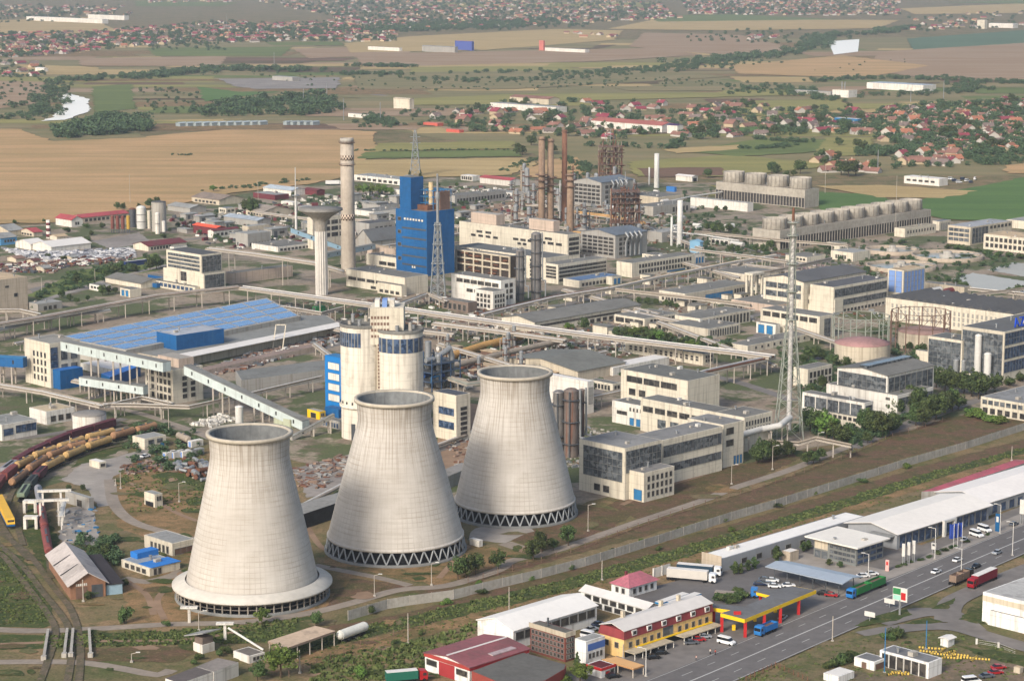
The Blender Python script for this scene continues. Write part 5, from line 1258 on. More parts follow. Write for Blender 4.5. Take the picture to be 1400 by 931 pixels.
bld(WH, 'long cream store behind the scalloped roof hall', 1318, 393, 1328, 1262, 406, CREAM2, G_ROOF)
for i, (x, lb, mt) in enumerate(((1278, 'white horizontal tank lying nearer the pale blue tower', PIPEW), (1300, 'horizontal tank with maroon end behind the scalloped roof', MAROON))):
    c = P(x, 404); t = thing('horizontal_tank', lb, 'tank', c, math.pi / 2 - TA)
    m = MB(); m.tube((-5, 0, 2.6), (5, 0, 2.6), 2.2, 14); m.ball((-5, 0, 2.6), 2.15); m.ball((5, 0, 2.6), 2.15); m.build('body', mt, t)
    for k in (-3, 3): mbox('saddle', CONC, t, k - .4, k + .4, -1.5, 1.5, 0, 1.4)
bld(WH, 'white depot building by the yard of parked vans at the green field', 1284, 245, 1296, 1236, 255, WHITE, W_ROOF, [('L', .1, .95, .4, .65, 5, 1)])

# ------------------------------------------------------------------ pipe bridges, galleries, fences, poles
def rack(label, pts, width, pipes, step=14, deck=True, name='pipe_bridge', pmats=None, legs=True):
    """pts: (px, py, H) of the bridge top; pipes: (offset, radius, lift)"""
    w = [P(x, y, h) for x, y, h in pts]
    base = w[0].copy(); base.z = 0
    t = thing(name, label, 'pipe bridge', base)
    w = [p - base for p in w]
    nr = []
    for i in range(len(w)):
        d = (w[min(i + 1, len(w) - 1)] - w[max(i - 1, 0)]); d.z = 0; d.normalize(); nr.append(Vector((-d.y, d.x, 0)))
    for k, (o, r, l) in enumerate(pipes):
        m = MB(); m.pipe([p + n * o + Vector((0, 0, l)) for p, n in zip(w, nr)], r, 8)
        m.build('pipe', (pmats or [PIPE, PIPEW, METAL, PIPE, RUST])[k % len(pmats or 'abcde')], t)
    if deck:
        for s_ in (-width / 2, width / 2):
            m = MB()
            for i in range(len(w) - 1): m.beam(w[i] + nr[i] * s_ - Vector((0, 0, .5)), w[i + 1] + nr[i + 1] * s_ - Vector((0, 0, .5)), .35, .7)
            m.build('girder', POSTC, t)
    if legs:
        for i in range(len(w) - 1):
            a, b = w[i], w[i + 1]; L = (b - a).length; n = max(1, int(L / step)); d = (b - a).normalized(); nx = Vector((-d.y, d.x, 0)).normalized()
            for k in range(n):
                p = a.lerp(b, (k + .5) / n); m = MB()
                for s_ in ((-width / 2, width / 2) if width > 1.5 else (0,)):
                    q = p + nx * s_; m.beam((q.x, q.y, 0), (q.x, q.y, p.z - .85), .5)
                q0, q1 = p - nx * (width / 2 + .4), p + nx * (width / 2 + .4)
                m.beam((q0.x, q0.y, p.z - .62), (q1.x, q1.y, p.z - .62), .4, .5)
                m.build('trestle', POSTC, t)
    return t
def many(n, w, r=.35, q=None):
    q = q or random.Random(n)
    return [(-w / 2 + w * (i + .5) / n, r * q.uniform(.7, 1.5), q.uniform(.1, .5)) for i in range(n)]
rack('main multi-pipe bridge crossing the whole plant behind the twin silos', [(328, 393, 9), (460, 411, 9), (560, 424, 9), (700, 444, 9), (790, 456, 9), (905, 470, 9), (1000, 481, 9), (1056, 488, 9)], 6.5, many(7, 6.2, .42), 16)
rack('multi-pipe bridge bending west round the solar hall', [(328, 393, 9), (215, 405, 9), (150, 417, 8), (60, 434, 8), (-20, 447, 8)], 6.0, many(6, 5.6, .5), 16)
rack('second pipe line on white posts beside the western bridge', [(150, 424, 6), (75, 433, 6), (-20, 455, 6)], 3, many(3, 2.6, .35), 12)
rack('high pipe bridge running from the two-tier building past the mushroom tower', [(284, 340, 17), (350, 348, 17), (430, 360, 15), (470, 372, 10)], 5, many(4, 4.4, .55), 26)
rack('low pipe line on thin posts leading to the squat round tank', [(-20, 523, 6), (60, 536, 6), (140, 555, 6)], 3.2, many(4, 2.8, .3), 14)
rack('pipe line climbing from the round tank to the transfer house', [(140, 555, 6), (194, 543, 6.5), (236, 552, 6.5)], 2.6, many(3, 2.2, .28), 12)
rack('straight pair of pipes on tall posts before the transfer house', [(130, 553, 6), (185, 553, 6), (258, 556, 6), (345, 537, 6), (440, 515, 6)], 2.6, many(3, 2.2, .3), 15)
rack('shorter pipe bridge parallel to the main one, over the salvage lane', [(593, 442, 7), (680, 453, 7), (773, 466, 7)], 4, many(4, 3.6, .42), 12)
rack('big grey pipe slanting down towards the silos', [(773, 466, 5), (700, 482, 4), (618, 502, 3)], 1.2, [(0, 1.5, .6)], 16, False)
rack('thick tan pipe lying in the lane behind the silos', [(616, 489, 2), (660, 475, 2), (712, 462, 2)], 2.0, [(0, 2.1, .8)], 20, False, pmats=[TANPIPE])
rack('pipe bridge running from the little office to the yellow pipe', [(657, 431, 7), (705, 419, 7), (756, 407, 7), (830, 395, 7)], 5, many(5, 4.6, .4), 13)
rack('yellow-tinted pipe on pale posts beside the long two-row building', [(826, 396, 7), (900, 379, 7), (1005, 358, 7), (1060, 349, 7)], 2.4, many(3, 2, .5), 11, pmats=[PIPEW, TANPIPE])
rack('low brown pipe line before the blue-fronted building', [(842, 396, 6), (895, 402, 6), (960, 409, 6), (1027, 418, 6)], 2, many(2, 1.6, .45), 14, pmats=[PIPE, PIPEW])
rack('thin brown pipe line crossing in front of the cell row', [(950, 317, 7), (1073, 329, 7), (1160, 336, 7)], 1.6, [(0, .5, .4)], 18, pmats=[PIPE])
rack('pale pipe line from the blue shed to the tallest mast', [(945, 341, 8), (1029, 351, 8), (1090, 360, 8), (1130, 368, 8)], 2.6, many(3, 2.2, .4), 16)
rack('trestle pipe bridge joining the end of the main bridge', [(1056, 488, 8), (1010, 498, 8), (966, 508, 8), (925, 520, 8)], 4, many(5, 3.6, .35), 9)
rack('fat white duct winding from the tallest mast past the glazed hall', [(1080, 574, 9), (1066, 585, 8), (1040, 590, 7), (960, 612, 7), (908, 628, 7), (890, 640, 4)], 2.4, [(0, 1.35, 1.0)], 18, False, pmats=[PIPEW])
rack('pair of thin pipes on portals in front of the tallest mast', [(1045, 603, 5), (1092, 606, 5), (1116, 599, 6.5), (1163, 609, 6.5), (1163, 614, 2)], 1.4, many(2, 1.2, .3), 13)
rack('white pipe line climbing past the white stacks', [(875, 285, 6), (943, 270, 6), (990, 263, 6)], 1.4, [(0, .7, .4)], 16, False, pmats=[PIPEW])
rack('white pipe running to the fan block from the slender stack', [(900, 316, 6), (960, 322, 6), (1010, 330, 6)], 1.4, [(0, .5, .4)], 16, False, pmats=[PIPEW])
rack('pipe portal line over the pale ponds at the eastern edge', [(1326, 394, 8), (1365, 398, 8), (1410, 402, 8)], 5, many(3, 4.4, .25), 13)
rack('second portal line near the eastern edge, set lower', [(1330, 402, 9), (1372, 398, 9), (1410, 393, 9)], 3, many(2, 2.4, .25), 12)
rack('pipe bundle at the foot of the beige bin block', [(-10, 424, 6), (28, 424, 6), (55, 430, 6)], 3, many(3, 2.6, .4), 10)
rack('grey pipe bundle between the blue block and the white offices', [(490, 424, 5), (540, 418, 5), (584, 402, 5), (612, 412, 5)], 4, many(4, 3.4, .35), 12)
rack('low pipe bundle in the lane west of the cream hall', [(360, 415, 6), (440, 428, 6), (470, 420, 6)], 3, many(3, 2.6, .4), 12)
rack('low pipes crossing behind the farthest cooling tower', [(800, 545, 5), (838, 537, 5), (870, 530, 5)], 3, many(4, 2.6, .4), 10)
rack('low pipe lines between silos and the farthest cooling tower', [(600, 512, 5), (640, 525, 5), (680, 520, 5)], 3, many(4, 2.6, .4), 10, pmats=[GREENST, PIPE])
rack('long low pipe along the foot of the silos', [(420, 690, 1.5), (478, 660, 1.5), (520, 640, 1.5), (640, 595, 1.5), (690, 575, 1.5)], 1, [(0, .6, .4), (1.4, .5, .3)], 20, False)
rack('pipes behind the blue block at ground level', [(500, 340, 6), (560, 332, 6), (640, 318, 6), (740, 300, 6)], 3, many(3, 2.6, .5), 18)
rack('pipe line by the reformers', [(780, 290, 6), (830, 296, 6), (880, 306, 6)], 3, many(4, 2.8, .6), 14, pmats=[TANPIPE, PIPE, RUST])
rack('pipe line between near reformer and cream hall', [(785, 318, 7), (810, 320, 7), (840, 312, 7)], 4, many(5, 3.4, .6), 14, pmats=[TANPIPE, PIPE, RUST])
rack('long thin pipe line in front of the glazed-gable hall', [(1028, 374, 14), (1050, 372, 14), (1090, 364, 14), (1135, 354, 10)], 3.4, many(2, 2.6, .5), 9)
def gallery(label, p, q, w, h, legs, mat=None, posts=None, roof=None):
    a, b = P(*p), P(*q); base = a.copy(); base.z = 0
    t = thing('conveyor_gallery', label, 'conveyor', base); a, b = a - base, b - base
    d = b - a; dh = Vector((d.x, d.y, 0)).normalized(); n = Vector((-dh.y, dh.x, 0)) * w / 2
    def side(v, o): return [v + n + Vector((0, 0, o)), v - n + Vector((0, 0, o))]
    m = MB(); vs = side(a, 0) + side(b, 0) + side(a, -h) + side(b, -h)
    m.add(vs, [(0, 1, 3, 2), (4, 6, 7, 5), (0, 2, 6, 4), (1, 5, 7, 3), (0, 4, 5, 1), (2, 3, 7, 6)]); m.build('wall', mat or paint((190, 200, 196), .7, .15, .1, .5, .25), t)
    m = MB(); n2 = n * 1.08; vs = [a + n2, a - n2, b + n2, b - n2]; vs = [v + Vector((0, 0, .03)) for v in vs] + [v + Vector((0, 0, .25)) for v in vs]
    m.add(vs, [(2, 3, 1, 0), (4, 5, 7, 6), (0, 1, 5, 4), (1, 3, 7, 5), (3, 2, 6, 7), (2, 0, 4, 6)]); m.build('roof', roof or roofm((136, 136, 130)), t)
    for f in legs:
        c = a.lerp(b, f); m = MB()
        for s_ in (-1, 1):
            e = c + n * s_ * .9; m.beam((e.x, e.y, 0), (e.x, e.y, c.z - h), .7)
        e0, e1 = c - n * .9, c + n * .9; m.beam((e0.x, e0.y, (c.z - h) * .5), (e1.x, e1.y, (c.z - h) * .5), .4); m.build('trestle', POSTC, t)
    k = int(d.length / 9)
    for i in range(k):
        c = a.lerp(b, (i + .5) / k) - n * 1.01 if n.y > 0 else a.lerp(b, (i + .5) / k) + n * 1.01
        m = MB(); m.beam(c - dh * .4 + Vector((0, 0, -h * .45)), c + dh * .4 + Vector((0, 0, -h * .45)), .1, h * .4); m.build('window', GLASSD, t)
    return t
gallery('upper pale enclosed gallery from the conveyor tower to the transfer house', (88, 466, 23), (228, 495, 22.5), 4.5, 4.2, (.3, .52, .68, .86))
gallery('lower pale gallery between the blue box and the transfer house', (112, 515, 9.5), (200, 528, 9.5), 4, 3.6, (.15, .4, .65, .85))
gallery('long pale gallery sloping down from the transfer house to the ground', (256, 499, 20), (418, 575, 3.8), 4.5, 4, (.25, .33, .6, .67))
gallery('blue gallery box entering from the western edge', (-20, 486, 13), (34, 489, 13), 4, 4.5, (.4, .7), BLUEW, None, BLUE2)
gallery('thin inclined belt by the yellow cabin', (398, 597, 1.5), (456, 566, 8), 1.6, 1.6, (.5, .9), GREYW)
gallery('light blue inclined gallery behind the mushroom tower', (398, 312, 20), (470, 338, 6), 3.5, 3, (.5,), paint((146, 176, 194), .7, .15))
gallery('pale gallery running into the grey warehouse beside the chequered chimney', (440, 347, 10), (510, 334, 9), 4, 3, (.4, .8), paint((176, 192, 194), .7, .15))
# conveyor head frames by the salvage lane
for (x, yb, yt, lb) in ((382, 478, 444, 'slanted pale strut frame at the canopy end'),):
    c = P(x, yb); H = top(c, yt); t = thing('strut_frame', lb, 'frame', c)
    for s_ in (-2.5, 2.5):
        m = MB(); m.beam((s_ - 1, 0, 0), (s_ + 1, 0, H), .5); m.build('leg', CREAM, t)
    m = MB(); m.beam((-1.5, 0, H), (3.5, 0, H), .5); m.build('beam', CREAM, t)
# process cluster of blue steel beside the silos
def process_cluster():
    c = P(598, 530); t = thing('process_plant', 'dark blue steel process frame with a grey stack beside the twin silos', 'process plant', c, math.pi / 2 - TA)
    Hh = top(c, 480); q = random.Random(5); w = 9
    m = MB()
    for i in range(4):
        for j in range(3): m.beam((-w + i * 6, -6 + j * 6, 0), (-w + i * 6, -6 + j * 6, Hh * q.uniform(.7, 1)), .4)
    for z in (.25, .5, .72):
        for j in range(3): m.beam((-w, -6 + j * 6, Hh * z), (w, -6 + j * 6, Hh * z), .35)
        for i in range(4): m.beam((-w + i * 6, -6, Hh * z), (-w + i * 6, 6, Hh * z), .35)
    m.build('steel_frame', paint((62, 84, 112), .6, .25), t)
    for z in (.25, .5, .72): mbox('platform', METALD, t, -w, w, -6, 6, Hh * z + .2, Hh * z + .3)
    for i in range(5):
        x, y = q.uniform(-7, 7), q.uniform(-4, 4); z = Hh * (.26 + .24 * (i % 3)); m = MB()
        m.tube((x - 2.5, y, z + 1.6), (x + 2.5, y, z + 1.6), 1.2, 10); m.build('vessel', [paint((50, 84, 140), .5, .2), METALD, METAL][i % 3], t)
    m = MB(); m.tube((-2, 4, 0), (-2, 4, Hh * 1.25), 1.7, 14, 1.5); m.build('stack', METAL, t)
    m = MB(); m.pipe([(-2, -3, 1), (-2, -3, Hh * .9), (5, -3, Hh * 1.05), (6.5, -3, Hh * .85), (6.5, -3, 2)], 1.3, 10); m.build('duct', METAL, t)
    for i in range(12):
        x, y, z = q.uniform(-w, w), q.uniform(-6, 6), q.uniform(.1, .8) * Hh; m = MB(); m.pipe([(x, y, z), (x, y, z + 3), (x + q.uniform(-5, 5), y, z + 3)], .3, 6); m.build('pipe', [GREENST, METAL, BLUE2][i % 3], t)
process_cluster()
def gantry():
    c = P(70, 712); t = thing('loading_gantry', 'white portal gantry over the maroon tank wagons', 'gantry', c, R(8))
    Hh = 9
    for y in (-7, 7):
        for x in (-3.2, 3.2): mbox('post', WHITE, t, x - .35, x + .35, y - .35, y + .35, 0, Hh)
        mbox('beam', WHITE, t, -5, 7, y - .7, y + .7, Hh + .01, Hh + .8)
    mbox('walkway', PIPEW, t, 3.6, 5.2, -14, 10, 5, 5.3)
    for y in (-13, -7, -1, 5):
        mbox('post', WHITE, t, 4.2, 4.6, y - .2, y + .2, 0, 4.99)
    m = MB(); m.beam((3.6, -14, 6.4), (3.6, 10, 6.4), .15); m.beam((5.2, -14, 6.4), (5.2, 10, 6.4), .15); m.build('handrail', METAL, t)
gantry()
for x, y, lb in ((42, 700, 'small white portal box by the switch track, the farther one'), (43, 722, 'small white portal box by the switch track, the nearer one')):
    c = P(x, y); t = thing('portal_frame', lb, 'frame', c)
    for dx in (-2, 2): mbox('post', WHITE, t, dx - .5, dx + .5, -1.5, 1.5, 0, 3.6)
    mbox('beam', WHITE, t, -2.5, 2.5, -1.5, 1.5, 3.61, 4.5)
# fences
def wall_fence(name, label, pts, h, mat, pmat=None, step=3.0, th=.2, cat='fence', mesh=False):
    w = [P(x, y) for x, y in pts]; base = w[0].copy(); t = thing(name, label, cat, base); w = [p - base for p in w]
    m = MB(); k = MB(); k.box(-th * .9, th * .9, -th * .9, th * .9, 0, h + .15); pm_ = k.mesh('post', pmat or mat)
    for a, b in zip(w[:-1], w[1:]):
        n = max(1, int((b - a).length / step))
        if mesh:
            for z in (.3, h * .5, h - .1): m.beam(a + Vector((0, 0, z)), b + Vector((0, 0, z)), .05)
        else: m.beam(a + Vector((0, 0, h / 2)), b + Vector((0, 0, h / 2)), th, h)
        for i in range(n): put('post', pm_, t, a.lerp(b, i / n))
    m.build('rail' if mesh else 'panel', mat, t)
    return t
CF = paint((172, 167, 156), .9, .28, .1, .9, .3)
wall_fence('panel_fence', 'long grey concrete panel wall between the towers and the ditch', [(476, 848), (530, 832), (560, 827), (620, 819), (660, 809), (740, 790), (800, 774), (900, 743), (1000, 711), (1060, 694), (1240, 637), (1320, 614), (1400, 588), (1440, 575)], 3.1, CF, paint((164, 158, 148), .9, .2), 6.5, .12)
wall_fence('wire_fence', 'thin post-and-wire fence along the plant road', [(640, 797), (740, 769), (800, 749), (900, 712), (980, 686), (1060, 661), (1150, 628), (1230, 594), (1300, 574)], 2.0, RUST, BROWNST, 6.5, .1, mesh=True)
wall_fence('wire_fence', 'wire fence beside the white tank trailer', [(395, 925), (470, 893), (560, 862), (600, 850)], 2.0, BROWNST, BROWNST, 6, .1, mesh=True)
wall_fence('boundary_wall', 'short white wall closing the lorry park', [(893, 790), (916, 783)], 3.2, WHITE, WHITE, 4, .25)
wall_fence('rail_fence', 'rusty-red railing along the roadside yard', [(1020, 931), (1060, 912), (1110, 935)], 1.6, RUST, RUST, 2, .1, mesh=True)
wall_fence('post_fence', 'pale posts in a row by the pipe yard', [(1335, 880), (1365, 885), (1388, 894)], 1.5, WHITE, WHITE, 5, .3, mesh=True)
wall_fence('bridge_parapet', 'pale concrete parapet of the railway culvert, western', [(60, 902), (66, 864)], 1.2, CONC, CONC, 60, .8)
wall_fence('bridge_parapet', 'pale concrete parapet in the middle of the railway culvert', [(88, 898), (92, 863)], 1.2, CONC, CONC, 60, .8)
wall_fence('bridge_parapet', 'pale concrete parapet close to the middle one on the culvert', [(97, 898), (100, 863)], 1.2, CONC, CONC, 60, .8)
wall_fence('bridge_parapet', 'pale concrete parapet of the railway culvert, eastern', [(124, 898), (122, 863)], 1.2, CONC, CONC, 60, .8)
# poles, lamps, pylons
def pole(label, px, yb, yt, r=.16, mat=None, arm=0, name='lamp_post', cat='lamp post', group=None):
    c = P(px, yb); H = top(c, yt); t = thing(name, label, cat, c, 0, group)
    m = MB(); m.tube((0, 0, 0), (0, 0, H), r, 7, r * .7); m.build('pole', mat or POSTC, t)
    if arm:
        m = MB(); m.beam((0, 0, H - .1), (arm, 0, H + .35), .14); m.build('arm', mat or POSTC, t)
        m = MB(); m.box(arm - .5, arm + .7, -.22, .22, H + .28, H + .5); m.build('lamp_head', PIPEW, t)
    m = MB(); m.box(-.4, .4, -.4, .4, 0, .5); m.build('foot', CONC, t)
    return t
G1 = 'lamp posts along the plant roads'
LP = 'slim lamp post with a curved arm beside the plant road'
for x, yb, yt in ((1056, 642, 610), (804, 726, 690), (512, 815, 786), (590, 800, 770), (1118, 618, 592), (1000, 662, 636), (180, 905, 893), (245, 686, 660), (272, 862, 836)):
    pole(LP, x, yb, yt, .16, POSTC, 1.8, group=G1)
for lb, x, yb, yt in (('road lamp nearest the green dump trailer', 1187, 790, 757), ('road lamp beside the white totem signs', 1278, 765, 722), ('road lamp by the vans on the paved yard', 1314, 785, 750), ('road lamp near the blue totem sign', 1367, 730, 690),
                      ('road lamp next to the red lorry', 1384, 760, 714), ('road lamp beside the motel canopy', 883, 925, 886)):
    pole(lb, x, yb, yt, .16, PIPEW, -2.0)
for lb, x, yb, yt in (('tall bare pole before the transfer house', 231, 594, 530), ('bare pole in the scrub nearest the stilt hut', 165, 668, 646), ('bare pole in the scrub, shorter than its neighbour', 158, 664, 654), ('bare pole between ditch and white roofed hall', 696, 840, 802),
                      ('bare pole behind the pink roofed house', 823, 793, 766), ('bare pole in the ditch meadow', 558, 880, 838), ('pole at the motel corner', 852, 900, 880), ('thin pole near the long concrete wall, eastern end', 1383, 630, 610),
                      ('orange-tipped thin mast on the cell row', 1224, 320, 240), ('white thin mast beside the big fan block', 1128, 265, 224), ('thin pole in the wheat field', 178, 278, 238), ('thin pole by the white lorry at the field edge', 353, 275, 246),
                      ('pole beside the engine shed', 114, 822, 792), ('pole in the meadow by the crooked bush', 410, 920, 888), ('pole with white box on the roadside', 1138, 877, 842), ('pole in the railway yard', 96, 618, 596), ('pole in front of the laboratory trees', 130, 384, 368), ('pole in the green verge', 57, 398, 380)):
    pole(lb, x, yb, yt, .2, POSTC, 0, 'pole', 'pole')
for lb, x, yb, yt in (('blue steel pole by the flat-roofed roadside building', 1209, 920, 858), ('blue steel pole behind the white shed', 1266, 888, 848)):
    pole(lb, x, yb, yt, .18, BLUE2, 0, 'pole', 'pole')
def t_lamp(lb, x, yb, yt):
    c = P(x, yb); H = top(c, yt); t = thing('yard_lamp', lb, 'yard lamp', c)
    mbox('post', WHITE, t, -.4, .4, -.4, .4, 0, H); m = MB(); m.box(-2.6, 2.6, -.9, .9, H, H + .5); m.build('head', WHITE, t)
t_lamp('white T-shaped yard lamp at the foot of the nearest cooling tower', 259, 851, 831)
t_lamp('white T-shaped yard lamp by the ditch path', 308, 874, 853)
def pylon(lb, x, yb, yt, w, mat=STEEL, part='lattice'):
    c = P(x, yb); H = top(c, yt); ww = sz(c, w); t = thing('lattice_pylon', lb, 'pylon', c); lattice(t, H, ww, ww * .15, 8, mat, .4)
    for f in (.72, .85):
        m = MB(); m.beam((-ww * .5, 0, H * f), (ww * .5, 0, H * f), .5); m.build('crossarm', mat, t)
pylon('lattice pylon standing in the stripe of fields behind the blue block', 568, 241, 178, 14)
for i, (x, yb, yt) in enumerate(((310, 42, 20), (520, 165, 140), (470, 165, 135), (1245, 140, 120), (1290, 135, 110), (1200, 236, 205), (415, 140, 120), (447, 135, 112), (375, 90, 72))):
    pole('thin grey power pole out in the far fields', x, yb, yt, .5, METAL, 0, 'power_pole', 'power pole', 'power poles in the far fields')
def cranearm():
    a, b = P(312, 858, 8), P(360, 888, 3); t = thing('boom', 'long pale boom lying from the yard lamp to the low shed roof', 'boom', (a.x, a.y, 0))
    m = MB(); m.tube((0, 0, 8), b - Vector((a.x, a.y, 0)), .35, 8); m.build('arm', PIPEW, t)
cranearm()
# portal frames standing before the gas holders
for lb, x, yt, yb in (('white conveyor leg frame in front of the glazed-gable hall', 1028, 374, 409),):
    c = P(x, yb); H = top(c, yt); t = thing('portal_frame', lb, 'frame', c, math.pi / 2 - TA)
    for dx in (0, 9):
        for dy in (0, 4): mbox('column', CREAM, t, dx - .6, dx + .6, dy - .6, dy + .6, 0, H - 1.2)
    mbox('beam', CREAM, t, -1, 10, -1, 5, H - 1.19, H)
def rubble(name, label, poly, n, s0, s1, mats, seed, flat=.6, cyl=False):
    """a heap or litter of pieces nobody would count, spread over a patch given in photo pixels"""
    q = random.Random(seed); m = MB(); k = 0
    xs, ys = [p[0] for p in poly], [p[1] for p in poly]
    def inside(x, y):
        c = False; j = len(poly) - 1
        for i in range(len(poly)):
            if (poly[i][1] > y) != (poly[j][1] > y) and x < (poly[j][0] - poly[i][0]) * (y - poly[i][1]) / (poly[j][1] - poly[i][1]) + poly[i][0]: c = not c
            j = i
        return c
    while k < n:
        x, y = q.uniform(min(xs), max(xs)), q.uniform(min(ys), max(ys))
        if not inside(x, y): continue
        c = P(x, y); s_ = q.uniform(s0, s1); m.mi = q.randrange(len(mats)); k += 1
        a = q.uniform(0, 3.14); d = Vector((math.cos(a), math.sin(a), q.uniform(-.15, .15)))
        z = s_ * flat * q.uniform(.4, 1.4)
        if cyl: m.tube(c - d * s_ + Vector((0, 0, z)), c + d * s_ + Vector((0, 0, z)), s_ * q.uniform(.35, .6), 8)
        else: m.beam(c - d * s_ * q.uniform(.6, 1.6) + Vector((0, 0, z * .5)), c + d * s_ + Vector((0, 0, z * .5)), s_ * q.uniform(.5, 1.1), z)
    o = m.build(name, mats); o['kind'] = 'stuff'; o['label'] = label; return o
STONE = [paint((176, 176, 178), .9, .2), paint((122, 122, 126), .9, .2), paint((206, 204, 202), .9, .1)]
SCRAP = [RUST, BROWNST, paint((150, 132, 120), .9, .3), METALD]
rubble('stone_rubble', 'grey and white stone blocks spread over the mason yard', [(4, 340), (50, 346), (110, 344), (182, 340), (184, 352), (110, 358), (30, 352)], 1300, .6, 2.2, STONE, 1)
rubble('scrap_debris', 'red and rusty scrap among the salvage sheds', [(0, 362), (60, 356), (180, 350), (180, 358), (90, 366), (70, 374), (0, 372)], 500, .6, 2.2, SCRAP + [MAROON, WHITE], 2)
rubble('scrap_debris', 'rusty steel and white plates heaped before the canopy store', [(280, 508), (330, 488), (400, 472), (460, 458), (462, 470), (390, 490), (330, 506), (290, 514)], 650, .5, 2.2, SCRAP + [WHITE, METAL], 3)
rubble('bag_debris', 'white bulk bags heaped by the sloping gallery', [(258, 582), (300, 568), (322, 574), (290, 584)], 160, .7, 1.4, [WHITE, CONC], 4, .8)
rubble('scrap_debris', 'old rusty vessels heaped beside the nearest cooling tower', [(236, 640), (262, 628), (286, 640), (284, 662), (258, 654)], 60, 1.0, 2.4, [PIPE, RUST, METAL], 5, .8, True)
rubble('scrap_debris', 'rusty drums and junk in the scrub by the concrete yard', [(165, 636), (215, 628), (236, 634), (220, 644), (175, 650)], 150, .4, 1.2, SCRAP, 6)
rubble('rubble', 'pale demolition rubble on the bare ground between the two nearest towers', [(402, 640), (470, 622), (484, 640), (440, 668), (404, 664)], 170, .4, 1.8, [GREYW, paint((150, 126, 108), .9, .3), paint((124, 102, 86), .9, .3), RUST], 7, .35)
rubble('rubble', 'broken concrete and pipes around the silo yard', [(596, 596), (690, 560), (700, 640), (640, 660)], 250, .4, 1.6, [CONC, RUST, paint((150, 126, 108), .9, .3)], 8, .4)
rubble('scrap_debris', 'brown salvage heaps in the lane behind the silos', [(622, 492), (770, 462), (790, 480), (700, 510), (640, 520)], 700, .5, 2.2, SCRAP + [WHITE], 9)
rubble('yard_debris', 'blocks and small gear lying about between the plant buildings', [(340, 420), (620, 400), (900, 440), (1000, 470), (900, 500), (640, 470), (470, 450)], 1500, .4, 1.7, SCRAP + [CONC, WHITE], 10)
rubble('yard_debris', 'small sheds and gear scattered in the back lots of the plant', [(230, 300), (420, 270), (640, 255), (720, 262), (700, 300), (500, 330), (300, 345)], 1300, .5, 2.2, [CONC, WHITE, G_ROOF, MAROON, METALD], 11, .9)
rubble('yard_debris', 'pipes and blocks strewn about the reformer lots', [(700, 262), (900, 262), (960, 320), (860, 345), (720, 330)], 1100, .5, 2.2, [CONC, RUST, PIPE, METAL], 12, .9)
rubble('yard_debris', 'blocks and plates strewn in the eastern lots', [(900, 330), (1100, 340), (1300, 400), (1260, 440), (1050, 440), (900, 440)], 800, .4, 1.6, [CONC, RUST, METAL], 13, .6)
rubble('yard_debris', 'pipes and plates on the loading yard beside the gantry', [(82, 700), (128, 694), (138, 738), (90, 742)], 60, .4, 1.2, [METAL, BLUE2, CONC], 14, .5)
rubble('yard_debris', 'bits of gear in the dirt around the vessels and low pipes', [(745, 570), (838, 590), (800, 640), (770, 640)], 200, .3, 1.3, [CONC, RUST, METAL, PIPE], 15, .7)

# ------------------------------------------------------------------ roadside: motel, halls, filling station, dealers
RW, RY = wallm((226, 224, 218)), wallm((222, 186, 122))
r_, LA, LB, H = bld('assembly_hall', 'long white hall with a pale two-slope roof by the ditch meadow', 702, 862, 816, 653, 888, RW, roofm((226, 222, 214)), [('R', .02, .98, .45, .85, 9, 1, GLASSD, .85)], 'gable_x', rise=2.2, ov=.4)
bld('workshop_wing', 'white two-storey wing with a curved pale roof behind the motel', 884, 832, 900, 794, 851, RW, roofm((206, 202, 196)), [('L', .05, .95, .52, .85, 7, 1, GLASSD, .7), ('L', .05, .95, .08, .4, 6, 1, GLASSD, .7)], 'gable_y', rise=1.2, cat='building')
def hip_house():
    c = P(860, 818); H = 3.6; a = (math.sin(TA), math.cos(TA)); b = (-a[1], a[0]); ct = Vector((c.x, c.y, H)); LA, LB = reach(ct, a, 898), reach(ct, b, 836)
    t = thing('house', 'white bungalow under a pink-red hipped roof by the ditch', 'house', c, math.pi / 2 - TA)
    mbox('wall', RW, t, 0, LA, 0, LB, 0, H)
    m = MB(); e = .7; z = H; rz = H + 2.9; k = min(LA, LB) / 2
    v = [(-e, -e, z), (LA + e, -e, z), (LA + e, LB + e, z), (-e, LB + e, z), (k, LB / 2, rz), (max(LA - k, k + .1), LB / 2, rz)]
    m.add(v, [(0, 1, 5, 4), (1, 2, 5), (2, 3, 4, 5), (3, 0, 4), (3, 2, 1, 0)]); r = m.build('roof', roofm((190, 110, 122)), t)
    m = MB(); m.box(k, k + .7, LB * .62, LB * .62 + .7, rz - 2, rz + .6); m.build('chimney', MAROON, r)
    windows(t, LA, LB, H, [('R', .08, .92, .35, .75, 4, 1, GLASSD, .4), ('L', .15, .85, .35, .75, 2, 1, GLASSD, .4)])
hip_house()
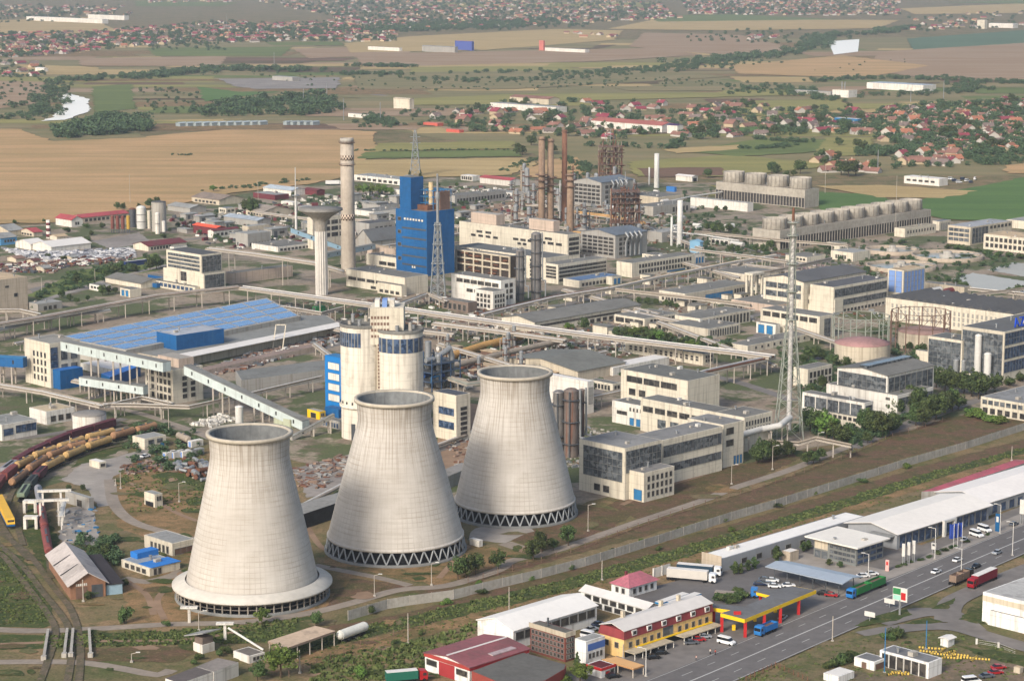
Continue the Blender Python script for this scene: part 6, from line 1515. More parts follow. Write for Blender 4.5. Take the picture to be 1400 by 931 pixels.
def motel():
    r, LA, LB, H = bld('motel', 'yellow roadside motel with a red mansard band and pale roof', 853, 874, 974, 820, 900, RY, roofm((206, 200, 192)), [('R', .03, .42, .5, .76, 5, 1, GLASSD, .4), ('R', .58, .97, .5, .76, 5, 1, GLASSD, .4), ('L', .1, .9, .48, .74, 2, 1, GLASSD, .35), ('R', .43, .54, .5, .95, 1, 1, GLASS, 1)])
    m = MB()
    lo, hi = H - .02, H + 2.5; e0, e1 = .35, -.2
    a = [(-e0, -e0, lo), (LA + e0, -e0, lo), (LA + e0, LB + e0, lo), (-e0, LB + e0, lo)]; b2 = [(-e1, -e1, hi), (LA + e1, -e1, hi), (LA + e1, LB + e1, hi), (-e1, LB + e1, hi)]
    m.add(a + b2, [(3, 2, 1, 0), (4, 5, 6, 7), (0, 1, 5, 4), (1, 2, 6, 5), (2, 3, 7, 6), (3, 0, 4, 7)]); m.build('mansard', paint((142, 60, 62), .8, .25, .1, .6, .2), r)
    m = MB(); gable(m, .2, LA - .2, .2, LB - .2, hi, 1.3, 'x', .4, .2); m.build('pitched_roof', roofm((206, 200, 192)), r)
    for i in range(6):
        x = LA * (.08 + .165 * i); d = mbox('dormer', RW, r, x, x + 2.0, -.4, 1.0, lo + .5, lo + 2.0); mbox('pane', GLASSD, d, x + .35, x + 1.65, -.45, -.4, lo + .8, lo + 1.8)
    for u0, u1, z in ((.0, .43, .42), (.55, 1.0, .42)):
        mbox('awning', roofm((196, 182, 156)), r, LA * u0, LA * u1, -4.2, -.01, H * z - .25, H * z)
        for k in range(6):
            x = LA * (u0 + (u1 - u0) * k / 5.01) + .2; mbox('post', WHITE, r, x, x + .2, -4.1, -3.9, 0, H * z - .26)
    mbox('balcony', YEL, r, LA * .12, LA * .98, -.9, -.02, H * .43, H * .47)
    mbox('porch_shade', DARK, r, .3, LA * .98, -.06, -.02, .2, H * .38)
    for x, y in ((.2, .2), (.6, .3), (.8, .3)): mbox('chimney', CREAM2, r, LA * x, LA * x + 1, LB * (1 - y), LB * (1 - y) + 1, hi, hi + 2.6)
motel()
r_, LA, LB, H = bld('garage_hall', 'hall with a dark red ribbed roof, red fascia and big red gate', 642, 912, 723, 581, 936, RW, roofm((146, 88, 92)), [('L', .04, .3, .4, .7, 1, 1, GLASSD, .9), ('L', .72, .97, .4, .7, 1, 1, GLASSD, .9)], 'gable_x', rise=1.2)
mbox('gate', paint((158, 52, 54), .7, .15), r_, -.1, -.01, LB * .33, LB * .68, .05, H * .78)
mbox('fascia', paint((164, 64, 58), .7, .15), r_, -.25, -.02, -.2, LB + .2, H * .82, H + .15); mbox('fascia', paint((170, 50, 52), .6, .1), r_, 0, LA, -.25, -.02, H * .8, H + .1)
mbox('ridge_cap', W_ROOF, r_, 0, LA, LB * .48, LB * .52, H + 1.38, H + 1.5)
mbox('roof_light', roofm((190, 170, 170)), r_, LA * .45, LA * .85, LB * .08, LB * .2, H + .5, H + .78)
slab('workshop', 'flat dark grey roofed workshop with a red-brown parapet', [(645, 917), (714, 891), (774, 908), (772, 914), (745, 930), (700, 940)], 4.6, paint((150, 70, 60), .8, .2), roofm((104, 102, 96)))
r_, LA, LB, H = bld('office_tower', 'brown glazed office block with a pale fascia and dark roof', 773, 866, 786, 725, 905, paint((116, 66, 56), .7, .2), roofm((108, 104, 94)), [('L', .03, .97, .06, .84, 9, 4, GLASSD, .62), ('R', .1, .9, .06, .84, 3, 4, GLASSD, .62)])
mbox('fascia', CREAM2, r_, -.3, -.02, -.3, LB + .3, H * .87, H + .3); mbox('fascia', CREAM2, r_, 0, LA, -.3, -.02, H * .87, H + .3)
m_ = MB(); m_.tube((LA * .4, LB * .6, H), (LA * .4, LB * .6, H + 2.6), .3, 8); m_.build('chimney', METALD, r_)
r_, LA, LB, H = bld('office_tower', 'white block with a blue upper panel beside the brown glazed office', 801, 877, 827, 786, 908, RW, G_LIGHT, [('R', .1, .9, .22, .42, 4, 1, GLASSD, .5)])
mbox('panel', paint((70, 104, 168), .6, .1), r_, LA * .1, LA, -.08, -.01, H * .55, H * .85)
r_, LA, LB, H = bld('kiosk', 'small white kiosk with a red roof edge next to the wooden canopy', 822, 914, 841, 801, 928, RW, roofm((96, 36, 40)), [('R', .3, .6, .05, .6, 1, 1, REDP), ('R', .65, .9, .3, .65, 1, 1)])
mbox('fascia', REDP, r_, -.2, -.02, -.2, LB + .2, H - .6, H + .2); mbox('fascia', REDP, r_, 0, LA + .2, -.2, -.02, H - .6, H + .2)
slab('canopy', 'tan wooden canopy in front of the motel', [(823, 901), (842, 897), (881, 909), (866, 914)], 3.0, paint((176, 132, 86), .8, .2), roofm((210, 164, 110)), th=.4, posts=4)
# filling station
def station():
    H = 6.0
    pts = [(985, 838), (1018, 846.5), (1116, 806.5), (1084, 800.5), (1057, 806), (1037, 803), (1034, 808.5), (1054, 813.5), (1017, 829), (974, 825), (970, 830), (999, 834)]
    t, l = slab('filling_station', 'L-shaped filling station canopy, grey on top with a bright yellow edge', pts, H, YEL, roofm((112, 112, 112)), 'filling station', th=1.1)
    for x, y in ((987, 846), (1019, 853), (1045, 843), (1067, 834), (1092, 823), (976, 835), (1040, 812)):
        c = P(x, y - 8, H) ; c = Vector((c.x, c.y, 0)) - t.location
        mbox('column', REDP, t, c.x - .45, c.x + .45, c.y - .45, c.y + .45, 0, H - 1.11)
    for x, y in ((1003, 862), (1032, 850), (1060, 838)):
        c = P(x, y) - t.location; mbox('island', CONC, t, c.x - 3, c.x + 3, c.y - .7, c.y + .7, 0, .25); mbox('pump', YEL, t, c.x - .5, c.x + .5, c.y - .35, c.y + .35, .26, 1.9)
    c = P(1008, 840, H) - t.location; mbox('roof_sign', REDP, t, c.x - 1.1, c.x + 1.1, c.y - .15, c.y + .15, H + .06, H + 1.1)
station()
def carport():
    H = 4.6; q = [P(x, y, H) for x, y in ((1046, 775), (1075, 767), (1180, 789), (1152, 799))]; base = sum(q, Vector()) / 4; base.z = 0
    t = thing('car_port', 'long pale blue-grey metal carport roof beside the filling station', 'canopy', base); q = [p - base for p in q]
    m = MB(); mid = [(q[0] + q[1]) / 2 + Vector((0, 0, .9)), (q[2] + q[3]) / 2 + Vector((0, 0, .9))]
    v = [q[0], q[1], mid[0], q[3], q[2], mid[1]]; v2 = [p + Vector((0, 0, .25)) for p in v]
    v = v + v2
    m.add(v, [(0, 2, 5, 3), (2, 1, 4, 5), (9, 11, 8, 6), (11, 10, 7, 8), (0, 3, 9, 6), (1, 7, 10, 4), (0, 6, 8, 2), (2, 8, 7, 1), (3, 5, 11, 9), (5, 4, 10, 11)]); m.build('roof', paint((170, 180, 188), .45, .1, .1, .5, .05, .3), t)
    for k in range(6):
        for s_ in (.15, .85):
            p = q[0].lerp(q[3], (k + .5) / 6).lerp(q[1].lerp(q[2], (k + .5) / 6), s_); mbox('post', METALD, t, p.x - .12, p.x + .12, p.y - .12, p.y + .12, 0, H + .15)
carport()
# dealers' buildings along the highway
GP = paint((148, 150, 152), .6, .12, .06, .5, .1)
r_, LA, LB, H = bld('service_hall', 'long low grey clad hall with a white roof behind the carport', 986, 764, 1182, 960, 783, GP, roofm((228, 224, 216)), [('R', .1, .9, .25, .6, 8, 1, GLASSD, .35)], cat='building')
mbox('end_wall', BEIGE, r_, -.12, -.01, -.1, LB + .1, 0, H + .9)
r_, LA, LB, H = bld('kiosk', 'small beige box building before the grey clad hall', 1080, 755, 1092, 1069, 769, BEIGE, W_ROOF)
r_, LA, LB, H = bld('showroom', 'glass car showroom with a thin overhanging white roof', 1170, 748, 1208, 1113, 775, paint((120, 124, 122), .4, .1), roofm((222, 216, 204)), [('L', .02, .62, .12, .9, 6, 3, GLASS, .95), ('L', .66, .98, .5, .95, 1, 1, CREAM2, .98), ('L', .66, .98, .05, .42, 2, 1, GLASS, .9), ('R', .03, .97, .05, .92, 4, 3, GLASSB, .92)])
m_ = MB(); m_.box(-2, LA + 1, -2, LB + 2.5, H + .05, H + .5); m_.build('overhang_roof', roofm((222, 216, 204)), r_)
r_, LA, LB, H = bld('showroom', 'broad dealer hall with a gently curved white roof and blue glass front', 1226, 729, 1352, 1160, 752, GP, roofm((224, 218, 208)), [('R', .02, .98, .1, .8, 14, 1, GLASSB, .85)], 'gable_x', rise=2.0, ov=1.2)
m_ = MB(); m_.box(-4, -.05, LB * .05, LB * .5, H - 1.4, H - 1.1)
for i in range(5): m_.box(-4 + i, -3.8 + i, LB * .05, LB * .5, H - 1.1, H - .9)
m_.build('entrance_grille', METAL, r_)
mbox('portal', PIPEW, r_, LA * .45, LA * .47, -2.2, -1.2, 0, 5.2); mbox('portal', PIPEW, r_, LA * .56, LA * .58, -2.2, -1.2, 0, 5.2); mbox('portal_beam', PIPEW, r_, LA * .45, LA * .58, -2.2, -1.2, 5.21, 6)
r_, LA, LB, H = bld('showroom', 'third white roofed dealer hall running out of the eastern edge', 1351, 687, 1490, 1280, 705, GP, roofm((226, 220, 212)), [('R', .02, .98, .1, .7, 12, 1, GLASSB, .6)], 'gable_x', rise=2.2)
slab('roof_strip', 'narrow shed with a pink-red roof behind the third dealer hall', [(1260, 672), (1283, 671), (1410, 630), (1389, 628)], 5, GREYW, roofm((186, 92, 104)))
r_, LA, LB, H = bld(WH, 'big white warehouse cut by the eastern edge beside the slip road', 1448, 834, 1560, 1344, 876, RW, roofm((190, 188, 182)), [])
mbox('band', CREAM2, r_, -.1, -.01, 0, LB, H * .72, H * .9)
bld(SH, 'low white annex with a grey lid along the big white warehouse', 1425, 852, 1440, 1351, 872, RW, G_ROOF)
# roadside depot at the bottom
r_, LA, LB, H = bld('depot', 'flat grey roofed depot with wide framed bays by the pipe yard', 1269, 906, 1288, 1203, 929, RW, roofm((130, 130, 130)), [('L', .04, .96, .1, .85, 6, 1, GLASSD, .78)], cat='building', vents=2)
bld('depot', 'lower white annex of the wide-bayed depot', 1195, 905, 1212, 1168, 918, RW, roofm((126, 126, 126)), [('L', .4, .6, .05, .7, 1, 1, BROWNST), ('R', .1, .9, .05, .7, 1, 1, BROWNST)], cat='building')
bld(SH, 'tiny white gabled shed in the pipe yard', 1296, 874, 1305, 1286, 886, RW, W_ROOF, [], 'gable_x')
bld(SH, 'white flat roof by the bottom edge beside the railing', 1146, 925, 1168, 1126, 936, RW, W_ROOF)
bld('kiosk', 'little tan box stall in the eastern dirt yard', 1394, 913, 1399, 1386, 922, CREAM2, TAN_ROOF)
# signs
def totem(lb, px, yb, yt, w, mat, post=True, mark=None, th=.5):
    c = P(px, yb); H = top(c, yt); ww = sz(c, w) / 2; t = thing('totem_sign', lb, 'sign', c, R(-35))
    z0 = H * .42 if post else .1
    mbox('panel', mat, t, -ww, ww, -th / 2, th / 2, z0, H)
    if post:
        for s_ in (-.5, .5): mbox('post', METAL, t, ww * s_ - .15, ww * s_ + .15, -.15, .15, 0, z0 - .01)
    if mark: mbox('mark', mark, t, -ww * .55, ww * .55, -th / 2 - .04, -th / 2 - .01, z0 + (H - z0) * .55, z0 + (H - z0) * .85)
for x, lb in ((1235, 'white totem sign panel, first of three on posts before the showroom'), (1242, 'white totem sign panel, middle of three on posts before the showroom'), (1249, 'white totem sign panel, last of three, the tallest')):
    totem(lb, x, 773 - (x - 1235) * .25, 743 - (x - 1235) * .3, 4.4, PIPEW)
totem('white square sign on a dark base beside the lamp', 1276.5, 757, 742, 6.5, PIPEW, True, METALD)
totem('red and white pylon sign at the showroom kerb', 1213, 781, 765, 5, paint((214, 168, 160), .6, .1), False, REDP)
totem('tall blue totem sign with a white mark', 1363.5, 727, 702, 6, paint((20, 84, 130), .4, .1), False, PIPEW)
totem('white double totem at the eastern kerb', 1397, 716, 683, 7, PIPEW)
def flag(lb, px, yb, yt):
    c = P(px, yb); H = top(c, yt); t = thing('flag', lb, 'flag', c, R(-20)); m = MB(); m.tube((0, 0, 0), (0, 0, H), .1, 6); m.build('pole', PIPEW, t)
    m = MB(); n = 6
    for i in range(n):
        x0, x1 = -.1 - 1.5 * i / n, -.1 - 1.5 * (i + 1) / n; y0, y1 = .25 * math.sin(i * 1.2), .25 * math.sin((i + 1) * 1.2)
        m.add([(x0, y0, H * .42), (x1, y1, H * .4), (x1, y1, H * .97), (x0, y0, H * .98)], [(0, 1, 2, 3)])
    m.build('cloth', paint((40, 66, 142), .8, .1), t)
for x, lb in ((1303.5, 'blue banner flag, first of the row in front of the dealer hall'), (1309, 'blue banner flag, middle of the row in front of the dealer hall'), (1315, 'blue banner flag, last of the row in front of the dealer hall')):
    flag(lb, x, 751 - (x - 1303) * .25, 716 - (x - 1303) * .2)
def billboard():
    c = P(1230, 841); H = top(c, 803); t = thing('billboard', 'white billboard with green and red print on one post', 'billboard', c, R(-38)); w = sz(c, 11)
    m = MB(); m.tube((0, 0, 0), (0, 0, H * .55), .35, 10); m.build('post', METAL, t)
    mbox('panel', PIPEW, t, -w, w, -.25, .25, H * .52, H)
    mbox('print', GREENP, t, -w * .96, w * .1, -.29, -.26, H * .75, H * .97); mbox('print', REDP, t, w * .15, w * .8, -.29, -.26, H * .58, H * .84)
    mbox('print', paint((150, 200, 180), .6, .1), t, -w * .9, w * .1, -.29, -.26, H * .56, H * .72)
billboard()
for lb, x, y in (('little white board on the grass island, by the billboard', 1216, 831), ('little white board on the grass island, by the road edge', 1189, 849)):
    c = P(x, y); t = thing('sign_board', lb, 'sign', c, R(-38)); mbox('post', METAL, t, -.1, .1, -.1, .1, 0, 1.5); mbox('panel', PIPEW, t, -1.8, 1.8, -.1, .1, 1.51, 3.0)
# yellow barrier pipes in the yard
q_ = random.Random(12)
BAR = NB('barrier'); _ck = BAR.n('TexWave'); _tc = BAR.n('TexCoord'); BAR.l(_tc.outputs['Object'], _ck.inputs['Vector']); _ck.inputs['Scale'].default_value = .35
BAR = BAR.out(BAR.ramp(_ck.outputs['Fac'], [(.3, lin((36, 36, 34))), (.34, lin((196, 164, 70)))]), .6)
first = None
for i in range(18):
    if i < 14: x, y = 1268 + (i % 9) * 9 + q_.uniform(-2, 2), 887 + (i % 9) * 2.1 + (i // 9) * 5 + q_.uniform(-1.5, 1.5)
    else: x, y = 1222 + (i - 18) % 4 * 9, 926 + (i - 18) // 4 * 4
    if first is None:
        first = thing('barrier_pipe', 'yellow and black banded pipe section lying in the roadside yard', 'pipe', P(x, y), 0, 'yellow pipe sections in the roadside yard')
        m = MB(); m.tube((-2.6, 0, .45), (2.6, 0, .45), .38, 8); m.build('body', BAR, first); rz0 = R(-15); first.rotation_euler = (0, 0, rz0)
    else: dup(first, P(x, y), R(q_.choice([-15, -20, -10, 60, 35])))

# ------------------------------------------------------------------ vehicles
CARP = {k: paint(v, .3, .06, .5, 2, 0, .0, .6) for k, v in dict(white=(222, 222, 220), silver=(150, 154, 158), red=(160, 30, 34), black=(26, 27, 30), navy=(34, 44, 70), grey=(88, 92, 98), blue=(40, 112, 176)).items()}
TYRE = paint((22, 22, 23), .9, .1)
def wheel(name, parent, x, y, r, w):
    m = MB(); m.tube((x, y - w / 2, r), (x, y + w / 2, r), r, 12); m.build(name, TYRE, parent)
def extrude(m, prof, y0, y1, inset=0.0, zt=None):
    """side profile (x, z) pulled across the width; points above zt lean inwards"""
    a = [(x, y0 + (inset if zt is not None and z > zt else 0), z) for x, z in prof]; b = [(x, y1 - (inset if zt is not None and z > zt else 0), z) for x, z in prof]
    n = len(prof); m.add(a + b, [tuple(range(n)), tuple(range(2 * n - 1, n - 1, -1))] + [((i + 1) % n, i, n + i, n + (i + 1) % n) for i in range(n)])
def car_proto(kind):
    t = thing('parked_car' if kind == 'car' else 'van', 'x', 'car' if kind == 'car' else 'van')
    if kind == 'car':
        body = [(-2.1, .35), (2.1, .35), (2.15, .7), (1.95, .85), (1.0, .95), (-1.5, .98), (-2.1, .9), (-2.15, .6)]
        cab = [(1.05, .94), (.35, 1.42), (-.95, 1.45), (-1.75, .97)]; roof = [(.4, 1.41), (.3, 1.47), (-.9, 1.5), (-1.0, 1.44)]; wd, rr, ax = .87, .32, 1.3
    else:
        body = [(-2.7, .4), (2.7, .4), (2.75, .9), (2.4, 1.15), (1.75, 1.3), (-2.75, 1.3), (-2.75, .6)]
        cab = [(1.8, 1.29), (1.2, 2.05), (-2.65, 2.1), (-2.72, 1.29)]; roof = [(1.25, 2.04), (1.0, 2.3), (-2.6, 2.34), (-2.68, 2.09)]; wd, rr, ax = 1.0, .36, 1.75
    m = MB(); extrude(m, body, -wd, wd); m.build('body', CARP['white'], t)
    m = MB(); extrude(m, cab, -wd + .06, wd - .06, .14, 1.2 if kind == 'car' else 1.6); m.build('window', paint((24, 28, 33), .15, .1, .5, 2, 0, 0, .6), t)
    m = MB(); extrude(m, roof, -wd + .2, wd - .2); m.build('roof', CARP['white'], t)
    for sx in (-1, 1):
        for sy in (-1, 1): wheel('wheel', t, sx * ax, sy * (wd - .08), rr, .2)
    m = MB(); m.box(2.1 if kind == 'car' else 2.72, 2.18 if kind == 'car' else 2.78, -wd * .85, -wd * .5, .62, .78); m.build('headlight', PIPEW, t)
    m = MB(); m.box(2.1 if kind == 'car' else 2.72, 2.18 if kind == 'car' else 2.78, wd * .5, wd * .85, .62, .78); m.build('headlight', PIPEW, t)
    return t
HD = math.atan2(hw[20].y - hw[10].y, hw[20].x - hw[10].x)   # heading of the highway
used = {}
def car(kind, col, px, py, head, label):
    if kind not in used: used[kind] = car_proto(kind); t = used[kind]; t.location = P(px, py, .26); t.rotation_euler = (0, 0, head); t['label'] = label
    else: t = dup(used[kind], P(px, py, .26), head, label)
    recolor(t, 'body', CARP[col]); recolor(t, 'roof', CARP[col])
    return t
for col, x, y, h, lb in (('white', 1280, 783, HD, 'white car driving on the highway, closest to the green dump trailer'), ('white', 1309, 767, HD, 'white car driving on the highway, middle of the three light ones'), ('silver', 1363, 757, HD + 3.14, 'silver car driving on the highway beyond the centre line'),
        ('black', 1334, 776, HD + 3.14, 'black car driving on the highway beside the brown dump trailer'), ('silver', 1070, 846, HD + .2, 'silver pickup under the filling station canopy'), ('black', 1126, 813, HD - 1.2, 'black car parked next to the red one at the canopy end'),
        ('red', 1136.5, 815, HD - 1.2, 'red car parked next to the black one at the canopy end'), ('navy', 1039, 800, HD - 1.0, 'dark blue car in the cluster behind the filling station, outermost'), ('grey', 1046, 794, HD - 1.0, 'dark grey car in the cluster behind the filling station, rear row'),
        ('silver', 1051, 800, HD - 1.0, 'silver-blue car in the cluster behind the filling station'), ('white', 1056, 795, HD - 1.0, 'white car at the back of the cluster behind the filling station'), ('white', 1078, 802, HD - .8, 'white car parked alone close to the yellow canopy edge'),
        ('white', 1059, 803, HD - 1, 'white car in the front of the cluster behind the filling station'), ('black', 893, 900, .25, 'black car parked before the motel, nearer to the road'), ('black', 903, 894, .25, 'black car parked before the motel, under the awning'),
        ('grey', 945, 880, .2, 'grey car in the row of three before the motel'), ('red', 955, 876, .2, 'red car in the row of three before the motel'), ('silver', 963, 872, .2, 'silver car in the row of three before the motel'),
        ('white', 1318, 739, HD + .3, 'white car by the low hedge before the blue flags'), ('red', 1361, 921, .3, 'red car parked at the bottom edge beside the dark one'), ('red', 1365, 914, .3, 'second red car behind the first at the bottom edge'), ('grey', 1349, 926, .3, 'dark car parked between the white van and the red cars'),
        ('silver', 809, 862, .6, 'silver car in the courtyard behind the motel'), ('navy', 818, 855, .6, 'dark car in the courtyard behind the motel'), ('black', 838, 926, .4, 'dark car beside the red-edged kiosk'), ('white', 199, 625, HD, 'white car on the concrete yard near the blue-doored building'), ('black', 212, 618, .5, 'black car next to the blue-doored building'),
        ('white', 1180, 789, HD - .6, 'white pickup parked under the carport end'), ('white', 1192, 786, HD - .6, 'white pickup next to another beyond the carport'), ('grey', 1386, 718, HD, 'grey car by the double white totem')):
    car('car', col, x, y, h, lb)
for col, x, y, h, lb in (('white', 993, 880, HD - 1.55, 'white minibus standing in front of the filling station'), ('white', 1335, 733, HD - 1.9, 'smaller white van on the paved yard of the dealer'), ('white', 1346, 726, HD - 1.9, 'larger white van on the paved yard of the dealer'), ('white', 1328, 934, .35, 'white van half out of the bottom edge beside the dark car'),
        ('white', 806, 872, -.6, 'white van in the courtyard between the white hall and the motel')):
    car('van', col, x, y, h, lb)
def truck(lb, px, py, head, cab, trailer, L=11.0, kind='box', hgt=2.8, tipper=None, name='lorry'):
    t = thing(name, lb, 'lorry', P(px, py, .26), head)
    m = MB(); extrude(m, [(0, .6), (2.2, .6), (2.3, 1.4), (2.1, 2.9), (1.7, 3.2), (0, 3.3)], -1.2, 1.2)
    c = m.build('cab', cab, t); mbox('windscreen', paint((24, 28, 33), .15, .1, .5, 2, 0, 0, .6), c, 2.16, 2.28, -1.05, 1.05, 1.75, 2.7)
    for s_ in (-1, 1): mbox('side_window', GLASSD, c, .9, 1.9, s_ * 1.2 - .03, s_ * 1.2 + .03, 1.8, 2.6)
    mbox('chassis', DARK, t, -L - .4, 1.5, -.5, .5, .6, .95)
    if kind == 'box':
        mbox('trailer', trailer, t, -L - .5, -.5, -1.27, 1.27, 1.0, 1.0 + hgt); mbox('trailer_roof', W_ROOF, t, -L - .45, -.55, -1.24, 1.24, 1.0 + hgt + .002, 1.06 + hgt)
    elif kind == 'tip':
        m = MB()
        for x0, x1 in ([(-L, -.5)] if L < 9 else [(-L * .48, -.5), (-L, -L * .52)]):
            m.box(x0, x1, -1.25, -1.15, 1.1, 1.0 + hgt); m.box(x0, x1, 1.15, 1.25, 1.1, 1.0 + hgt); m.box(x0, x0 + .1, -1.15, 1.15, 1.1, 1.0 + hgt); m.box(x1 - .1, x1, -1.15, 1.15, 1.1, 1.0 + hgt); m.box(x0, x1, -1.25, 1.25, 1.0, 1.1)
        m.build('tipper_body', trailer, t)
        mbox('load', BROWNST, t, -L + .3, -.9, -1.1, 1.1, 1.1, 1.0 + hgt * .7)
    else: mbox('flatbed', trailer, t, -L - .5, -.5, -1.25, 1.25, 1.0, 1.25)
    for x in (1.2, -1.6, -L + 2.4, -L + 1.1, -L - .1 if L > 9 else -2.7):
        for s_ in (-1, 1): wheel('wheel', t, x, s_ * 1.05, .5, .34)
    return t
truck('blue cab lorry with a long green tipper and trailer on the highway edge', 1166, 817, HD + 3.14, CARP['blue'], paint((42, 118, 60), .6, .15), 18, 'tip', 2.2)
truck('bright blue tipper lorry beside the filling station canopy', 1041, 868, HD + 3.14, CARP['blue'], paint((36, 112, 180), .5, .1), 7, 'tip', 1.8)
truck('dark cab lorry with a brown-grey tipper waiting at the slip road', 1322, 791, HD, CARP['black'], paint((132, 112, 96), .8, .2), 9.5, 'tip', 2.2)
truck('dark red articulated lorry with a pale trailer roof at the slip road', 1331, 803, HD + 3.14, paint((140, 24, 36), .4, .05), paint((124, 28, 44), .6, .1), 13, 'box')
truck('white articulated lorry with a long grey-white trailer beside the grey hall', 970, 796, R(-18), CARP['white'], paint((196, 190, 180), .6, .1), 13.5, 'box')
truck('white tractor lorry parked behind the long grey-white trailer', 977, 787, R(-18), CARP['white'], paint((36, 60, 78), .6, .1), 12, 'box', 2.3)
truck('blue tractor with an empty flatbed trailer behind the filling station', 1027, 816, R(-14), CARP['blue'], paint((150, 138, 126), .8, .2), 11, 'flat')
truck('white lorry parked at the edge of the wheat field', 465, 253, R(8), CARP['white'], paint((216, 214, 208), .6, .1), 12, 'box')
truck('red cab lorry with a green trailer by the red gated hall', 573, 930, R(15), CARP['red'], paint((30, 96, 78), .6, .1), 9, 'box', 2.4)
for lb, x, y in (('blue sided box trailer with pale roof behind the motel, the nearer', 905, 838), ('blue sided box trailer with pale roof behind the motel, beside the tractor', 922, 838)):
    t = thing('box_trailer', lb, 'trailer', P(x, y, .24), HD - .03)
    mbox('body', paint((20, 118, 168), .5, .1), t, -2, 12, -1.3, 1.3, 1.0, 3.9); mbox('roof', W_ROOF, t, -1.95, 11.95, -1.27, 1.27, 3.902, 3.98); mbox('chassis', DARK, t, -1.5, 11.5, -.6, .6, .5, .99)
    for xx in (0, 1.3, 9.5):
        for s_ in (-1, 1): wheel('wheel', t, xx, s_ * 1.1, .48, .32)
t = thing('tank_trailer', 'white cylindrical tank trailer parked by the tan open shed', 'trailer', P(482, 872, .2), math.pi / 2 - TA + R(8))
m = MB(); m.tube((-5.4, 0, 2.3), (5.4, 0, 2.3), 1.45, 18); m.lathe([(.02, -.5), (1.0, -.35), (1.45, 0)], 14); m.build('tank', paint((214, 212, 200), .4, .1, .3, 1, .1), t)
for x in (-5.4, 5.4): m = MB(); m.ball((x, 0, 2.3), 1.4, 14); m.build('tank_end', paint((214, 212, 200), .4, .1, .3, 1, .1), t)
mbox('chassis', DARK, t, -5, 5, -.8, .8, .5, .95)
for x in (-4.4, -3, 3.2, 4.4):
    for s_ in (-1, 1): wheel('wheel', t, x, s_ * .95, .48, .3)
for lb, x, y, mt in (('white site container, first of the row near the drum heap', 227, 628, WHITE), ('white site container with blue trim, second of the row', 238, 627, PIPEW), ('white site container, third of the row near the drum heap', 250, 626, WHITE), ('grey-white site container at the end of the row', 263, 624, G_LIGHT), ('white site office box behind the container row', 262, 612, WHITE)):
    t = thing('site_container', lb, 'container', P(x, y), math.pi / 2 - TA); mbox('body', mt, t, 0, 6, 0, 2.6, 0, 2.6)
    m = MB()
    for i in range(20): m.box(.15 + i * .29, .27 + i * .29, -.05, -.005, .15, 2.45)
    m.build('ribbing', mt, t); mbox('door', BLUEP, t, -.06, -.005, .5, 2.1, .1, 2.3)
t = thing('site_container', 'green container standing behind the solar hall', 'container', P(432, 428), math.pi / 2 - TA); mbox('body', GREENP, t, 0, 7, 0, 3, 0, 3.4); mbox('door', G_DARK, t, -.06, -.005, .5, 2.5, .1, 3)
# ------------------------------------------------------------------ railway wagons
def wagon(kind, lb, p, q, mat, group=None):
    a, b = P(p[0], p[1], 2.2), P(q[0], q[1], 2.2); a.z = b.z = 0
    c = (a + b) / 2; L = (b - a).length - .6; t = thing({'tank': 'tank_wagon', 'box': 'box_wagon', 'hopper': 'hopper_wagon', 'loco': 'locomotive'}[kind], lb, 'wagon', c, math.atan2(b.y - a.y, b.x - a.x), group)
    h = L / 2
    mbox('chassis', DARK, t, -h, h, -1.2, 1.2, .9, 1.25)
    if kind == 'tank':
        m = MB(); m.tube((-h + .9, 0, 2.75), (h - .9, 0, 2.75), 1.5, 16); m.tube((h - .9, 0, 2.75), (h - .2, 0, 2.75), 1.5, 16, .9); m.tube((-h + .9, 0, 2.75), (-h + .2, 0, 2.75), 1.5, 16, .9); m.build('tank', mat, t)
        m = MB(); m.tube((0, 0, 4.1), (0, 0, 4.7), .5, 10); m.build('dome', mat, t); mbox('walkway', METALD, t, -h * .6, h * .6, -.35, .35, 4.26, 4.34)
    elif kind == 'box':
        m = MB(); extrude(m, [(-h, 1.26), (h, 1.26), (h, 4.0), (-h, 4.0)], -1.4, 1.4); m.build('body', mat, t)
        m = MB(); gable(m, -h, h, -1.4, 1.4, 4.0, .35, 'x', .06, .08); m.build('roof', mat, t)
        for s_ in (-1, 1): mbox('door', mat, t, -1.2, 1.2, s_ * 1.44 - .05, s_ * 1.44 + .05, 1.4, 3.7)
    elif kind == 'hopper':
        m = MB(); extrude(m, [(-h * .5, 1.26), (h * .5, 1.26), (h, 2.6), (h, 4.0), (-h, 4.0), (-h, 2.6)], -1.4, 1.4); m.build('body', mat, t); mbox('hatch', DARK, t, -h * .8, h * .8, -.5, .5, 4.01, 4.15)
    else:
        m = MB(); extrude(m, [(-h, 1.26), (h, 1.26), (h + .3, 2.2), (h - .6, 4.0), (-h, 4.0)], -1.4, 1.4); m.build('body', mat, t); mbox('stripe', BLUEW, t, -h, h + .25, -1.43, 1.43, 1.3, 1.9); mbox('windscreen', GLASSD, t, h - .35, h + .02, -1.1, 1.1, 2.6, 3.5)
    for x in (-h * .72, -h * .55, h * .55, h * .72):
        for s_ in (-1, 1): wheel('wheel', t, x, s_ * .75, .46, .16)
MW, YW = paint((96, 48, 56), .8, .2, .2, .8, .2), paint((194, 158, 102), .75, .2, .2, .8, .35, dirt=(120, 82, 54))
YW2, GW, DG, RW2 = paint((168, 128, 94), .85, .25, .2, .8, .45, dirt=(110, 76, 56)), paint((140, 140, 144), .7, .2), paint((66, 72, 70), .8, .2), paint((132, 70, 66), .8, .3)
A1, A2 = 'maroon box wagons on the outermost track', 'sand-yellow tank wagons on the curved tracks'
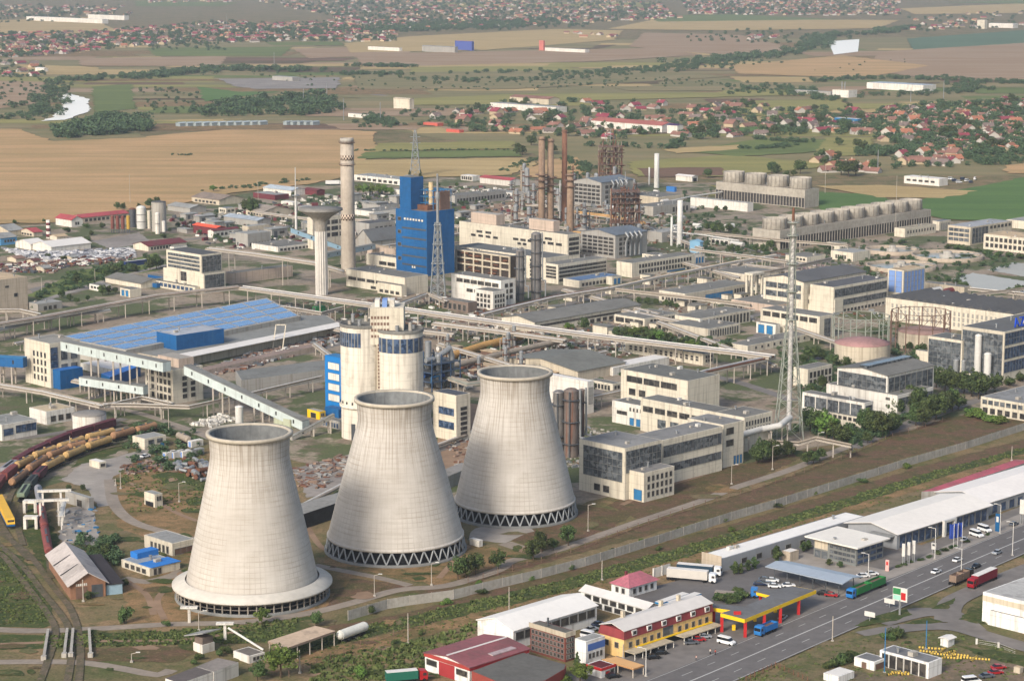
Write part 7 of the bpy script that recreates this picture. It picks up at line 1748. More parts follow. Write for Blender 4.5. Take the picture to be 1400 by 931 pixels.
for i, (p, q) in enumerate((((156, 578), (125, 587)), ((124, 587), (94, 596)), ((93, 597), (65, 609)), ((64, 610), (42, 620)), ((41, 621), (21, 633)))):
    wagon('box', ('maroon box wagon at the far end of the outermost train', 'second maroon box wagon of the outermost train', 'third maroon box wagon of the outermost train', 'fourth maroon box wagon of the outermost train', 'fifth maroon box wagon, coupled to the grey one')[i], p, q, MW, A1)
wagon('hopper', 'pale grey wagon coupled behind the maroon box wagons', (20, 634), (4, 646), GW)
for i, (p, q) in enumerate((((157, 590), (117, 600)), ((115, 601), (79, 613)), ((77, 614), (45, 625)), ((44, 627), (21, 639)))):
    wagon('tank', ('yellow tank wagon at the far end of the second train', 'second yellow tank wagon of the second train', 'third yellow tank wagon of the second train', 'fourth yellow tank wagon of the second train, before the maroon ones')[i], p, q, YW, A2)
wagon('box', 'maroon box wagon behind the yellow tanks of the second train', (20, 641), (5, 653), RW2)
wagon('box', 'rust-red box wagon cut by the western edge', (3, 655), (-8, 670), RW2)
for i, (p, q) in enumerate((((150, 602), (120, 606)), ((118, 607), (92, 613)), ((93, 614), (65, 625)), ((63, 627), (38, 643)), ((36, 646), (15, 662)))):
    wagon('tank', ('brownish tank wagon at the far end of the third train', 'second tank wagon of the third train, half hidden', 'third tank wagon of the third train', 'fourth tank wagon of the third train', 'last tank wagon of the third train, with a grey end')[i], p, q, YW2, A2)
for i, (p, q) in enumerate((((152, 601), (118, 612)), ((116, 613), (88, 625)), ((86, 627), (59, 641)))):
    wagon('tank', ('yellow tank wagon at the far end of the innermost train', 'second yellow tank wagon of the innermost train', 'third yellow tank wagon of the innermost train, next to the maroon hopper')[i], p, q, YW, A2)
wagon('hopper', 'dark maroon hopper wagon on the innermost track', (61, 642), (49, 653), MW)
wagon('hopper', 'dark grey hopper wagon on the innermost track', (48, 654), (38, 665), DG)
wagon('hopper', 'pale green hopper wagon at the end of the innermost train', (37, 667), (28, 681), paint((128, 142, 118), .8, .2))
wagon('tank', 'weathered orange tank wagon beyond the yellow trains, nearer', (184, 589), (152, 598), YW2); wagon('tank', 'weathered orange tank wagon beyond the yellow trains, farther', (214, 582), (185, 590), YW2)
wagon('loco', 'yellow locomotive with a blue stripe at the western edge', (-2, 682), (15, 716), paint((220, 172, 54), .6, .1))
wagon('tank', 'grey-brown tank wagon under the loading gantry', (52, 668), (56, 692), GW); wagon('tank', 'rusty red tank wagon under the loading gantry', (56, 694), (61, 722), RW2); wagon('tank', 'maroon tank wagon at the track end, nearest the engine shed', (61, 724), (67, 756), RW2)
wagon('tank', 'brown tank wagon lying by the small blue-doored building', (243, 596), (259, 603), PIPE)
# vans and cars on the far depot yard
for i in range(7): car('van', 'navy' if i % 2 else 'white', 1300 + i * 5.5, 246 + (i % 3) * 2.2, .2 * i, 'small %s van in the far depot yard by the green field' % ('dark' if i % 2 else 'white'))['group'] = 'vans in the far depot yard'
# ------------------------------------------------------------------ people: one skinned body each
def person(lb, px, py, face, shirt, legs, stride):
    t = thing('person', lb, 'person', P(px, py, .26), face)
    V = [(0, 0, .95), (0, 0, 1.2), (0, 0, 1.42), (0, 0, 1.54), (0, 0, 1.68), (0, .1, .9), (stride, .11, .5), (stride * .6, .11, .08), (stride * .6 + .16, .11, .04), (0, -.1, .9), (-stride * .6, -.11, .5), (-stride * 1.3, -.11, .1), (-stride * 1.3 + .15, -.11, .05),
         (0, .2, 1.38), (-stride * .5, .26, 1.12), (.05, .27, .88), (0, -.2, 1.38), (stride * .5, -.26, 1.12), (.12, -.27, .9)]
    E = [(0, 1), (1, 2), (2, 3), (3, 4), (0, 5), (5, 6), (6, 7), (7, 8), (0, 9), (9, 10), (10, 11), (11, 12), (2, 13), (13, 14), (14, 15), (2, 16), (16, 17), (17, 18)]
    rr = [.16, .17, .17, .06, .11, .1, .07, .045, .04, .1, .07, .045, .04, .07, .045, .035, .07, .045, .035]
    me = bpy.data.meshes.new('body'); me.from_pydata(V, E, []); me.materials.append(paint((170, 126, 104), .7, .05))
    o = put('body', me, t); o.modifiers.new('skin', 'SKIN'); sv = me.skin_vertices[0].data
    for i, r in enumerate(rr): sv[i].radius = (r, r)
    sv[0].use_root = True; s_ = o.modifiers.new('sub', 'SUBSURF'); s_.levels = s_.render_levels = 2
    m = MB(); m.tube((0, 0, .98), (0, 0, 1.2), .2, 12, .19); m.tube((0, 0, 1.2), (0, 0, 1.46), .2, 12, .14); m.build('shirt', shirt, t)
    m = MB(); m.tube((0, 0, 1.0), (0, 0, .86), .19, 12, .18)
    m.tube((0, .1, .9), (stride, .11, .5), .12, 10, .09); m.tube((stride, .11, .5), (stride * .6, .11, .1), .09, 10, .07); m.tube((0, -.1, .9), (-stride * .6, -.11, .5), .12, 10, .09); m.tube((-stride * .6, -.11, .5), (-stride * 1.3, -.11, .13), .09, 10, .07); m.build('trousers', legs, t)
    m = MB(); m.lathe([(.12, .0), (.125, .06), (.09, .12), (.02, .14)], 12, (-.01, 0, 1.68)); m.build('hair', DARK, t)
person('person in a pale top walking on the forecourt before the filling station', 971, 894, .4, WHITE, DARK, .18)
person('person in red walking beside the one in a pale top', 978, 895, .5, REDP, DARK, .15)
person('person in a light shirt walking alone near the parked black cars', 952, 903, 2.0, paint((214, 180, 170), .8, .1), METALD, .16)

# ------------------------------------------------------------------ trees and shrubs
def leaf_mat(name, dark, light):
    b = NB(name); oi = b.n('ObjectInfo')
    f = b.noise(.55, 3); c = b.ramp(f, [(.3, lin(dark)), (.68, lin(light))])
    h = b.n('HueSaturation'); b.l(c, h.inputs['Color']); b.l(b.math('ADD', b.math('MULTIPLY', oi.outputs['Random'], .05), .475), h.inputs['Hue']); b.l(b.math('ADD', b.math('MULTIPLY', oi.outputs['Random'], .5), .75), h.inputs['Value'])
    return b.out(h.outputs[0], .8, 0, .15)
LEAF = leaf_mat('leaves', (38, 52, 32), (88, 102, 58)); LEAFB = leaf_mat('bright_leaves', (66, 88, 40), (104, 124, 58)); LEAFF = leaf_mat('far_leaves', (52, 68, 48), (80, 94, 62))
BARK = paint((84, 70, 56), .9, .3)
def leaf_cloud(q, clumps, n, size):
    """leaf-sized quads spread on and inside a set of clump ellipsoids -> vertex array"""
    v = []
    for (cx, cy, cz, r, rz) in clumps:
        d = q.normal(size=(n, 3)); d /= np.linalg.norm(d, axis=1)[:, None]; rad = q.uniform(.55, 1.05, n) ** .6
        c = np.array([cx, cy, cz]) + d * rad[:, None] * np.array([r, r, rz])
        nrm = d + q.normal(size=(n, 3)) * .6; nrm /= np.linalg.norm(nrm, axis=1)[:, None]
        t1 = np.cross(nrm, q.normal(size=(n, 3))); t1 /= np.linalg.norm(t1, axis=1)[:, None]; t2 = np.cross(nrm, t1)
        s = (size * q.uniform(.6, 1.3, n))[:, None]
        v.append(np.stack([c - t1 * s, c - t2 * s * .6, c + t1 * s, c + t2 * s * .6], 1))
    return np.concatenate(v).reshape(-1, 3)
def quad_mesh(name, v, mat):
    n = len(v) // 4; me = bpy.data.meshes.new(name); me.vertices.add(len(v)); me.vertices.foreach_set('co', v.astype(np.float32).ravel())
    me.loops.add(len(v)); me.loops.foreach_set('vertex_index', np.arange(len(v), dtype=np.int32)); me.polygons.add(n)
    me.polygons.foreach_set('loop_start', np.arange(0, len(v), 4, dtype=np.int32)); me.polygons.foreach_set('loop_total', np.full(n, 4, np.int32))
    me.materials.append(mat); me.update(calc_edges=True); return me
def clumps_for(q, kind):
    out = []
    if kind == 'round':
        for i in range(24):
            a, e, r = q.uniform(0, 6.28), q.uniform(-.8, 1), q.uniform(.2, 1)
            out.append((.36 * r * math.cos(a), .36 * r * math.sin(a), .55 + .32 * e * (1.15 - .55 * r), q.uniform(.09, .22), q.uniform(.08, .17)))
    elif kind == 'tall':
        for i in range(15):
            z = .2 + .75 * i / 14; w = .13 * math.sin(math.pi * min(1, (z - .1) / .95)) + .03; a = q.uniform(0, 6.28)
            out.append((w * .7 * math.cos(a), w * .7 * math.sin(a), z, w * .9 + .02, .09))
    elif kind == 'cone':
        for i in range(14):
            z = .12 + .84 * i / 13; w = .24 * (1 - z) + .02; a = q.uniform(0, 6.28); out.append((w * .5 * math.cos(a), w * .5 * math.sin(a), z, w, .07))
    else:
        for i in range(11):
            a, r = q.uniform(0, 6.28), q.uniform(.1, 1); out.append((.5 * r * math.cos(a), .5 * r * math.sin(a), .38 + q.uniform(-.12, .2), q.uniform(.2, .34), q.uniform(.18, .32)))
    return out
def tree_proto(name, kind, mat, seed):
    q = np.random.default_rng(seed); cl = clumps_for(q, kind)
    t = thing(name, 'x', 'tree' if kind != 'bush' else 'shrub')
    m = MB()
    if kind != 'bush':
        m.tube((0, 0, 0), (0, 0, .42), .028, 7, .018); m.tube((0, 0, .42), (0, 0, .8), .018, 6, .006)
        for c in cl[:7]: m.tube((0, 0, .3 + .2 * q.uniform()), c[:3], .012, 5, .004)
    else:
        for c in cl[:6]: m.tube((c[0] * .2, c[1] * .2, 0), c[:3], .02, 5, .008)
    m.build('trunk' if kind != 'bush' else 'stem', BARK, t)
    put('crown', quad_mesh('crown', leaf_cloud(q, cl, 75, .042 if kind != 'bush' else .07), mat), t)
    return t
PROTO = {}
for k, (nm, kind, mat) in {'a': ('deciduous_tree', 'round', LEAF), 'b': ('deciduous_tree', 'round', LEAF), 'c': ('deciduous_tree', 'round', LEAF), 'l': ('deciduous_tree', 'round', LEAFB), 'p': ('poplar_tree', 'tall', LEAF), 'n': ('conifer_tree', 'cone', LEAF), 's': ('shrub', 'bush', LEAF), 'y': ('shrub', 'bush', LEAFB)}.items():
    PROTO[k] = [tree_proto(nm, kind, mat, ord(k)), False]
def plant(k, px, py, hpx, label, group=None, wide=1.0):
    c = P(px, py); h = hpx / ppm(py) / .96 * (1.12 if py > 260 else 1.0); pr = PROTO[k]; rz = rnd.uniform(0, 6.28)
    sc = (h * wide, h * wide, h)
    if not pr[1]: pr[1] = True; t = pr[0]; t.location = c; t.rotation_euler = (0, 0, rz); t.scale = sc; t['label'] = label
    else: t = dup(pr[0], c, rz, label, sc)
    if group: t['group'] = group
    return t
def group_plant(items, label, group, k='abc', wide=1.0):
    for i, (x, y, h) in enumerate(items): plant(k[i % len(k)], x, y, h, label, group, wide)
# by the cooling towers
group_plant([(626, 792, 30), (637, 790, 28), (650, 785, 28)], 'dark green tree in the clump right of the middle cooling tower', 'clump beside the middle cooling tower')
plant('b', 681, 778, 25, 'lone young tree on the lawn between clump and farthest tower')
group_plant([(729, 766, 27), (741, 755, 28)], 'leafy tree with a pale stem at the path before the farthest tower', 'pair of trees at the path')
plant('c', 757, 752, 16, 'small round tree beside the pair at the path'); plant('a', 777, 746, 27, 'dense tree by the lamp post near the farthest tower')
plant('y', 655, 800, 9, 'pale shrub in the grass by the panel wall')
plant('l', 358, 853, 22, 'small tree against the skirt of the nearest cooling tower'); plant('a', 432, 856, 20, 'tree beside the ditch wall end'); plant('a', 507, 840, 12, 'small round tree on the wall end near the tank trailer')
plant('a', 118, 838, 24, 'crooked thin bush by the engine shed') if False else plant('s', 171, 852, 26, 'tall loose bush south of the engine shed', wide=.6)
plant('s', 228, 856, 9, 'tiny bush on the ditch path')
group_plant([(124, 757, 14), (133, 762, 15), (145, 758, 16), (152, 764, 12)], 'overgrown bush behind the lean-to', 'bushes behind the lean-to', 's')
group_plant([(120, 818, 12), (128, 816, 10)], 'bush growing at the door of the brick shed', 'bushes at the brick shed', 's')
group_plant([(94, 671, 9), (113, 671, 9)], 'round bush behind the flat grey block', 'bushes behind the flat grey block', 'a')
plant('s', 170, 800, 10, 'dark bush beside the light blue end wall')
plant('l', 384, 926, 44, 'big bright green tree beside the low white sheds', wide=1.1); plant('a', 352, 930, 26, 'darker tree in front of the big bright green one')
group_plant([(300, 897, 11), (272, 902, 10), (310, 893, 12), (265, 908, 8)], 'scrub bush among the low southern sheds', 'scrub by the low sheds', 's')
plant('y', 494, 926, 16, 'yellowish bush near the thin meadow pole'); group_plant([(512, 905, 8), (470, 905, 8), (575, 868, 7), (540, 880, 7)], 'low bush in the ditch meadow', 'meadow bushes', 's')
# south-eastern tree belt
group_plant([(1034, 634, 26), (1043, 632, 30), (1053, 630, 28), (1061, 628, 22)], 'dense tree in the row beside the fat white duct', 'trees beside the fat white duct')
plant('b', 1078, 625, 22, 'round tree in front of the tallest mast'); group_plant([(1104, 636, 18), (1112, 634, 18), (1121, 630, 17)], 'small tree near the thin pipe portals', 'trees near the portals')
group_plant([(1108, 590, 32), (1120, 594, 34), (1130, 600, 34), (1140, 602, 28), (1150, 606, 26), (1158, 604, 20)], 'bushy tree behind the portals and below the five-window annex', 'trees below the five-window annex', 'abl')
group_plant([(1185, 590, 30), (1195, 596, 34), (1206, 598, 34), (1216, 594, 30), (1186, 606, 16), (1222, 588, 22)], 'tree in the thicket in front of the glazed assembly hall', 'thicket before the assembly hall')
group_plant([(1224, 570, 26), (1236, 566, 30), (1248, 562, 34), (1260, 568, 36), (1270, 576, 34), (1280, 574, 34), (1292, 566, 30), (1252, 582, 26), (1262, 584, 26), (1302, 562, 28), (1310, 560, 22)], 'tree in the belt along the assembly hall side', 'belt along the assembly hall')
plant('l', 1300, 552, 20, 'brighter tree standing out of the belt by the glass block')
group_plant([(1280, 530, 28), (1292, 536, 32), (1302, 540, 30), (1318, 538, 28), (1328, 542, 34), (1338, 546, 34), (1348, 540, 24), (1360, 536, 24)], 'tree at the foot of the dark glazed block', 'trees at the foot of the glazed block')
group_plant([(1362, 564, 18), (1382, 568, 18)], 'small round tree on a stem before the low office', 'round trees before the low office', 'a')
group_plant([(1334, 570, 12), (1344, 574, 12), (1356, 577, 11), (1368, 579, 11), (1328, 566, 10)], 'low green hedge bush under the low office', 'hedge under the low office', 'y', 1.6)
group_plant([(1380, 528, 14), (1395, 522, 14)], 'bush on the bank beside the glass block', 'bank bushes', 's')
# plant interior
group_plant([(845, 461, 14), (856, 462, 15), (868, 463, 16), (880, 464, 17), (892, 466, 17), (904, 468, 16), (914, 470, 15), (934, 478, 16), (946, 480, 15), (960, 474, 14), (975, 484, 14), (985, 483, 14), (995, 480, 12)], 'bushy green tree in the strip before the windowless gable', 'green strip before the windowless gable', 'abl', 1.2)
plant('a', 798, 452, 17, 'round dark tree next to the low grey roofed shed'); plant('y', 778, 450, 10, 'yellow-green bush beside the round dark tree')
group_plant([(873, 415, 9), (885, 417, 10), (897, 418, 9), (910, 420, 10), (918, 421, 10), (925, 423, 8), (950, 420, 10)], 'small tree along the low brown pipe line', 'trees along the low brown pipe', 'abc')
plant('s', 1037, 410, 9, 'bush by the white conveyor leg frame', wide=1.4)
group_plant([(975, 318, 13), (985, 320, 15), (996, 318, 12), (968, 316, 10), (1005, 322, 10)], 'dark tree in the grove west of the cell row', 'grove west of the cell row')
group_plant([(1035, 346, 12), (1045, 347, 13), (1053, 342, 13), (1010, 346, 10), (1000, 344, 10), (1060, 346, 8)], 'tree beneath the brown pipe line by the cells', 'trees beneath the brown pipe')
group_plant([(980, 291, 9), (992, 290, 8)], 'round tree before the long flat store', 'trees before the flat store', 'ac')
group_plant([(1116, 352, 12), (1134, 346, 12), (1192, 362, 8)], 'dark tree near the pump houses', 'trees near the pump houses')
group_plant([(1088, 520, 24), (1098, 498, 14), (1106, 492, 18), (1114, 492, 18), (1124, 492, 14), (1140, 500, 16), (1156, 502, 14), (1088, 478, 10), (1110, 540, 14), (1122, 532, 18), (1164, 498, 12)], 'tree in the green patch between the tallest mast and the gas holder', 'green patch by the gas holder')
group_plant([(1196, 498, 14), (1210, 494, 12), (1244, 480, 12), (1256, 486, 14), (1262, 482, 12), (1240, 500, 12), (1228, 450, 8)], 'tree between the two gas holders', 'trees between the gas holders')
group_plant([(1298, 340, 7), (1310, 342, 8), (1322, 344, 8), (1336, 346, 7), (1350, 349, 8), (1365, 351, 8), (1380, 352, 8), (1395, 354, 8)], 'hedge bush in front of the glazed hall and office', 'hedge before the glazed hall', 's', 1.5)
group_plant([(1382, 402, 10), (1395, 400, 12), (1318, 392, 8), (1308, 388, 8), (1296, 384, 7), (1280, 382, 6), (1350, 420, 8), (1370, 418, 8)], 'bush at the margin of the pale ponds', 'bushes by the ponds', 's', 1.3)
group_plant([(1218, 332, 7), (1230, 334, 6), (1214, 354, 7), (1234, 356, 7)], 'weedy bush inside the far basin', 'weeds by the basins', 's')
group_plant([(100, 378, 9), (106, 388, 11), (120, 384, 8), (145, 378, 12), (156, 374, 12), (166, 371, 12), (176, 370, 11), (186, 372, 10)], 'dark bush in the hedge along the green verge', 'hedge along the green verge', 'sa', 1.3)
group_plant([(205, 370, 16), (214, 368, 18), (220, 366, 12)], 'dark tree beside the blue container shed', 'trees beside the blue shed')
group_plant([(140, 404, 14), (148, 403, 12), (158, 402, 9), (96, 412, 10), (84, 408, 12), (105, 416, 9), (120, 412, 8), (46, 424, 8)], 'tree around the small white hut near the western bridge', 'trees near the small white hut')
plant('l', 292, 263, 9, 'bright green bush standing at the wheat field edge', wide=1.3)
group_plant([(336, 292, 18), (346, 294, 22), (352, 290, 16)], 'dark tree beside the small blue house', 'dark trees by the blue house')
group_plant([(402, 272, 9), (410, 300, 12), (418, 296, 10), (318, 292, 8), (294, 300, 8), (244, 312, 8), (260, 310, 7), (232, 318, 6)], 'small tree among the back lot sheds', 'trees among the back lot sheds')
group_plant([(492, 266, 13), (500, 267, 14), (509, 267, 14), (517, 268, 15), (526, 268, 14), (534, 268, 11)], 'bright green tree in the clump east of the chequered chimney', 'clump east of the chimney', 'l')
group_plant([(560, 243, 10), (575, 246, 13)], 'dark tree at the foot of the far pylon', 'trees at the far pylon', 'n')
group_plant([(625, 256, 7), (632, 282, 6), (650, 284, 6), (666, 282, 6), (740, 258, 7), (800, 292, 9), (790, 294, 8), (520, 250, 5), (600, 256, 6)], 'small tree around the long dark hall', 'trees around the long dark hall')
group_plant([(160, 287, 10), (168, 288, 10), (206, 286, 14), (214, 282, 12), (190, 284, 6)], 'dark tree behind the cement silos', 'trees behind the cement silos')
group_plant([(92, 318, 8), (120, 330, 8), (140, 312, 8), (125, 322, 7), (20, 306, 6), (88, 356, 7), (66, 352, 6), (60, 304, 5), (118, 312, 7), (224, 326, 7)], 'bush among the mason and cement yards', 'bushes among the yards', 's')
# roadside
plant('l', 793, 934, 26, 'bright green bushy tree at the bottom edge', wide=1.3); plant('n', 789, 916, 22, 'blue-green fir beside the brown glazed office'); plant('y', 770, 936, 16, 'green bush at the workshop corner', wide=1.4)
group_plant([(1004, 786, 16), (1012, 785, 13), (1022, 781, 14), (1032, 778, 15), (1063, 769, 20), (1098, 755, 13), (1106, 752, 12)], 'slim dark tree against the grey clad hall', 'trees against the grey clad hall', 'p', 1.4)
group_plant([(994, 824, 13), (1004, 822, 14), (1012, 818, 13), (985, 822, 13), (1000, 826, 10), (1008, 810, 9)], 'bush in the thicket behind the filling station', 'thicket behind the filling station', 's', 1.3)
group_plant([(1134, 774, 10), (1148, 777, 10)], 'small clipped tree before the showroom window', 'trees before the showroom', 'a')
group_plant([(1228, 776, 5), (1236, 773, 5), (1244, 770, 5), (1258, 767, 5), (1270, 763, 5), (1282, 758, 6), (1292, 754, 6), (1302, 750, 6), (1322, 742, 5), (1350, 732, 4)], 'low clipped shrub in the roadside bed', 'roadside bed shrubs', 's', 1.6)
group_plant([(1150, 908, 16), (1160, 905, 16), (1140, 912, 14), (1132, 914, 12), (1222, 873, 16), (1228, 870, 14), (1215, 876, 13), (1166, 900, 12)], 'dark shrub in the roadside thicket by the depot', 'roadside thicket', 's', 1.2)
group_plant([(1310, 905, 5), (1340, 895, 5), (1300, 892, 5), (1240, 880, 5), (1380, 905, 5)], 'weedy shrub in the pipe yard', 'weeds in the pipe yard', 's', 1.4)
group_plant([(838, 756, 7), (880, 742, 7), (930, 728, 8), (990, 712, 8), (1060, 694, 8), (1110, 676, 7), (1180, 660, 7), (1240, 640, 7), (780, 778, 8), (720, 792, 9), (660, 812, 8), (610, 826, 8), (700, 815, 7), (1000, 726, 6), (900, 752, 6)], 'reedy bush in the ditch along the panel wall', 'ditch bushes', 'sy', 1.6)
# ------------------------------------------------------------------ villages
def in_poly(poly, q):
    xs, ys = [p[0] for p in poly], [p[1] for p in poly]
    while True:
        x, y = q.uniform(min(xs), max(xs)), q.uniform(min(ys), max(ys)); c = False; j = len(poly) - 1
        for i in range(len(poly)):
            if (poly[i][1] > y) != (poly[j][1] > y) and x < (poly[j][0] - poly[i][0]) * (y - poly[i][1]) / (poly[j][1] - poly[i][1]) + poly[i][0]: c = not c
            j = i
        if c: return x, y
HROOF = {'terracotta': paint((146, 106, 92), .9, .3, .05, .5), 'crimson': paint((142, 62, 74), .85, .2, .05, .5), 'orange-brown': paint((172, 114, 88), .9, .25, .05, .5), 'grey-brown': paint((128, 112, 104), .9, .3, .05, .5)}
HWALL = {'white': paint((186, 180, 170), .9, .15), 'cream': paint((182, 164, 134), .9, .15)}
HP = {}
def house_proto(roof, wall, shape):
    t = thing('village_house', 'x', 'house'); q = random.Random(roof + wall + str(shape))
    L, Wd, h, rs = [(16, 11, 2.7, 3.6), (12.5, 11, 4.6, 4), (23, 10, 2.6, 3.2)][shape]
    m = MB(); gable_wall(m, -L / 2, L / 2, -Wd / 2, Wd / 2, 0, h, rs, 'x')
    if shape == 1: gable_wall(m, -L * .2, L * .2, -Wd / 2 - 3, -Wd / 2 + .1, 0, h - .5, 2, 'y')
    m.build('wall', HWALL[wall], t)
    m = MB(); gable(m, -L / 2, L / 2, -Wd / 2, Wd / 2, h, rs, 'x', .6)
    if shape == 1: gable(m, -L * .2, L * .2, -Wd / 2 - 3, -Wd / 2 + 2, h - .5, 2, 'y', .4)
    r = m.build('roof', HROOF[roof], t)
    m = MB(); m.box(L * .2, L * .2 + .9, .8, 1.7, h + 1, h + rs + 1); m.build('chimney', CREAM2, r)
    for s_ in (-.3, .1, .32): mbox('window', GLASSD, t, L * s_, L * s_ + 1.3, -Wd / 2 - .05 - (3 if shape == 1 and abs(s_) < .2 else 0), -Wd / 2 - (3 if shape == 1 and abs(s_) < .2 else 0), 1.2, 2.6)
    return t
SCALE_LB = ('low', 'two-storey', 'very long')
def house(x, y, roof, wall, shape, where, sc=1.0):
    key = (roof, wall, shape); lb = '%s %s house with a %s roof %s' % (SCALE_LB[shape], wall, roof, where); rz = rnd.choice([.9, .9, 2.4, .2, 1.7]) + rnd.uniform(-.2, .2)
    gp = '%s houses %s' % (roof, where)
    if key not in HP: HP[key] = house_proto(*key); t = HP[key]; t.location = P(x, y); t.rotation_euler = (0, 0, rz); t.scale = (sc, sc, sc); t['label'] = lb; t['group'] = gp
    else: dup(HP[key], P(x, y), rz, lb, sc, gp)
VIL = [([(590, 160), (640, 150), (690, 142), (780, 138), (900, 142), (930, 152), (930, 180), (860, 192), (800, 190), (700, 186), (620, 178)], 46, 'in the middle village behind the stacks'),
       ([(930, 152), (1010, 142), (1090, 152), (1150, 150), (1195, 160), (1190, 186), (1100, 186), (1000, 188), (930, 192)], 52, 'in the village north of the striped fields'),
       ([(1195, 150), (1300, 142), (1420, 138), (1420, 205), (1330, 214), (1250, 205), (1195, 190)], 112, 'in the eastern village among dark trees'),
       ([(1110, 216), (1180, 224), (1205, 238), (1120, 240)], 9, 'in the hamlet beyond the cell rows'),
       ([(1222, 212), (1310, 208), (1322, 226), (1232, 230)], 14, 'in the cluster above the depot'),
       ([(0, 86), (50, 86), (62, 104), (0, 106)], 8, 'near the western river bend')]
for poly, n, where in VIL:
    taken = []
    tries = 0
    while n and tries < 4000:
        tries += 1
        x, y = in_poly(poly, rnd); mp = ppm(y)
        if any(abs(x - a) < 11 * mp and abs(y - b) < 11 * mp * .16 for a, b in taken): continue
        taken.append((x, y)); n -= 1
        house(x, y, rnd.choices(list(HROOF), [5, 2.2, 1.6, 2])[0], rnd.choice(['white', 'white', 'cream']), rnd.choice([0, 0, 1, 2]), where, rnd.uniform(.8, 1.1))
FARV = [([(0, 46), (130, 44), (300, 30), (400, 32), (540, 26), (540, 58), (400, 58), (200, 62), (100, 74), (0, 80)], 520), ([(0, 8), (170, 8), (180, 22), (0, 24)], 60),
        ([(330, -2), (560, -2), (700, 0), (900, 4), (930, 26), (760, 34), (560, 40), (470, 28), (400, 12)], 560), ([(930, -4), (1230, -4), (1230, 22), (1100, 22), (940, 20)], 380), ([(1240, 24), (1420, 15), (1420, 36), (1250, 45)], 40),
        ([(1000, 48), (1090, 50), (1080, 58), (1000, 56)], 10), ([(770, 45), (850, 48), (840, 54), (770, 52)], 8), ([(200, -3), (340, -4), (330, 4), (200, 5)], 40)]
cnt = 0
far_m = MB(); fm = list(HROOF.values()) + list(HWALL.values())
for poly, n in FARV:
    pts = sorted((in_poly(poly, rnd) for i in range(n)), key=lambda p: -p[1])
    for x, y in pts:
        if y > 54 and cnt < 58 and x < 560:
            cnt += 1; house(x, y, rnd.choices(list(HROOF), [4, 3, 2, 1])[0], rnd.choice(['white', 'cream']), rnd.choice([0, 1, 2]), 'in the far western town'); continue
        c = P(x, y); a = rnd.uniform(0, 3.14); L, Wd, h = rnd.uniform(10, 20), rnd.uniform(9, 12), rnd.uniform(2.4, 4.2)
        ca, sa = math.cos(a), math.sin(a); k = MB(); gable_wall(k, -L / 2, L / 2, -Wd / 2, Wd / 2, 0, h, 3, 'x'); g2 = MB(); gable(g2, -L / 2, L / 2, -Wd / 2, Wd / 2, h, 3, 'x', .5)
        for src, mi in ((k, 4 + rnd.randrange(2)), (g2, rnd.choices(range(4), [4, 3, 2, 1.5])[0])):
            far_m.mi = mi; far_m.add([(c.x + p[0] * ca - p[1] * sa, c.y + p[0] * sa + p[1] * ca, p[2]) for p in src.v], src.f)
o = far_m.build('distant_houses', fm); o['kind'] = 'stuff'; o['label'] = 'far town houses merging on the horizon plain'
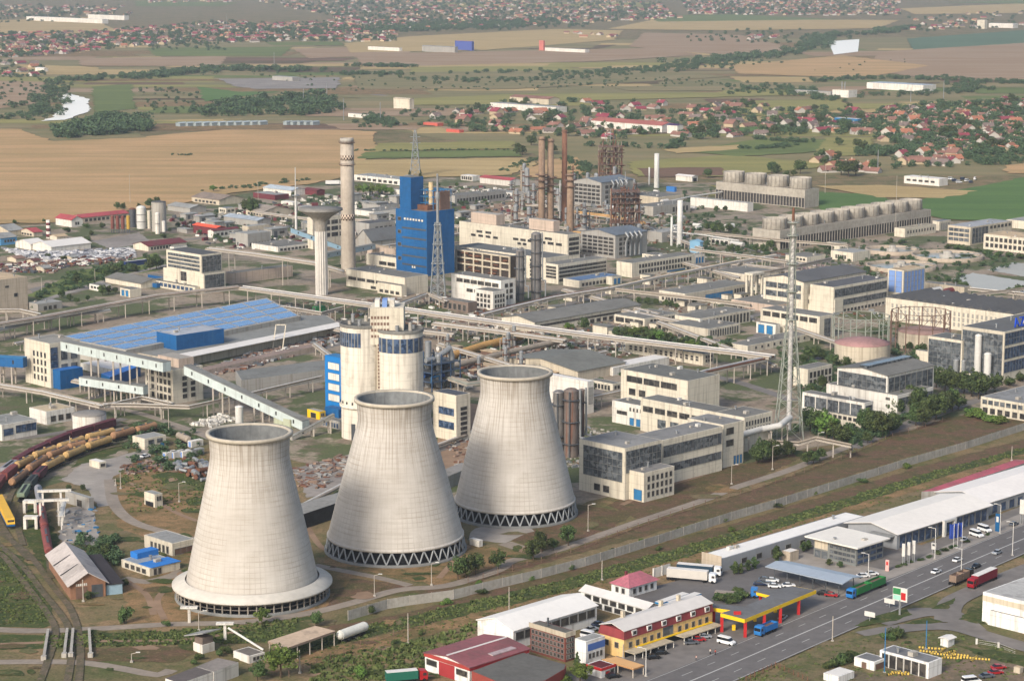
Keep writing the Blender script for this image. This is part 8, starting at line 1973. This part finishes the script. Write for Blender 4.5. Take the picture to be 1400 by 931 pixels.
# landmark buildings out on the plain
for a in [('long white factory hall in the far western town', 140, 27, 148, 36, 33, WHITE, W_ROOF, 'flat'), ('long pale factory hall behind the white one in the far western town', 170, 22, 176, 120, 28, WHITE, G_LIGHT, 'flat'),
          ('white hall with blue band standing alone on the plain', 546, 66, 550, 503, 71, WHITE, W_ROOF, 'flat'), ('pale arched store beside the blue and red factory', 622, 65, 626, 577, 73, GREYW, G_LIGHT, 'gable_y'), ('blue and red factory block out on the plain', 645, 57, 648, 622, 70, paint((70, 84, 150), .7, .1), RED_ROOF, 'flat'),
          ('pinkish red tower out on the plain', 743, 56, 745, 737, 70, paint((190, 110, 100), .8, .1), RED_ROOF, 'flat'), ('long low white store near the red tower', 800, 68, 806, 745, 73, WHITE, G_LIGHT, 'flat'), ('white barn behind the western village', 60, 94, 66, 48, 99, WHITE, W_ROOF, 'gable_y'),
          ('white factory with two chimneys beyond the eastern village', 1160, 124, 1172, 1138, 134, WHITE, TAN_ROOF, 'flat'), ('long blue-white greenhouse hall beyond the eastern village', 1262, 117, 1280, 1185, 126, WHITE, roofm((176, 188, 196)), 'flat'), ('long grey shed row left of the two-chimney factory', 1136, 126, 1142, 1080, 131, GREYW, G_LIGHT, 'flat'),
          ('blue walled hall with a white roof in the north village', 1172, 163, 1178, 1141, 170, BLUE2, W_ROOF, 'flat'), ('pale yellow villa at the edge of the middle village', 560, 136, 566, 538, 150, CREAM, CREAM2, 'gable_y'), ('white hall row in the middle village', 760, 147, 775, 670, 155, WHITE, G_LIGHT, 'flat'),
          ('long rose roofed barn above the middle village', 750, 136, 765, 697, 144, CREAM2, HROOF['terracotta'], 'gable_y'), ('bright vermilion depot with orange skips near the middle village', 628, 178, 634, 610, 182, paint((196, 92, 76), .7, .2), paint((186, 100, 90), .7, .2), 'flat'),
          ('second vermilion shed in the depot', 598, 169, 606, 578, 173, paint((198, 96, 80), .7, .2), paint((200, 108, 90), .7, .2), 'flat'), ('long brick-red row house along the middle village edge', 905, 172, 925, 808, 182, WHITE, paint((168, 100, 90), .9, .2), 'gable_y'), ('white house with a deep violet roof by the brick-red row', 926, 172, 934, 912, 184, WHITE, paint((74, 52, 92), .8, .1), 'gable_y'),
          ('cream silo building in the far east', 1346, 28, 1350, 1336, 40, CREAM, W_ROOF, 'flat'), ('white sheds beside the far cream silo', 1385, 33, 1392, 1352, 39, WHITE, W_ROOF, 'flat'), ('white hall with a pale roof in the eastern village', 1368, 182, 1376, 1340, 189, WHITE, G_LIGHT, 'flat'), ('white hall by the far treeline west', 500, 157, 506, 476, 162, WHITE, G_LIGHT, 'flat'),
          ('pale gravel works shed beside the far gravel pit', 400, 106, 410, 372, 112, GREYW, G_LIGHT, 'flat')]:
    lb, x, yt, xA, xB, yb, w_, r_, st = a; bld('plain_building', lb, x, yt, xA, xB, yb, w_, r_, (), st, rise=None)
for i in range(2): stack('chimney', ('first', 'second')[i] + ' thin chimney of the white factory beyond the eastern village', 1151 + 4 * i, 127, 112, 1.4, 1.2, METAL)
# greenhouses by the western wood
for i in range(11):
    x = 246 + i * 11; bld('greenhouse', 'glass greenhouse in the long row beside the western wood', x, 169 - i * .2, x + 10, x - 6, 174 - i * .2, paint((150, 160, 160), .5, .2), paint((168, 178, 178), .4, .2), (), 'gable_x', cat='greenhouse', group='western greenhouses')
for i in range(5):
    x = 392 + i * 9; bld('greenhouse', 'glass greenhouse in the short row past the white works house', x, 167, x + 9, x - 5, 172, paint((150, 160, 160), .5, .2), paint((160, 168, 168), .4, .2), (), 'gable_x', cat='greenhouse', group='eastern greenhouses')
# village trees that can be told apart
nt_ = 0
for poly, n, lb, gp in [(VIL[0][0], 24, 'tree among the houses of the middle village', 'middle village trees'), (VIL[1][0], 26, 'tree among the houses of the north village', 'north village trees'), (VIL[2][0], 44, 'dark tree among the houses of the eastern village', 'eastern village trees'),
                        ([(1110, 214), (1180, 222), (1205, 238), (1120, 242)], 6, 'tree in the hamlet beyond the cell rows', 'hamlet trees'), ([(700, 196), (745, 196), (760, 212), (705, 214)], 7, 'tree in the grove behind the process stacks', 'grove behind the stacks')]:
    for i in range(n):
        x, y = in_poly(poly, rnd); plant('abc'[i % 3], x, y, rnd.uniform(7, 13) * ppm(y), lb, gp, rnd.uniform(1.0, 1.35))
for x, y, h in ((1055, 238, 18), (1062, 240, 16), (1094, 238, 20), (1150, 240, 22), (1160, 242, 24), (1170, 240, 22), (1085, 242, 10), (968, 244, 14), (1075, 243, 10), (1172, 203, 14), (1180, 206, 14), (1147, 200, 13)):
    plant('abc'[x % 3], x, y, h, 'big dark tree on the fields beyond the fan block', 'trees beyond the fan block', 1.1)
# ------------------------------------------------------------------ far woods, hedgerows and belts: nobody could count them
qn = np.random.default_rng(5); FT = []
BASE_T = [leaf_cloud(np.random.default_rng(90 + i), clumps_for(np.random.default_rng(90 + i), 'round'), 9, .085) for i in range(5)]
def far_tree(x, y, h):
    c = P(x, y); v = BASE_T[qn.integers(5)]; a = qn.uniform(0, 6.28); w = h * qn.uniform(1.1, 1.7)
    r = np.array([[math.cos(a), -math.sin(a), 0], [math.sin(a), math.cos(a), 0], [0, 0, 1]])
    FT.append((v - np.array([0, 0, .2])) @ r.T * np.array([w, w, h * 1.15]) + np.array([c.x, c.y, 0]))
def belt(pts, wid, n, h0=5, h1=10):
    w = [P(x, y) for x, y in pts]; L = [(b - a).length for a, b in zip(w[:-1], w[1:])]; T = sum(L)
    for i in range(n):
        s_ = qn.uniform(0, T); k = 0
        while s_ > L[k]: s_ -= L[k]; k += 1
        p = w[k].lerp(w[k + 1], s_ / L[k]) + Vector((qn.normal() * wid * .4, qn.normal() * wid * .4, 0))
        c = p; v = BASE_T[qn.integers(5)]; a = qn.uniform(0, 6.28); h = qn.uniform(h0, h1); ww = h * qn.uniform(1.1, 1.8)
        r = np.array([[math.cos(a), -math.sin(a), 0], [math.sin(a), math.cos(a), 0], [0, 0, 1]])
        FT.append((v - np.array([0, 0, .2])) @ r.T * np.array([ww, ww, h * 1.15]) + np.array([c.x, c.y, 0]))
def patch(poly, n, h0=6, h1=11):
    for i in range(n): x, y = in_poly(poly, rnd); far_tree(x, y, rnd.uniform(h0, h1))
patch([(72, 180), (120, 170), (150, 163), (200, 166), (206, 180), (150, 186), (78, 192)], 170, 4, 15)
patch([(262, 152), (310, 140), (440, 132), (472, 150), (440, 158), (280, 160)], 170, 4, 15)
belt([(-10, 166), (50, 160), (62, 145), (66, 128), (76, 114)], 40, 110); belt([(84, 112), (112, 110), (200, 106), (300, 96), (420, 98)], 55, 180, 7, 12); 
belt([(480, 91), (530, 92), (565, 93)], 25, 40); belt([(470, 103), (560, 103)], 25, 40); belt([(540, 108), (660, 112), (760, 108), (880, 98), (960, 92), (1000, 84)], 80, 230, 4, 8); belt([(640, 100), (800, 100), (900, 95), (1000, 84)], 60, 120, 4, 8)
belt([(1000, 82), (1060, 76), (1100, 69), (1118, 60), (1130, 50), (1200, 46), (1250, 38)], 45, 240, 8, 13); belt([(935, 88), (1000, 82), (1040, 78)], 60, 80, 7, 12)
belt([(380, 42), (520, 44), (640, 40), (770, 34)], 150, 240, 7, 12); patch([(470, 40), (560, 44), (765, 32), (760, 27), (560, 34)], 260, 8, 13)
patch([(520, 116), (960, 106), (1000, 118), (560, 126)], 120, 2, 5); patch([(190, 120), (270, 125), (270, 155), (200, 160)], 60, 3, 6); patch([(1000, 112), (1100, 118), (1120, 132), (980, 130)], 60, 4, 8)
belt([(1100, 113), (1180, 108), (1250, 108), (1330, 112), (1400, 115)], 40, 110, 5, 9); belt([(1180, 132), (1260, 130), (1330, 124), (1330, 112)], 40, 70, 5, 9); belt([(1010, 122), (1080, 124), (1140, 140)], 40, 50, 5, 9)
for poly, n, h in [(VIL[0][0], 190, 8), (VIL[1][0], 260, 8), (VIL[2][0], 560, 9), ([(1222, 206), (1320, 202), (1330, 228), (1222, 232)], 70, 7), ([(1170, 204), (1260, 205), (1255, 214), (1172, 214)], 90, 8), ([(1320, 200), (1420, 200), (1420, 226), (1330, 226)], 110, 8),
                   (FARV[0][0], 900, 10), (FARV[1][0], 130, 10), (FARV[2][0], 1000, 11), (FARV[3][0], 560, 11), (FARV[4][0], 70, 9), ([(0, 20), (110, 22), (110, 30), (0, 32)], 60, 9), ([(170, 58), (300, 58), (310, 70), (200, 70)], 60, 8),
                   ([(590, 150), (700, 140), (560, 178), (480, 176), (480, 160)], 60, 6), ([(0, 84), (60, 86), (70, 106), (0, 108)], 40, 8)]:
    patch(poly, n, h * .55, h * 1.15)
belt([(1015, 205), (1060, 203), (1075, 200)], 12, 40, 3, 6); belt([(760, 216), (800, 228), (790, 246)], 14, 40, 3, 6); belt([(690, 235), (735, 217)], 10, 30, 2, 4); belt([(490, 207), (700, 206)], 8, 60, 2, 3); belt([(500, 160), (540, 175)], 30, 40, 5, 9); belt([(280, 262), (330, 258), (420, 247)], 10, 30, 2, 4); belt([(240, 212), (262, 214)], 8, 14, 1.5, 3)
belt([(800, 200), (920, 204), (930, 196)], 12, 40, 4, 8); belt([(1020, 190), (1100, 196)], 14, 30, 4, 7); patch([(1100, 95), (1240, 80), (1260, 86), (1110, 104)], 10, 2, 4); patch([(0, 100), (60, 106), (60, 150), (0, 150)], 40, 3, 6)
patch([(940, 45), (1100, 40), (1100, 62), (940, 58)], 60, 5, 9); patch([(330, 100), (470, 98), (540, 118), (470, 128)], 40, 2, 5)
for poly, n in [([(860, 296), (1010, 296), (1060, 350), (940, 352)], 90), ([(840, 452), (1010, 470), (1000, 486), (860, 470)], 60), ([(1060, 478), (1200, 486), (1250, 520), (1100, 560)], 150), ([(40, 402), (110, 372), (215, 348), (215, 366), (60, 410)], 60), ([(230, 300), (420, 270), (640, 256), (700, 300), (300, 340)], 150),
                ([(1090, 330), (1300, 330), (1400, 360), (1300, 390), (1120, 370)], 120), ([(1200, 440), (1270, 470), (1260, 500), (1180, 505)], 40), ([(700, 262), (1000, 262), (960, 330), (720, 340)], 70), ([(160, 575), (280, 590), (270, 640), (180, 650)], 40), ([(620, 480), (780, 460), (860, 520), (720, 560)], 60), ([(1090, 590), (1160, 588), (1220, 575), (1280, 560), (1180, 612)], 60), ([(100, 740), (160, 735), (165, 775), (120, 770)], 25)]:
    patch(poly, int(n * 1.8), 1.2, 4.2)
o = put('woodland', quad_mesh('woodland', np.concatenate(FT), LEAFF)); o['kind'] = 'stuff'; o['label'] = 'hedgerows, belts, garden trees and scrub on the plain and in the plant'
# weeds and tufts along the ditch, so that the near grass is not a flat sheet
TU = []
def tufts(poly, n, h0, h1):
    for i in range(n):
        x, y = in_poly(poly, rnd); c = P(x, y); h = rnd.uniform(h0, h1); a = qn.uniform(0, 3.14, 5)
        for t_ in a:
            d = np.array([math.cos(t_), math.sin(t_), 0]) * h * .8; b0 = np.array([c.x, c.y, 0]) + qn.normal(size=3) * np.array([h, h, 0]) * .6; u = np.array([qn.normal() * .3, qn.normal() * .3, 1]) * h
            TU.append(np.stack([b0 - d, b0 + d, b0 + d * .6 + u, b0 - d * .6 + u]))
DZ = [(380, 880), (560, 842), (760, 795), (1000, 728), (1250, 652), (1440, 600), (1440, 608), (1250, 664), (1000, 743), (760, 812), (560, 858), (400, 895)]
tufts(DZ, 1500, .2, .6); tufts([(60, 868), (240, 862), (420, 844), (380, 878), (60, 886)], 700, .25, .7); tufts([(400, 898), (560, 858), (1000, 743), (1440, 612), (1440, 620), (1000, 758), (560, 900), (430, 925)], 800, .15, .4); tufts([(0, 745), (50, 790), (70, 850), (0, 855)], 400, .2, .5); tufts([(160, 640), (280, 620), (290, 700), (180, 700)], 500, .2, .6)
tufts([(430, 900), (560, 880), (660, 850), (560, 931), (420, 931)], 500, .3, .9); tufts([(1080, 905), (1130, 880), (1300, 866), (1440, 905), (1440, 931), (1000, 931)], 500, .2, .6)
GRASSM = leaf_mat('tall_grass', (66, 80, 42), (96, 100, 58))
o = put('tall_grass', quad_mesh('tall_grass', np.concatenate(TU), GRASSM)); o['kind'] = 'stuff'; o['label'] = 'rank grass and weeds along the ditch'
# small plant clutter between the halls: sheds, tanks and columns nothing tells apart
def scatter(make, poly, n, label, group, s0, s1, turn=True):
    pr = make()
    for i in range(n):
        x, y = in_poly(poly, rnd); rz = math.pi / 2 - TA + (rnd.choice([0, math.pi / 2]) if turn else 0); k = rnd.uniform(s0, s1); sc = (k * rnd.uniform(.8, 1.5), k, k * rnd.uniform(.8, 1.2))
        if i: dup(pr, P(x, y), rz, label, sc, group)
        else: pr.location = P(x, y); pr.rotation_euler = (0, 0, rz); pr.scale = sc; tag(pr, label, pr['category'], group)
def mk_shed(w, r):
    def f():
        t = thing('shed', 'x', 'shed'); mbox('wall', w, t, 0, 7, 0, 5, 0, 3); mbox('roof', r, t, -.3, 7.3, -.3, 5.3, 3.001, 3.25); mbox('door', METALD, t, 1, 2.4, -.06, -.005, .05, 2.3); mbox('window', GLASSD, t, 3.4, 5.6, -.06, -.005, 1.3, 2.2); return t
    return f
def mk_col():
    t = thing('process_column', 'x', 'column'); m = MB(); m.tube((0, 0, 0), (0, 0, 11), .9, 12); m.lathe([(.9, 11), (.6, 11.5), (.02, 11.7)], 12); m.build('body', METAL, t)
    for z in (4, 8): m = MB(); m.lathe([(.9, z), (1.9, z), (1.9, z + .2), (.9, z + .2)], 10, close=True); m.build('platform', RUST, t)
    m = MB(); m.pipe([(1.1, 0, 10), (2.4, 0, 10), (2.4, 0, 1)], .25, 6); m.build('pipe', PIPE, t); return t
def mk_drum():
    t = thing('process_drum', 'x', 'drum'); m = MB(); m.tube((-3, 0, 2), (3, 0, 2), 1.3, 12); m.build('body', PIPEW, t)
    for x in (-2, 2): mbox('saddle', CONC, t, x - .3, x + .3, -1, 1, 0, 1.2)
    return t
scatter(mk_shed(CREAM, G_ROOF), [(700, 340), (1000, 340), (1080, 400), (1000, 480), (850, 470), (660, 440)], 52, 'small cream flat-roofed shed in the lanes of the eastern plant', 'cream sheds of the eastern plant', .6, 1.2)
scatter(mk_shed(GREYW, G_LIGHT), [(230, 300), (420, 272), (640, 260), (700, 262), (640, 300), (500, 330), (300, 340)], 50, 'small grey shed in the back lots towards the wheat field', 'grey sheds of the back lots', .7, 1.8)
scatter(mk_shed(BROWNST, TAN_ROOF), [(600, 470), (780, 470), (760, 520), (620, 530)], 18, 'small brown shed in the lane behind the silos and farthest tower', 'brown sheds behind the silos', .6, 1.1)
scatter(mk_col, [(690, 262), (880, 262), (880, 345), (700, 330)], 34, 'slim process column in the reformer lots', 'process columns of the reformer lots', .9, 1.9)
scatter(mk_col, [(590, 470), (680, 460), (780, 510), (760, 540), (600, 540)], 12, 'slim process column between the silos and farthest tower', 'columns by the silos', .7, 1.2)
scatter(mk_drum, [(480, 410), (700, 410), (850, 470), (780, 540), (600, 540)], 26, 'white horizontal drum in the central pipe lanes', 'white drums of the central lanes', .6, 1.0)
scatter(mk_drum, [(700, 262), (900, 262), (1050, 340), (880, 345)], 16, 'white horizontal drum in the reformer lots', 'white drums of the reformer lots', .8, 1.3)
for i, (x, y, x2, y2) in enumerate(((600, 470, 700, 500), (830, 420, 930, 440), (1060, 440, 1150, 470), (900, 350, 1010, 380), (350, 290, 470, 306), (100, 520, 200, 540), (640, 520, 560, 508), (700, 540, 790, 562), (470, 440, 620, 458), (350, 432, 470, 452), (690, 300, 800, 316), (720, 280, 880, 290), (860, 300, 960, 340), (770, 396, 900, 430), (1000, 360, 1130, 376), (480, 300, 640, 310), (900, 440, 1060, 500), (740, 500, 830, 480), (20, 470, 60, 462), (430, 470, 470, 500))):
    rack('plain low pipe line among the inner plant lanes', [(x, y, 4.5), ((x + x2) / 2, (y + y2) / 2, 4.5), (x2, y2, 4.5)], 2.6, many(4, 2.4, .32), 12)['group'] = 'low pipe lines of the inner lanes'
# ------------------------------------------------------------------ air
m = MB(); m.box(-14000, 14000, -250, 30000, -1, 230)
hz = m.build('haze', None); hz['kind'] = 'stuff'; hz.data.materials.clear()
hm = bpy.data.materials.new('haze'); hm.use_nodes = True; ht = hm.node_tree; ht.nodes.clear()
ho = ht.nodes.new('ShaderNodeOutputMaterial'); hv = ht.nodes.new('ShaderNodeVolumePrincipled'); ht.links.new(hv.outputs[0], ho.inputs['Volume'])
hv.inputs['Color'].default_value = (.80, .87, .94, 1); hv.inputs['Density'].default_value = 5.8e-5; hv.inputs['Anisotropy'].default_value = .2
hz.data.materials.append(hm)
